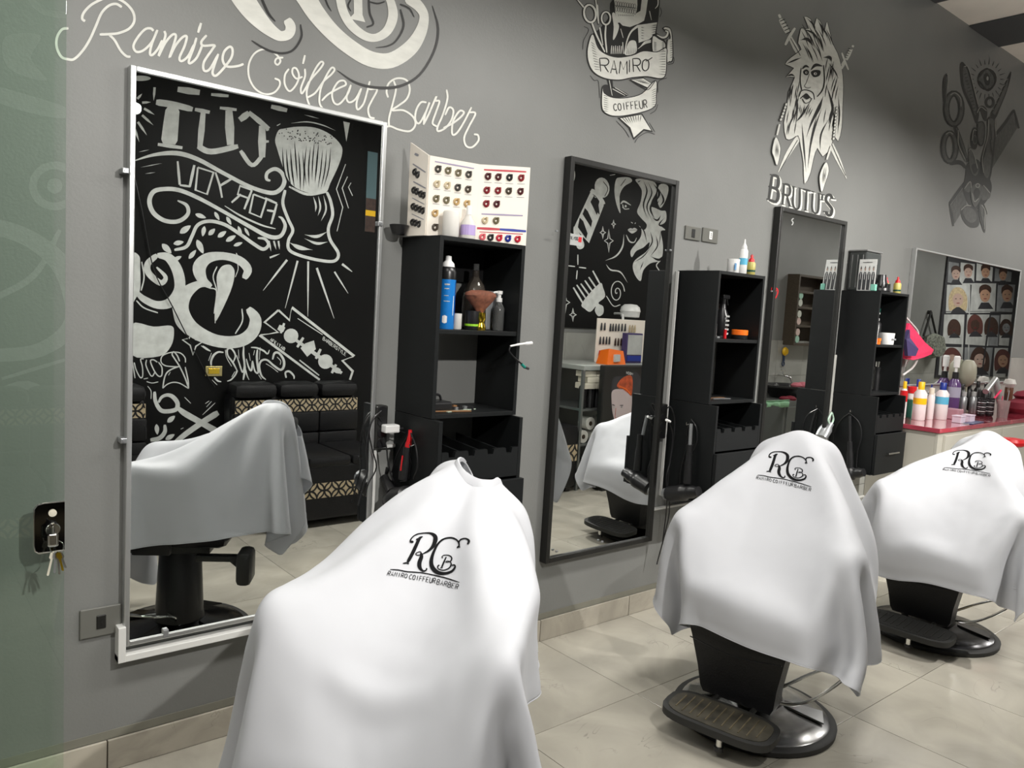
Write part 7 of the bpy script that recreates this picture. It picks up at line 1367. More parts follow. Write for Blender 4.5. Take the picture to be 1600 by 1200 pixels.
# collar band round the front of the neck opening; the cape stays open behind the neck
o1 = CAPES[0][0]; ring = HOLES[0]
front = Vector((-.85, -.53, 0)); rc = np.mean(ring, 0)
n_ = len(ring); ok = [Vector((p[0] - rc[0], p[1] - rc[1], 0)).normalized().dot(front) > -.45 for p in ring]
st_ = next(i for i in range(n_) if ok[i] and not ok[i - 1]); seq = []
for k in range(n_):
    if not ok[(st_ + k) % n_]: break
    seq.append(ring[(st_ + k) % n_])
seq = [np.mean(seq[max(0, i - 3):i + 4], 0) for i in range(len(seq))]
bm = BM(); A = []; L_ = len(seq)
for i, p in enumerate(seq):
    d = p - rc; d[2] = 0; d = d / (np.linalg.norm(d) + 1e-9); f = min(1, 4 * i / L_, 4 * (L_ - 1 - i) / L_) * .75 + .25
    A.append([bm.verts.new(tuple(q)) for q in (p + d * .016 + np.array([0, 0, -.012]), p + d * .009 + np.array([0, 0, .003]), p + d * .002 + np.array([0, 0, .012 * f]), p - d * .003 + np.array([0, 0, .010 * f]), p - d * .001 + np.array([0, 0, -.006]))])
for a, b in zip(A, A[1:]):
    for k in range(4): bm.faces.new((a[k], b[k], b[k + 1], a[k + 1]))
obj('collar', bm, CLOTH, o1, True)
bm = BM(); box(bm, -.02, .02, -.05, .05, -.05, .008, .016); hr = obj('headrest', bm, LEATH, None, True); hr.parent = c1
bpy.context.view_layer.update(); hr.matrix_parent_inverse = c1.matrix_world.inverted(); hr.location = (rc[0] + .85 * .03 - .53 * .0, rc[1] + .53 * .03 + .01, rc[2] - .055); hr.rotation_euler = (0, 0, math.atan2(-.53, -.85))

# printed RCB monogram, laid on each cape along the viewing direction it was read from
LOGO_PTS = [(465, 290), (1325, 335), (180, 742), (1190, 930)]
def logo(k, dst):
    A_ = np.array([[x, y, 1] for x, y in LOGO_PTS]); M_ = np.linalg.lstsq(A_, np.array(dst, float), rcond=None)[0]
    o, bvh, off = CAPES[k]
    def f(px, py, of):
        q = np.array([px, py, 1.0]) @ M_; d = Vector(ray(*q)).normalized(); c0 = Vector(CAM)
        h, n_, _, _ = bvh.ray_cast(c0, d)
        if h is None: h = c0 + d * 2.5; n_ = -d
        if n_.dot(d) > 0: n_ = -n_
        r = h + n_ * (.0022 + of * .3); return (r.x, r.y, r.z)
    P_ = Paint(f)
    S = lambda s_, w_=10: P_.s([(q[0], q[1], q[2] * 1.22 + 2) if len(q) > 2 else q for q in parse(s_)], w_ * 1.22 + 2, 0, 1, k=4)
    P_.e(492, 342, 24, 18)
    S('480,352,30 470,320,16 510,265,13 580,228,13 680,215,14 760,220,24 820,255,44 835,310,52 805,400,42 740,470,24 645,522,10'); S('648,265,8 600,295,34 560,380,38 500,510,40 430,640,36'); S('362,655,12 410,648,16 452,662,12'); S('550,310,14 600,292,18 650,268,6')
    S('635,520,9 620,490 590,490 550,512 560,532 600,535 632,518'); S('625,505,26 632,560,42 605,640,48 605,700,46 630,745,30 665,768,18 700,755,14 712,725,18')
    S('1150,432,12 1175,415,20 1200,425,10'); S('1185,415,16 1178,360,18 1135,310,18 1060,287,18 960,303,18 880,365,22 825,460,28 785,570,38 778,670,48 815,745,50 890,795,42 990,800,30 1085,765,24 1125,710,20 1115,680,16 1080,685,14')
    S('1185,390,16 1182,345,18 1215,308,16 1275,298,16 1320,325,24 1318,360,26 1300,380,8')
    S('945,580,14 932,565,10 960,540,9 1030,540,10 1072,570,16 1070,610,14 1040,632,9 990,640,8 1005,622,7 1050,632,9 1068,670,16 1040,722,14 960,755,11 885,738,12 870,700,12 895,680,16'); S('995,562,12 960,640,18 928,715,16'); S('905,718,8 945,722,8')
    S('178,742,8 300,750,12 430,775,12 660,795,10 960,860,13 1190,930,9', 11)
    for wd, TL, TR, BR, BL in (('RAMIRO', (158, 765), (432, 808), (420, 868), (132, 828)), ('COIFFEUR', (468, 815), (848, 872), (832, 945), (452, 880)), ('BARBER', (872, 885), (1186, 962), (1160, 1030), (852, 955))):
        P_.text(wd, TL, TR, BR, BL, 9.5, 0, 1, gap=1.7, k=2)
    bmesh.ops.recalc_face_normals(P_.bm, faces=P_.bm.faces[:])
    obj('printed_monogram', P_.bm, INK, o, label='black printed RCB monogram with RAMIRO COIFFEUR BARBER below')
o_ = lambda x, y: (590 + x / 9.231, 810 + y / 9.231)
logo(0, [o_(*p) for p in LOGO_PTS])
logo(1, [(1202, 712), (1270, 717), (1183, 741.5), (1269, 762)])
logo(2, [(1488, 709), (1548, 709), (1475, 730), (1548, 741.5)])
# ---------------------------------------------------------------- wall cabinets
D1, D2 = .25, .30
def upper(x0, label):
    x1 = x0 + .39; t = thing('shelf_cabinet', label, 'shelf cabinet', ((x0 + x1) / 2, 0, 1.10))
    for a in (x0, x1 - .016): bm = BM(); box(bm, a, a + .016, -D1, -.001, 1.10, 1.748, .0012); obj('side_panel', bm, BLACKM, t)
    for nm, z in (('top_panel', 1.732), ('bottom_panel', 1.10), ('shelf', 1.404)):
        bm = BM(); box(bm, x0 + .0165, x1 - .0165, -D1 + (.004 if nm == 'shelf' else 0), -.001, z, z + .016, .001); obj(nm, bm, BLACKM, t)
    bm = BM(); box(bm, x0 + .0165, x1 - .0165, -.016, -.001, 1.60, 1.732, .001); obj('back_rail', bm, BLACKI, t)
    return t
def lower(x0, label):
    x1 = x0 + .385; t = thing('tool_cabinet', label, 'tool cabinet', ((x0 + x1) / 2, 0, .61)); zt = 1.098
    for a in (x0, x1 - .016): bm = BM(); box(bm, a, a + .016, -D2, -.001, .61, zt, .0012); obj('side_panel', bm, BLACKM, t)
    bm = BM(); box(bm, x0 + .0165, x1 - .0165, -D2 + .003, -.001, .61, .626); obj('bottom_panel', bm, BLACKM, t)
    bm = BM(); box(bm, x0 + .0165, x1 - .0165, -D2 + .02, -.001, .87, .882); obj('tray_floor', bm, BLACKI, t)
    # notched front of the tool tray
    n = 4; P = [(x0 + .017, .874)]; P.append((x0 + .017, .985)); wN = (x1 - x0 - .034) / n
    for i in range(n):
        c = x0 + .017 + wN * (i + .5); P += [(c - .016, .985), (c - .012, .965), (c + .012, .965), (c + .016, .985)]
    P += [(x1 - .017, .985), (x1 - .017, .874)]
    bm = BM(); prism(bm, P, lambda u, v, d: (u, d, v), -D2, -D2 + .014); obj('tray_front', bm, BLACKM, t)
    for i in range(1, n):
        c = x0 + .017 + wN * i; bm = BM(); hexa(bm, [(c - .004, -D2 + .015, .883), (c + .004, -D2 + .015, .883), (c + .004, -D2 + .015, .983), (c - .004, -D2 + .015, .983), (c - .004, -.02, .883), (c + .004, -.02, .883), (c + .004, -.02, 1.0), (c - .004, -.02, 1.0)]); obj('divider', bm, BLACKM, t)
    bm = BM(); box(bm, x0 + .001, x1 + .004, -D2 - .022, -D2 - .003, .613, .866, .0015); d = obj('door', bm, BLACKM, t)
    zh = .745; xm = (x0 + x1) / 2
    bm = BM(); box(bm, xm - .07, xm + .07, -D2 - .05, -D2 - .042, zh - .005, zh + .005, .002)
    for s_ in (-.055, .055): box(bm, xm + s_ - .004, xm + s_ + .004, -D2 - .043, -D2 - .022, zh - .004, zh + .004)
    obj('handle', bm, CHROME, d)
    bm = BM(); x = x0; tube(bm, [(x, -.145, .99), (x - .018, -.145, .985), (x - .022, -.145, 1.0)], .0025, 6); obj('hook', bm, CHROME, t)
    return t
XA, XB, XC = 1.553, 3.163, 4.80
upper(XA, 'black open shelf cabinet under the hair swatch book'); upper(XB, 'black open shelf cabinet between second mirror and BRUTU\'S mirror'); upper(XC, 'black open shelf cabinet with a man poster on top, nearest the counter')
lower(XA, 'black wall cabinet with tool tray behind the nearest cape'); lower(XB, 'black wall cabinet with tool tray under the second shelf cabinet'); lower(XC, 'black wall cabinet with chrome-handled door beside the counter')
ZT, ZS, ZB = 1.7485, 1.4205, 1.1165
def on(px, Y): return at(px, 400, Y)[0]
def bottle(name, label, cat, px, Y, z, prof, m, n=18, extra=None, group=None, dx=0):
    """a lathe-turned container standing at the spot seen at px; extra: list of (part name, profile, material)"""
    x = on(px, Y) + dx; t = thing(name, label, cat, (x, Y, z), group)
    bm = BM(); lathe(bm, prof, x, Y, z, n); obj('body', bm, m, t, True)
    for e in extra or []:
        bm = BM(); lathe(bm, e[1], x, Y, z, n); obj(e[0], bm, e[2], t, True)
    return t, x
# swatch book on the first cabinet
t = thing('swatch_book', 'open cream hair-colour swatch book standing on the first cabinet', 'swatch book', (on(748, -.19), -.19, ZT))
TL = [at(643, 223, -.06), at(671, 243, -.165), at(749, 257, -.19), at(828, 262, -.238)]
bk = []
for a, b in zip(TL, TL[1:]):
    bm = BM(); n_ = Vector((b[1] - a[1], -(b[0] - a[0]), 0)).normalized() * .004
    A_, B_ = Vector(a), Vector(b); P = [Vector((A_.x, A_.y, ZT)), Vector((B_.x, B_.y, ZT)), B_, A_]
    hexa(bm, [p + n_ for p in P] + [p - n_ for p in P]); bk.append((obj('page', bm, PAPER, t), A_, B_, n_))
sw_mats = {c: mat('hair_' + c, v, .4) for c, v in dict(black=(.012, .011, .011), brown=(.05, .035, .022), olive=(.13, .11, .06), dark=(.035, .03, .024), blond=(.42, .28, .12), pale=(.5, .42, .28), red=(.18, .01, .015), crimson=(.42, .01, .03), wine=(.06, .008, .01), blue=(.01, .02, .22), pink=(.6, .12, .14)).items()}
sw_me = {}
def swatch(pg, px, py, col, sc=1.0):
    o, A_, B_, n_ = bk[pg]
    # intersect view ray with the page plane
    nn = n_.normalized(); d = Vector(ray(px, py)); c0 = Vector(CAM); s_ = (A_ - c0).dot(nn) / d.dot(nn); p = c0 + d * s_ + nn * .005
    u = (B_ - A_); u.z = 0; u.normalize()
    key = (pg, sc)
    if key not in sw_me:
        bm = BM(); pts = []
        for i in range(9):
            a = -.3 + i * .62; r = .0105 - i * .0007; pts.append(u * (r * math.cos(a)) * -1 + Vector((0, 0, -r * math.sin(a))))
        pts = [u * .0085 + Vector((0, 0, .013))] + [u * .0085 + Vector((0, 0, .004))] + [u * (.009 * math.cos(a)) + Vector((0, 0, -.009 * math.sin(a) + .0)) for a in [i * .7 for i in range(8)]]
        tube(bm, [tuple(q * sc) for q in pts], .0052 * sc, 5, 1); me = bpy.data.meshes.new('swatch'); bm.to_mesh(me); bm.free(); me.materials.append(None); sw_me[key] = me
    w_ = bpy.data.objects.new('swatch', sw_me[key]); C.objects.link(w_); w_.parent = t; w_.location = p - root_loc(t)
    w_.material_slots[0].link = 'OBJECT'; w_.material_slots[0].material = sw_mats[col]
g = lambda x, y: (600 + x / 3.333, 200 + y / 3.333)
for (x, y, c) in ((278, 215, 'dark'), (330, 223, 'olive'), (383, 235, 'olive'), (437, 243, 'dark'), (272, 293, 'pale'), (326, 300, 'pale'), (380, 311, 'dark'), (434, 320, 'brown'), (268, 369, 'olive'), (321, 377, 'olive'), (374, 385, 'blond'), (428, 395, 'blond'), (262, 445, 'blond'), (262, 518, 'brown')): swatch(1, *g(x, y), c)
for (x, y, c) in ((538, 253, 'wine'), (592, 256, 'wine'), (650, 259, 'black'), (711, 261, 'red'), (532, 325, 'red'), (590, 327, 'red'), (646, 329, 'brown'), (707, 331, 'wine'), (529, 395, 'red'), (583, 397, 'wine'), (522, 482, 'pale'), (580, 483, 'olive'), (509, 568, 'pink'), (551, 571, 'black'), (596, 573, 'crimson'), (642, 576, 'blue'), (692, 579, 'crimson')): swatch(2, *g(x, y), c)
for (x, y) in ((165, 230), (180, 245), (160, 325), (175, 332), (195, 345), (210, 352), (156, 410), (172, 418), (190, 425), (206, 432), (153, 492), (168, 496), (186, 502)): swatch(0, *g(x, y), 'black', .9)
def page_strip(pg, pts, m, w_=.8):
    o, A_, B_, n_ = bk[pg]; nn = n_.normalized()
    def f(px, py, of):
        d = Vector(ray(px, py)); c0 = Vector(CAM); s_ = (A_ - c0).dot(nn) / d.dot(nn); return tuple(c0 + d * s_ + nn * (.0045 + of * .2))
    P_ = Paint(f).o(600, 200, 3.333)
    for p in pts: P_.s(p[0], p[1], p[2], 1, k=1)
    obj('printed_bar', P_.bm, m, t)
BAR = [mat('bar_lilac', (.30, .26, .38), .5), mat('bar_red', (.45, .04, .06), .5), mat('bar_blue', (.03, .05, .3), .5), mat('bar_grey', (.25, .25, .28), .5)]
page_strip(0, [('155,188 222,232', 8, 3), ('158,280 222,315', 8, 3), ('152,365 215,398', 5, 3), ('150,448 212,478', 5, 3), ('165,135 185,145', 14, 3)], BAR)
page_strip(1, [('262,175 466,212', 8, 0)] + [('%d,%d %d,%d' % (x - 18, y + 26, x + 18, y + 29), 3, 3) for (x, y) in ((278, 215), (330, 223), (383, 235), (437, 243), (272, 293), (326, 300), (380, 311), (434, 320), (268, 369), (321, 377), (374, 385))], BAR)
page_strip(2, [('518,218 738,229', 10, 1), ('505,448 720,457', 9, 0), ('482,522 600,528', 14, 1), ('600,528 737,538', 14, 2), ('495,541 720,553', 5, 1)] + [('%d,%d %d,%d' % (x - 20, y + 30, x + 20, y + 32), 3, 3) for (x, y) in ((538, 253), (592, 256), (650, 259), (711, 261), (532, 325), (590, 327), (646, 329), (707, 331))], BAR)
bottle('jar', 'white frosted jar in front of the swatch book', 'jar', 702, -.217, ZT, [(.028, 0), (.030, .004), (.030, .085), (.026, .09), (.0001, .09)], FROST)
t_, x = bottle('bottle', 'frosted bottle with a purple label in front of the swatch book', 'bottle', 729, -.225, ZT, [(.026, 0), (.027, .004), (.027, .055), (.012, .078), (.012, .085), (.0001, .086)], FROST, extra=[('cap', [(.009, .086), (.009, .115), (.007, .118), (.0001, .118)], WHITE)])
bm = BM(); lathe(bm, [(.0274, .012), (.0274, .048)], x, -.225, ZT, 18); obj('label_band', bm, mat('lilac_label', (.42, .32, .6), .5), t_)
x = on(637, -.17); bm = BM(); lathe(bm, [(.018, 0), (.024, .003), (.036, .035), (.034, .037), (.022, .008), (.0001, .006)], x + .03, -.055, ZT, 20); simple('bowl', 'small dark mixing bowl behind the swatch book', 'bowl', bm, BLK, None, True)
# upper shelf of the first cabinet
t_, x = bottle('spray_can', 'blue and black aerosol can with a white nozzle in the first cabinet', 'spray can', 701, -.19, ZS, [(.030, 0), (.0315, .004), (.0315, .178)], BLUE, extra=[('collar', [(.0315, .178), (.0315, .205), (.026, .222), (.02, .226)], BLK), ('cap', [(.024, .222), (.022, .236), (.012, .246), (.011, .262), (.0001, .264)], WHITE)])
PS = Paint(lambda u, v, of: (x + (.0317 + of * .2) * math.sin(u), -.19 - (.0317 + of * .2) * math.cos(u), ZS + v))
PS.s([(-.9, .16), (-.3, .16)], .006, 0, 1, k=1).s([(-.9, .145), (-.35, .145)], .004, 0, 1, k=1).s([(-1.0, .035), (-.45, .035)], .03, 1, 1, k=1).s([(.3, .05), (.3, .12)], .12, 1, 1, k=1).s([(.8, .02), (.8, .17)], .35, 2, 1, k=1).s([(-.9, .12), (-.4, .12)], .003, 0, 1, k=1).s([(-.9, .10), (-.2, .10)], .003, 0, 1, k=1)
obj('printed_label', PS.bm, [PRINTL, WHITE, DBLUE], t_)
bottle('bottle', 'large smoky clear bell-shaped bottle in the first cabinet', 'bottle', 745, -.10, ZS, [(.045, 0), (.05, .006), (.048, .12), (.035, .17), (.014, .20), (.012, .225), (.0001, .226)], AMBER, extra=[('cap', [(.012, .226), (.012, .25), (.0001, .25)], CLEAR)])
bottle('candle', 'short white candle beside the blue aerosol can', 'candle', 719, -.185, ZS, [(.016, 0), (.018, .003), (.018, .058), (.0001, .058)], FROST)
t_, x = bottle('jar', 'black jar with green lettering beside the neck brush', 'jar', 744, -.19, ZS, [(.028, 0), (.030, .004), (.030, .052)], BLK, extra=[('lid', [(.031, .052), (.031, .07), (.0001, .071)], BLK)])
bm = BM(); lathe(bm, [(.0304, .014), (.0304, .022)], x, -.19, ZS, 18); obj('label_band', bm, mat('lime_label', (.25, .55, .02), .5), t_)
t = thing('neck_brush', 'barber neck brush with brown bristles and a gold handle', 'brush', (on(757, -.215), -.215, ZS))
x = on(757, -.215); bm = BM(); lathe(bm, [(.018, 0), (.0195, .004), (.0195, .014), (.0135, .026), (.0135, .034), (.018, .042), (.0165, .066)], x, -.215, ZS, 20); obj('handle', bm, GOLD, t, True)
bm = BM(); lathe(bm, [(.0155, .066), (.026, .080), (.054, .108), (.070, .128), (.066, .138), (.040, .147), (.0001, .149)], x, -.205, ZS, 24, sy=.55); obj('bristles', bm, BRISTLE, t, True)
bm = BM(); x = on(770, -.12); box(bm, x - .035, x + .03, -.14, -.07, ZS, ZS + .15, .006); simple('carton', 'pale grey carton behind the neck brush', 'carton', bm, PRINTG)
t_, x = bottle('spray_bottle', 'small clear spray bottle with a white pump behind the neck brush', 'spray bottle', 784, -.17, ZS, [(.02, 0), (.022, .004), (.022, .085), (.012, .105), (.011, .11)], CLEAR, extra=[('pump', [(.012, .11), (.012, .125), (.007, .126), (.007, .138), (.012, .14), (.012, .152), (.0001, .153)], WHITE)])
bm = BM(); tube(bm, [(x, -.17, ZS + .146), (x - .022, -.17, ZS + .146), (x - .03, -.17, ZS + .142)], .004, 6); obj('nozzle', bm, WHITE, t_)
# lower shelf clutter in the first cabinet
t = thing('clipper_case', 'black zip case lying at the left of the first cabinet\'s lower shelf', 'case', (on(690, -.15), -.15, ZB)); x = on(692, -.15)
bm = BM(); box(bm, x - .045, x + .05, -.19, -.10, ZB, ZB + .035, .008); obj('body', bm, BLK, t)
bm = BM(); tube(bm, [(x - .03, -.14, ZB + .034), (x - .02, -.14, ZB + .055), (x + .02, -.14, ZB + .055), (x + .03, -.14, ZB + .034)], .005, 6); obj('handle', bm, BLK, t)
random.seed(8)
def comb(x, y, z, rot, m, label, L_=.16):
    t = thing('comb', label, 'comb', (x, y, z)); bm = BM(); c, s_ = math.cos(rot), math.sin(rot)
    prism(bm, [(-L_ / 2, 0), (L_ / 2, 0), (L_ / 2, .012), (-L_ / 2, .012)], lambda u, v, d: (x + u * c - v * s_, y + u * s_ + v * c, z + d), .0005, .0035)
    obj('spine', bm, m, t); bm = BM()
    for i in range(24):
        u = -L_ / 2 + .006 + i * (L_ - .012) / 23; prism(bm, [(u, .012), (u + .002, .012), (u + .0015, .03), (u, .03)], lambda u_, v, d: (x + u_ * c - v * s_, y + u_ * s_ + v * c, z + d), .001, .003)
    obj('teeth', bm, m, t)
comb(on(735, -.2), -.2, ZB, .25, mat('pale_green_plastic', (.42, .5, .40), .4), 'pale green comb lying on the first cabinet\'s lower shelf')
comb(on(700, -.235) + .065, -.215, ZB + .001, -.2, mat('bronze_plastic', (.25, .13, .06), .35), 'bronze comb at the front of the first cabinet\'s lower shelf')
for i in range(7):
    px = 718 + i * 4.6; x = on(px, -.17); y = -.20 + .06 * random.random(); bm = BM(); a = random.random() * 3; 
    hexa(bm, [(x - .012, y, ZB), (x + .012, y + .004, ZB), (x + .012, y + .004, ZB + .012), (x - .010, y, ZB + .016), (x - .012, y + .02, ZB), (x + .012, y + .024, ZB), (x + .010, y + .024, ZB + .010), (x - .008, y + .02, ZB + .013)])
    simple('clipper_guard', ['first', 'second', 'third', 'fourth', 'fifth', 'sixth', 'last'][i] + ' small clipper guard from the left on the first cabinet\'s lower shelf', 'clipper guard', bm, [BLK, SILVER, BLK, mat('bronze_plastic', (.25, .13, .06), .35)][i % 4], 'clipper guards on the lower shelf')
# trimmer-like light hanging at the right side of the first cabinet
t = thing('hanging_clip', 'white clip arm with a black lead and teal plug at the first cabinet\'s right edge', 'clip', (1.96, -.24, 1.30))
p0, p1, p2, p3 = at(797, 541, -.255), at(812, 538, -.26), at(831, 536, -.262), at(826, 540, -.262)
bm = BM(); tube(bm, [p0, p1, p2], [.0038, .0045, .007], 8); obj('arm', bm, WHITE, t, True)
bm = BM(); tube(bm, [at(797, 541, -.258), at(796, 549, -.262), at(803, 558, -.262), at(812, 566, -.262), at(817, 570, -.262)], .0035, 6); obj('lead', bm, BLK, t, True)
bm = BM(); tube(bm, [at(815, 569, -.262), at(820, 574, -.262)], .006, 8); obj('plug', bm, TEAL, t, True)
bm = BM(); tube(bm, [at(820, 574, -.262), at(826, 576, -.262)], .005, 8); obj('tip', bm, BLK, t, True)
# power strips, adapters, cords and clippers on the left sides
def strip(px0, px1, py0, py1, label):
    x0, _, z1 = at(px0, py0, -.02); x1, _, z0 = at(px1, py1, -.02); t = thing('power_strip', label, 'power strip', ((x0 + x1) / 2, -.02, z0))
    bm = BM(); box(bm, x0, x1, -.045, -.001, z0, z1, .006); obj('body', bm, BLKF, t)
    n = 4
    for i in range(n):
        zc = z0 + (z1 - z0) * (i + .5) / n; bm = BM(); lathe(bm, [(.018, -.0475), (.018, -.045)], (x0 + x1) / 2, 0, zc, 16, axis='y'); obj('outlet', bm, BLK, t)
    global STRIP; STRIP = t
    return (x0 + x1) / 2, z0, z1
xs_, zs0, zs1 = strip(583, 599, 633, 698, 'black vertical power strip on the wall right of the first mirror')
t = thing('charger', 'white phone charger plugged into the first power strip', 'charger', (xs_ + .02, -.07, at(605, 672, -.06)[2]))
zc = at(605, 668, -.06)[2]; bm = BM(); box(bm, xs_ - .005, xs_ + .055, -.085, -.0478, zc - .018, zc + .012, .005); obj('body', bm, WHITE, t)
bm = BM(); tube(bm, [(xs_ + .055, -.07, zc - .004), (xs_ + .075, -.07, zc - .006)], .006, 8); obj('plug', bm, BLK, t)
def cable(pts, r, label, m=BLK, group=None, par=None):
    bm = BM(); tube(bm, pts, r, 6, 5)
    return obj('power_cord', bm, m, par, True) if par is not None else simple('white_lead', label, 'lead', bm, m, group, True)
G_ = 'black cords by the first mirror'
pl = lambda L_, Y: [at(px, py, Y) for px, py in L_]
cable(pl([(596, 642), (585, 652), (578, 668), (573, 700), (574, 735), (568, 760), (560, 790)], -.055), .0032, 'black cords hanging from the power strip by the first mirror', par=STRIP)
cable(pl([(598, 660), (588, 650), (577, 672), (581, 700), (588, 730), (576, 755), (570, 775)], -.05), .0028, 'black cords hanging from the power strip by the first mirror', par=STRIP)
cable(pl([(599, 684), (604, 700), (606, 720), (612, 745), (620, 756)], -.07), .0028, 'black cords hanging from the power strip by the first mirror', par=STRIP)
cable(pl([(622, 672), (632, 676), (640, 680)], -.08), .0022, '', par=STRIP)
# red-handled clipper hanging by its cord loop, and hair dryer behind, on the first cabinet's side
XS = XA - .02
q = lambda px, py, dx=0: (lambda a: (XS - dx, a[1], a[2]))(atx(px, py, XS - dx))
t = thing('hair_clipper', 'black hair clipper with a red cord grip hanging on the first cabinet\'s side', 'hair clipper', q(640, 720))
bm = BM(); tube(bm, [q(641, 672), q(640, 684), q(637, 698)], [.007, .009, .011], 8, 3); obj('cord_grip', bm, RED, t, True)
bm = BM(); tube(bm, [q(637, 698), q(634, 722), q(631, 745), q(631, 752)], [.015, .021, .021, .016], 10, 3); obj('body', bm, BLK, t, True)
bm = BM(); tube(bm, [q(629, 712, .02), q(626, 735, .02)], .003, 6); obj('side_stripe', bm, RED, t)
bm = BM(); tube(bm, [q(641, 674), q(632, 690), q(620, 712), q(612, 738)], .003, 6); tube(bm, [q(641, 674), q(650, 700), q(652, 730), q(646, 748)], .003, 6); obj('cord', bm, BLK, t, True)
def dryer(XS, label, top, mid, gripb, nozz0, nozz1, loops, gm=None, scale=1.0):
    q = lambda px, py, dx=0: (lambda a: (XS - dx, a[1], a[2]))(atx(px, py, XS - dx))
    t = thing('hair_dryer', label, 'hair dryer', q(*gripb))
    bm = BM(); tube(bm, [q(*mid, .04), tuple((np.array(q(*mid, .04)) + np.array(q(*gripb, .04))) / 2), q(*gripb, .04)], [.016, .02, .021], 10, 3); obj('handle', bm, BLK, t, True)
    bm = BM(); a, b = np.array(q(*nozz0, .05)), np.array(q(*nozz1, .05)); d = b - a
    tube(bm, [a, a + d * .12, a + d * .5, a + d * .72, b], [.028, .04, .042, .032, .026], 14, 3); obj('barrel', bm, BLK, t, True)
    bm = BM(); tube(bm, [a - d * .02, a + d * .05], .03, 14); obj('rear_grille', bm, SILVER, t)
    bm = BM(); tube(bm, [q(*top, .02), q(*mid, .03)], .009, 8); obj('cord_sleeve', bm, gm or BLK, t, True)
    bm = BM()
    for L_ in loops: tube(bm, [q(*p, .012) for p in L_], .003, 6)
    obj('cord', bm, BLK, t, True); return t
dryer(XB, 'black hair dryer hanging by its cord on the second cabinet\'s side', (1080, 662), (1078, 695), (1074, 755), (1040, 772), (1092, 768), [[(1080, 655), (1074, 672), (1072, 700), (1064, 735), (1062, 760)], [(1080, 655), (1088, 668), (1089, 690), (1082, 705)]], SILVER)
dryer(XC, 'black hair dryer hanging by its cord on the third cabinet\'s side', (1328, 650), (1328, 690), (1328, 730), (1310, 742), (1350, 738), [[(1328, 645), (1315, 655), (1305, 672), (1302, 690)], [(1328, 646), (1342, 660), (1346, 680), (1340, 705), (1338, 730)], [(1328, 646), (1326, 680), (1330, 700)]])
dryer(XA, 'dark hair dryer behind the nearest cape on the first cabinet\'s side', (606, 730), (600, 745), (612, 768), (640, 775), (606, 782), [[(606, 722), (600, 735), (596, 760)]])
x2, z20, z21 = strip(1025, 1034, 631, 684, 'black vertical power strip right of the second mirror')
cable([(x2 + .02, -.05, z21 - .02), at(1048, 636, -.09), at(1054, 655, -.09), at(1052, 690, -.09), at(1046, 730, -.09), at(1043, 760, -.09), at(1041, 800, -.08), at(1035, 850, -.07)], .0035, '', par=STRIP)
cable([(x2 + .02, -.05, (z20 + z21) / 2 + .02), at(1044, 657, -.09), at(1051, 680, -.09), at(1047, 720, -.09), at(1041, 750, -.09), at(1046, 800, -.08), at(1028, 875, -.06), at(1027, 880, -.06)], .003, '', par=STRIP)
zc = at(1043, 657, -.09); bm = BM(); tube(bm, [at(1041, 656, -.09), at(1047, 659, -.09)], .0065, 8); simple('plug', 'small white plug on a cord below the second power strip', 'plug', bm, WHITE)
# things on and in the second cabinet
t_, x = bottle('tub', 'white round tub with a blue label on the second cabinet', 'tub', 1147, -.2, ZT, [(.028, 0), (.030, .003), (.030, .058)], WHITE, extra=[('lid', [(.031, .058), (.031, .068), (.0001, .069)], WHITE)])
bm = BM(); box(bm, x - .028, x - .016, -.2305, -.2265, ZT + .014, ZT + .046); obj('label_band', bm, mat('pale_blue_label', (.12, .28, .5), .5), t_)
t_, x = bottle('nozzle_bottle', 'white dye bottle with a pointed nozzle on the second cabinet', 'bottle', 1162, -.21, ZT, [(.019, 0), (.0205, .003), (.0205, .112), (.015, .125), (.0001, .126)], WHITE, extra=[('nozzle', [(.014, .126), (.013, .136), (.005, .152), (.003, .172), (.0001, .173)], WHITE)])
bm = BM(); lathe(bm, [(.0208, .045), (.0208, .078)], x, -.21, ZT, 18); obj('label_band', bm, mat('sky_label', (.10, .42, .62), .5), t_)
def waxpot(px, Y, label, s=1.0):
    t_, x = bottle('wax_bottle', label, 'bottle', px, Y, ZT, [(.018 * s, 0), (.020 * s, .003), (.020 * s, .052 * s), (.016 * s, .060 * s), (.0001, .061 * s)], mat('honey_label', (.48, .42, .12), .4), extra=[('cap', [(.014 * s, .060 * s), (.013 * s, .072 * s), (.005 * s, .08 * s), (.003 * s, .095 * s), (.0001, .096 * s)], RED)])
    bm = BM(); lathe(bm, [(.0205 * s, .016), (.0205 * s, .026)], x, Y, ZT, 14); obj('label_band', bm, DGREEN, t_)
    bm = BM(); tube(bm, [(x, Y, ZT + .075 * s), (x + .014 * s, Y, ZT + .09 * s)], .002, 6); tube(bm, [(x, Y, ZT + .075 * s), (x - .012 * s, Y, ZT + .09 * s)], .002, 6); obj('spout', bm, RED, t_)
waxpot(1175, -.2, 'small honey coloured bottle with a red spout on the second cabinet', 1.1)
t_, x = bottle('spray_bottle', 'black spray bottle with pale printing in the second cabinet', 'spray bottle', 1136, -.12, ZS, [(.03, 0), (.033, .004), (.033, .12), (.018, .15), (.015, .175), (.0001, .176)], BLK, extra=[('cap', [(.014, .176), (.014, .20), (.0001, .2)], BLK)])
bm = BM(); box(bm, x - .012, x + .045, -.13, -.11, ZS + .2, ZS + .222, .005); tube(bm, [(x + .03, -.12, ZS + .2), (x + .04, -.12, ZS + .17)], .004, 6); obj('trigger', bm, BLK, t_)
bm = BM()
for i in range(5): box(bm, x - .014, x + .016, -.1545, -.1525, ZS + .02 + i * .022, ZS + .029 + i * .022)
obj('printed_marks', bm, PRINTL, t_)
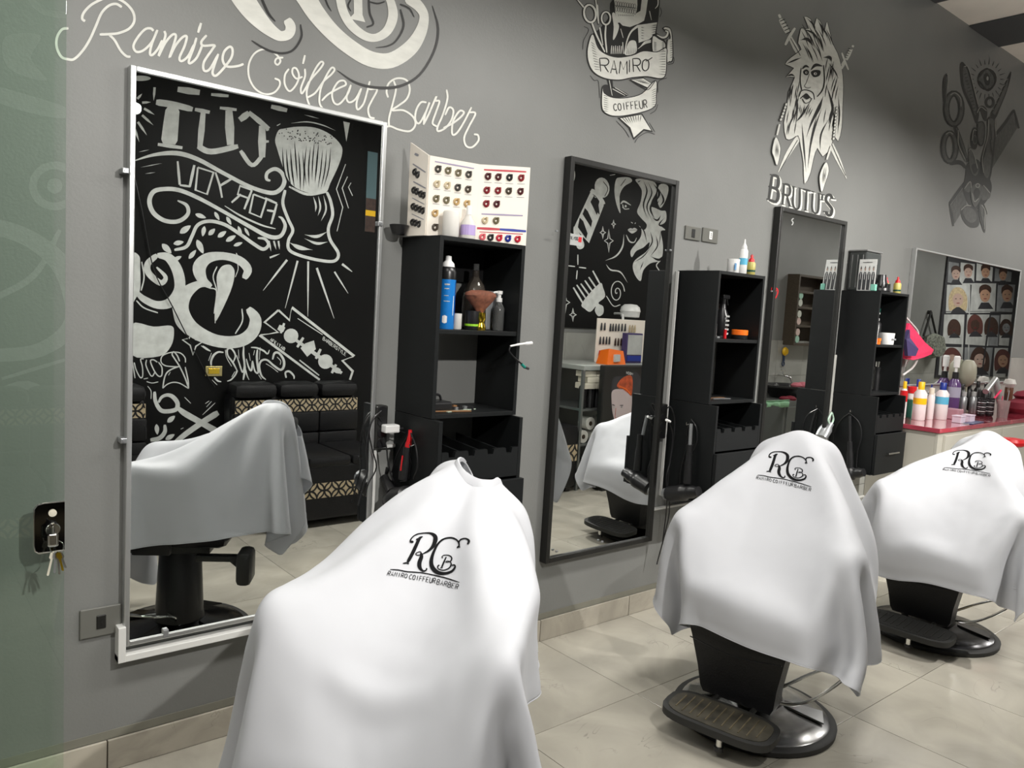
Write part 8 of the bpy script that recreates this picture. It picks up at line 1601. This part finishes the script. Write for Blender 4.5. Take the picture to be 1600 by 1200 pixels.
t_, x = bottle('spray_bottle', 'thin silver and black trimmer standing at the left of the second cabinet', 'trimmer', 1125, -.22, ZS, [(.012, 0), (.014, .01), (.013, .07), (.010, .10), (.012, .15), (.0001, .16)], SILVER)
t_.name = 'hair_trimmer'
bottle('lipstick_tube', 'small red tube beside the black spray bottle', 'tube', 1143, -.17, ZS, [(.008, 0), (.008, .045), (.0001, .046)], RED)
t_, x = bottle('wax_jar', 'flat jar with an orange lid in the second cabinet', 'jar', 1166, -.18, ZS, [(.038, 0), (.040, .003), (.040, .022)], BLK, extra=[('lid', [(.042, .022), (.042, .046), (.040, .048), (.0001, .048)], ORANGE)])
for i in range(4):
    x = on(1122 + i * 7, -.2); bm = BM(); box(bm, x - .01, x + .012, -.21 + .01 * i, -.18 + .01 * i, ZS, ZS + .010 + .004 * (i % 2), .002); simple('clipper_guard', ['first', 'second', 'third', 'last'][i] + ' tiny clipper guard from the left on the second cabinet\'s shelf', 'clipper guard', bm, [SILVER, BLK][i % 2], 'clipper guards in the second cabinet')
t = thing('folded_cloth', 'orange folded cloth leaning in the second cabinet\'s lower shelf', 'cloth', (on(1122, -.2), -.1, ZB + .0))
x = on(1118, -.18) + .03; bm = BM(); hexa(bm, [(x, -.16, ZB), (x + .05, -.16, ZB + .0), (x + .055, -.15, ZB + .10), (x - .01, -.15, ZB + .14), (x, -.10, ZB), (x + .05, -.10, ZB), (x + .05, -.11, ZB + .09), (x - .01, -.11, ZB + .13)]); obj('fold', bm, mat('rust_cloth', (.30, .055, .015), .8, bump=.4, bscale=60), t)
comb(on(1140, -.18), -.18, ZB, .1, mat('bronze_plastic', (.25, .13, .06), .35), 'bronze comb lying in the second cabinet\'s lower shelf', .14)
comb(on(1150, -.22), -.21, ZB + .001, -.15, SILVER, 'silver comb lying in the second cabinet\'s lower shelf', .12)
# things on and in the third cabinet
t = thing('storage_case', 'translucent grey plastic case standing at the back of the third cabinet', 'case', (4.93, -.07, ZT))
bm = BM(); box(bm, 4.835, 5.03, -.125, -.012, ZT, ZT + .245, .01); obj('shell', bm, mat('smoky_grey_plastic', (.06, .065, .065), .2), t)
for i in range(3): bm = BM(); box(bm, 4.8325, 4.8352, -.105 + i * .035, -.10 + i * .035, ZT + .02, ZT + .225, .0005); obj('ridge', bm, mat('grey_ridge', (.2, .2, .2), .3), t)
bm = BM(); box(bm, 4.831, 5.034, -.129, -.008, ZT + .2455, ZT + .256, .003); obj('lid', bm, mat('grey_ridge', (.2, .2, .2), .3), t)
# card with four standing men, leaning on the case, facing the door
t = thing('photo_card', 'white card showing four standing men in suits on the third cabinet', 'photo card', (4.812, -.15, ZT))
yA, yB = atx(1341, 430, 4.812)[1], atx(1368, 430, 4.812)[1]; hC = atx(1352, 405, 4.82)[2] - ZT
def cf(u, v, of): return (4.812 + .016 * v - .0018 - of * .3, yA + (yB - yA) * u + .006 * v, ZT + hC * v)
bm = BM(); hexa(bm, [cf(0, 0, 0), cf(1, 0, 0), cf(1, 1, 0), cf(0, 1, 0)] + [(q[0] + .003, q[1], q[2]) for q in (cf(0, 0, 0), cf(1, 0, 0), cf(1, 1, 0), cf(0, 1, 0))]); obj('card', bm, WHITE, t)
P_ = Paint(lambda u, v, of: cf(u, v, of + .002))
for i in range(4):
    u = .14 + i * .24; P_.p([(u - .09, .02), (u + .09, .02), (u + .10, .5), (u + .05, .60), (u - .05, .60), (u - .10, .5)], 0, 1, sm=False).e(u, .69, .045, .07, 0, 1, 1, n=10).p([(u - .05, .70), (u, .80), (u + .05, .70), (u + .03, .74), (u - .03, .74)], 0, 2, sm=False).s([(u, .35), (u, .58)], .03, 2, 2, k=1)
P_.s([(.2, .90), (.75, .90)], .025, 0, 1, k=1)
obj('printed_figures', P_.bm, [PRINTD, SKIN, WHITE], t)
xq, yq = 4.845, -.21
bm = BM(); box(bm, xq - .04, xq - .015, yq + .0, yq + .03, ZT, ZT + .04, .002); simple('tea_box', 'small mint green box before the card of four men', 'box', bm, mat('mint_box', (.2, .5, .4), .4))
t = thing('diffuser', 'black finger diffuser dish upside down on the third cabinet', 'hair diffuser', (on(1381, -.19), -.19, ZT)); x = on(1381, -.19)
bm = BM(); lathe(bm, [(.055, 0), (.06, .006), (.058, .022), (.042, .03), (.040, .034), (.038, .05), (.030, .085), (.028, .105), (.0001, .105)], x, -.19, ZT, 24); obj('body', bm, BLK, t, True)
for i in range(10):
    a = 2 * PI * i / 10; bm = BM(); lathe(bm, [(.007, .02), (.005, .05), (.0001, .052)], x + .05 * math.cos(a), -.19 + .05 * math.sin(a), ZT, 8); obj('finger', bm, BLK, t, True)
waxpot(1389, -.13, 'left honey bottle with red spout on the third cabinet', 1.1); waxpot(1407, -.19, 'right honey bottle with red spout on the third cabinet\'s corner', 1.15)
t_, x = bottle('pump_bottle', 'white pump bottle with dark green top in the third cabinet', 'bottle', 1377, -.2, ZS, [(.024, 0), (.026, .004), (.026, .10), (.012, .115)], WHITE, extra=[('pump', [(.012, .115), (.012, .13), (.005, .132), (.005, .15), (.010, .152), (.010, .16), (.0001, .16)], WHITE)])
t_, x = bottle('pump_bottle', 'dark bottle with a white pump behind the white pump bottle', 'bottle', 1381, -.08, ZS, [(.028, 0), (.03, .004), (.03, .13), (.014, .15)], BLK, extra=[('pump', [(.014, .15), (.014, .165), (.006, .167), (.006, .19), (.014, .192), (.014, .205), (.0001, .206)], WHITE), ('top', [(.016, .206), (.016, .23), (.0001, .23)], DGREEN)])
t_, x = bottle('cream_jar', 'wide white jar with grey print in the third cabinet', 'jar', 1398, -.19, ZS, [(.044, 0), (.046, .004), (.048, .06)], WHITE, extra=[('lid', [(.049, .06), (.049, .074), (.0001, .075)], WHITE)])
bm = BM(); box(bm, x - .02, x + .03, -.2395, -.236, ZS + .03, ZS + .04); obj('label_band', bm, PRINTG, t_)
bottle('wax_jar', 'small orange-lidded jar before the white jar in the third cabinet', 'jar', 1386, -.225, ZS, [(.013, 0), (.013, .02), (.016, .021), (.016, .038), (.0001, .038)], ORANGE)
t_, x = bottle('trimmer', 'black and chrome trimmer standing in the third cabinet\'s lower shelf', 'trimmer', 1389, -.14, ZB, [(.02, 0), (.02, .10), (.016, .12), (.02, .15), (.0001, .155)], BLK, extra=[('blade', [(.012, .156), (.014, .19), (.0001, .19)], CHROME)])
# shower-like brush hanging left of third cabinet
t = thing('hanging_brush', 'grey brush with a mint loop hanging left of the third cabinet', 'brush', at(1290, 690, -.045))
bm = BM(); tube(bm, [at(1300, 645, -.045), at(1302, 655, -.045), at(1298, 664, -.045), at(1294, 656, -.045), at(1299, 645, -.045)], .006, 6); obj('loop', bm, mat('mint_plastic', (.45, .62, .5), .4), t, True)
bm = BM(); tube(bm, [at(1298, 662, -.045), at(1293, 672, -.045), at(1286, 684, -.045)], [.02, .028, .024], 10, 2); obj('head', bm, SILVER, t, True)
bm = BM(); a = at(1300, 644, -.045); tube(bm, [(a[0], -.001, a[2]), (a[0], -.05, a[2])], .003, 6); obj('hook', bm, CHROME, t)
# ---------------------------------------------------------------- counter at the right and its bottles
CX, CY, CZ = 5.33, -.47, .9
t = thing('counter', 'pale laminate counter with a glossy red top below the wide mirror', 'counter', (7.3, -.25, 0))
bm = BM(); box(bm, CX, 9.4, CY, -.014, CZ - .03, CZ, .002); obj('worktop', bm, REDGL, t)
bm = BM(); box(bm, CX + .012, 9.39, CY + .012, CY + .03, .1, CZ - .031, .001); obj('front_panel', bm, COUNTER, t)
bm = BM(); box(bm, CX + .012, CX + .03, CY + .031, -.014, .1, CZ - .031, .001); obj('side_panel', bm, COUNTER, t)
for i in range(4):
    x = 5.42 + i * 1.0; bm = BM(); box(bm, x, x + .98, CY - .006, CY + .0115, .13, CZ - .05, .002); d = obj('door', bm, COUNTER, t)
    bm = BM(); box(bm, x + .86, x + .88, CY - .018, CY - .006, .45, .58, .002); obj('handle', bm, ALU, d)
bm = BM(); box(bm, CX + .05, 9.35, CY + .05, CY + .06, 0, .1); obj('plinth', bm, BLKF, t)
def spot(px, Y): return at(px, 640, Y)[0]
def tub(name, label, cat, px, py0, py1, Y, w_px, m, parts=(), n=16, shape=None):
    """container seen between rows py1 (top) and py0 (foot is on the counter), w_px wide"""
    Y = min(-.07, max(-.42, fl(px, py0, CZ)[1])); x = max(spot(px, Y), CX + .04); dist = (np.array([x, Y, 1.0]) - CAM) @ (ROT @ np.array([0, 0, 1])); r = w_px * .5 * dist / FPX; h = at(px, py1, Y)[2] - CZ
    t = thing(name, label, cat, (x, Y, CZ)); pr = shape or [(.93, 0), (1, .02), (1, .70), (.55, .80), (.0, .80)]
    bm = BM(); lathe(bm, [(max(a * r, .0003), b * h) for a, b in pr], x, Y, CZ + .0005, n); obj('body', bm, m, t, True)
    for nm, p_, mm in parts:
        bm = BM(); lathe(bm, [(max(a * r, .0003), b * h) for a, b in p_], x, Y, CZ + .0005, n); obj(nm, bm, mm, t, True)
    return t, x, r, h
CAPP = lambda m: ('cap', [(.5, .80), (.5, .99), (.45, 1), (0, 1)], m)
BAND = lambda m, a=.35, b=.55: ('label_band', [(1.02, a), (1.02, b)], m)
PW = mat('pink_tinted_white', (.72, .66, .66), .35)
tub('bottle', 'tall white bottle with yellow cap and yellow label on the counter', 'bottle', 1436, 656, 597, -.38, 19, PW, [CAPP(YEL), BAND(YEL, .42, .58)])
tub('bottle', 'tall white bottle with dark blue cap and sky label on the counter', 'bottle', 1470, 655, 598, -.36, 19, PW, [CAPP(DBLUE), BAND(mat('sky_label', (.10, .42, .62), .5), .42, .62)])
tub('spray_can', 'aerosol with red cap and green label at the counter\'s left end', 'spray can', 1422, 650, 604, -.30, 13, mat('green_label', (.04, .22, .16), .4), [('cap', [(1, .78), (1, .99), (.9, 1), (0, 1)], RED), ('label_band', [(1.02, .58), (1.02, .77)], WHITE)], shape=[(.95, 0), (1, .02), (1, .78), (0, .78)])
tub('bottle', 'red and white bottle partly behind the third cabinet on the counter', 'bottle', 1410, 648, 596, -.22, 11, WHITE, [CAPP(YEL), BAND(RED, .45, .75)])
tub('bottle', 'white bottle with dark blue cap at the back of the counter', 'bottle', 1431, 640, 593, -.14, 12, PW, [CAPP(DBLUE)])
tub('bottle', 'slim pale bottle between the yellow and the blue capped bottles', 'bottle', 1453, 655, 606, -.34, 11, PW, [('cap', [(.7, .80), (.7, .99), (0, 1)], CREAM)])
tub('bottle', 'black slim bottle with a pale emblem between white bottles', 'bottle', 1446, 650, 605, -.26, 9, BLK, [('emblem', [(1.03, .70), (1.03, .78)], PRINTL)])
tub('bottle', 'white bottle with a blue pump behind the slim pale bottle', 'bottle', 1452, 640, 601, -.15, 12, WHITE, [('pump', [(.4, .8), (.4, .9), (.15, .91), (.15, 1), (0, 1)], DBLUE)])
tub('spray_bottle', 'large purple bottle with pale label and a white spray head', 'spray bottle', 1487, 636, 556, -.12, 19, LIQP, [('label_band', [(1.02, .28), (1.02, .46)], mat('lilac_grey_label', (.35, .35, .45), .5)), ('cap', [(.5, .60), (.45, .72), (.0, .72)], BLK), ('head', [(.45, .80), (.5, .98), (.3, 1), (0, 1)], WHITE), ('neck', [(.2, .72), (.2, .80)], WHITE)], shape=[(.95, 0), (1, .02), (1, .50), (.55, .60), (0, .60)])
tub('vessel', 'round cream vessel on a stem behind the black bottles', 'vessel', 1506, 636, 562, -.10, 24, mat('olive_cream', (.32, .31, .24), .4), shape=[(.5, 0), (.5, .03), (.12, .06), (.12, .48), (.7, .55), (.97, .66), (1, .76), (.9, .9), (.5, .99), (0, 1)])
for i, (px, h_, Y) in enumerate(((1500, 600, -.15), (1511, 597, -.16), (1524, 596, -.14), (1538, 600, -.2))):
    tub('black_bottle', ['black bottle left of the row at the back of the counter', 'black bottle second in the row at the back of the counter', 'black bottle third in the row at the back of the counter', 'black wide canister right of the row of black bottles'][i], 'bottle', px, 636, h_, Y, 11 if i < 3 else 15, BLK, [CAPP(BLK)])
for i, px in enumerate((1504, 1519)):
    tub('bottle', ['left grey shampoo bottle before the black bottles', 'right grey shampoo bottle before the black bottles'][i], 'bottle', px, 646, 612, -.30, 10, SILVER, [('cap', [(.7, .8), (.7, .99), (0, 1)], PRINTL)])
for i, px in enumerate((1533, 1546)):
    t_, x, r, h = tub('cup_stack', ['left stack of dark ribbed cups on the counter', 'right stack of dark ribbed cups on the counter'][i], 'cup stack', px, 650, 622, -.31, 12, BLK, shape=[(.7, 0), (1, .08), (1, 1), (.85, 1), (.8, .94), (0, .94)])
    for k in range(7): bm = BM(); lathe(bm, [(r * 1.0, h * (.12 + k * .12)), (r * 1.08, h * (.15 + k * .12)), (r * 1.0, h * (.18 + k * .12))], x, t_.location.y, CZ, 16); obj('rim', bm, SILVER if k % 2 else BLK, t_)
x0 = spot(1492, -.37)
for i, px in enumerate((1497, 1512)):
    x = spot(px, -.36); t_ = thing('small_box', ['left pale lilac box at the middle of the counter', 'right pale lilac box at the middle of the counter'][i], 'box', (x, -.36, CZ)); bm = BM(); box(bm, x - .038, x + .04, -.40, -.34, CZ + .0005, CZ + .042, .003); obj('body', bm, mat('lilac_card', (.62, .52, .62), .5), t_)
    bm = BM(); box(bm, x - .04, x + .042, -.402, -.338, CZ + .0425, CZ + .052, .002); obj('lid', bm, mat('lilac_card', (.62, .52, .62), .5), t_)
x = spot(1488, -.24); bm = BM(); box(bm, x - .05, x + .05, -.30, -.2, CZ + .0005, CZ + .075, .005); simple('rose_box', 'see-through rose box behind the lilac boxes', 'box', bm, mat('rose_plastic', (.42, .22, .26), .3))
x = spot(1520, -.40); bm = BM(); box(bm, x - .16, x + .12, -.455, -.39, CZ + .0005, CZ + .006, .001, rot=Matrix.Rotation(.12, 3, 'Z')); simple('booklet', 'dark blue booklet lying at the counter\'s front edge', 'booklet', bm, mat('navy_cover', (.02, .035, .11), .3))
x = spot(1505, -.33); bm = BM(); box(bm, x - .2, x - .02, -.445, -.405, CZ + .0005, CZ + .003); simple('leaflet', 'pale leaflet lying left of the dark blue booklet', 'leaflet', bm, PRINTL)
# folded steel stand / hair iron pair
t = thing('hair_iron', 'silver hair straightener standing open on the counter', 'hair iron', (spot(1552, -.2), -.2, CZ))
bm = BM(); a, b, c = at(1555, 592, -.2), at(1540, 612, -.22), at(1566, 640, -.26); c = (c[0], c[1], CZ + .02); tube(bm, [a, b], .022, 10); tube(bm, [a, c], .026, 10); obj('arms', bm, ALU, t, True)
bm = BM(); tube(bm, [at(1550, 627, -.26), at(1564, 610, -.26)], .008, 8); obj('red_lead', bm, PINK, t)
tub('cup', 'clear pink cup holding combs at the counter\'s right', 'cup', 1567, 652, 626, -.33, 18, mat('pink_clear', (.8, .62, .62), .15, trans=.7), shape=[(.8, 0), (1, 1), (.95, 1), (.76, .05), (0, .05)])
tub('bottle', 'amber bottle with a crumpled white cloth over it', 'bottle', 1573, 640, 592, -.2, 12, mat('amber_glass', (.12, .05, .03), .2), [('cloth_cap', [(.9, .72), (1.5, .84), (1.1, .98), (0, 1)], FROST)])
for i in range(3):
    x = spot(1563 + i * 4, -.33); bm = BM(); tube(bm, [(x, -.33, CZ + .02), (x + .01 * i, -.335, CZ + .16 + .02 * i)], .004, 6); simple('tail_comb', ['pink', 'black', 'silver'][i] + ' thin comb standing in the clear pink cup', 'comb', bm, [PINK, BLK, SILVER][i], 'combs in the pink cup')
t = thing('red_bag', 'crimson folded towel heap at the far right of the counter', 'towel', (spot(1593, -.3), -.3, CZ))
x = spot(1594, -.3); bm = BM(); lathe(bm, [(.10, 0), (.13, .04), (.12, .09), (.06, .12), (.0001, .125)], x + .02, -.3, CZ + .0005, 14, sy=.8); obj('lower_fold', bm, MAROON, t, True)
bm = BM(); lathe(bm, [(.08, 0), (.11, .03), (.08, .06), (.0001, .075)], x + .06, -.3, CZ + .115, 12, sy=.7); obj('upper_fold', bm, MAROON, t, True)
sx_, sy_, sz_ = at(1582, 690, -.68); t = thing('stool', 'small stool with a red seat behind the farthest cape', 'stool', (sx_, sy_, 0))
bm = BM(); lathe(bm, [(.06, 0), (.075, .01), (.08, .03), (.07, .05), (.0001, .058)], sx_, sy_, sz_ - .03, 24); obj('seat', bm, RED, t, True)
bm = BM(); lathe(bm, [(.02, .03), (.02, sz_ - .03)], sx_, sy_, 0, 12); obj('post', bm, CHROME, t, True)
bm = BM(); lathe(bm, [(.16, 0), (.165, .01), (.05, .03), (.02, .04)], sx_, sy_, 0, 24); obj('foot_disc', bm, BLK, t, True)
# pink and purple capes hanging at the third cabinet's right side
t = thing('hanging_cape', 'pink cape hanging at the third cabinet\'s right side', 'cape', (5.25, -.12, 1.2))
def fan(pts, Y0, th, m, nm, par):
    bm = BM(); A_ = [at(px, py, Y0) for px, py in pts]; prism(bm, [(a[0], a[2]) for a in A_], lambda u, v, d: (u, Y0 + d + .012 * math.sin(u * 40), v), -th, th); return obj(nm, bm, m, par)
fan([(1419, 505), (1430, 518), (1442, 535), (1452, 546), (1449, 553), (1438, 558), (1420, 562), (1413, 560), (1413, 520)], -.10, .02, PINK, 'pink_fold', t)
fan([(1416, 515), (1422, 528), (1430, 545), (1426, 556), (1415, 556), (1412, 530)], -.135, .012, PURPLE, 'purple_fold', t)
cable([at(1412, 492, -.06), at(1424, 505, -.06), at(1434, 518, -.06), at(1434, 532, -.06), at(1436, 552, -.06), at(1428, 572, -.06), at(1411, 586, -.06)], .007, 'white cord looping down at the third cabinet\'s right side', WHITE)
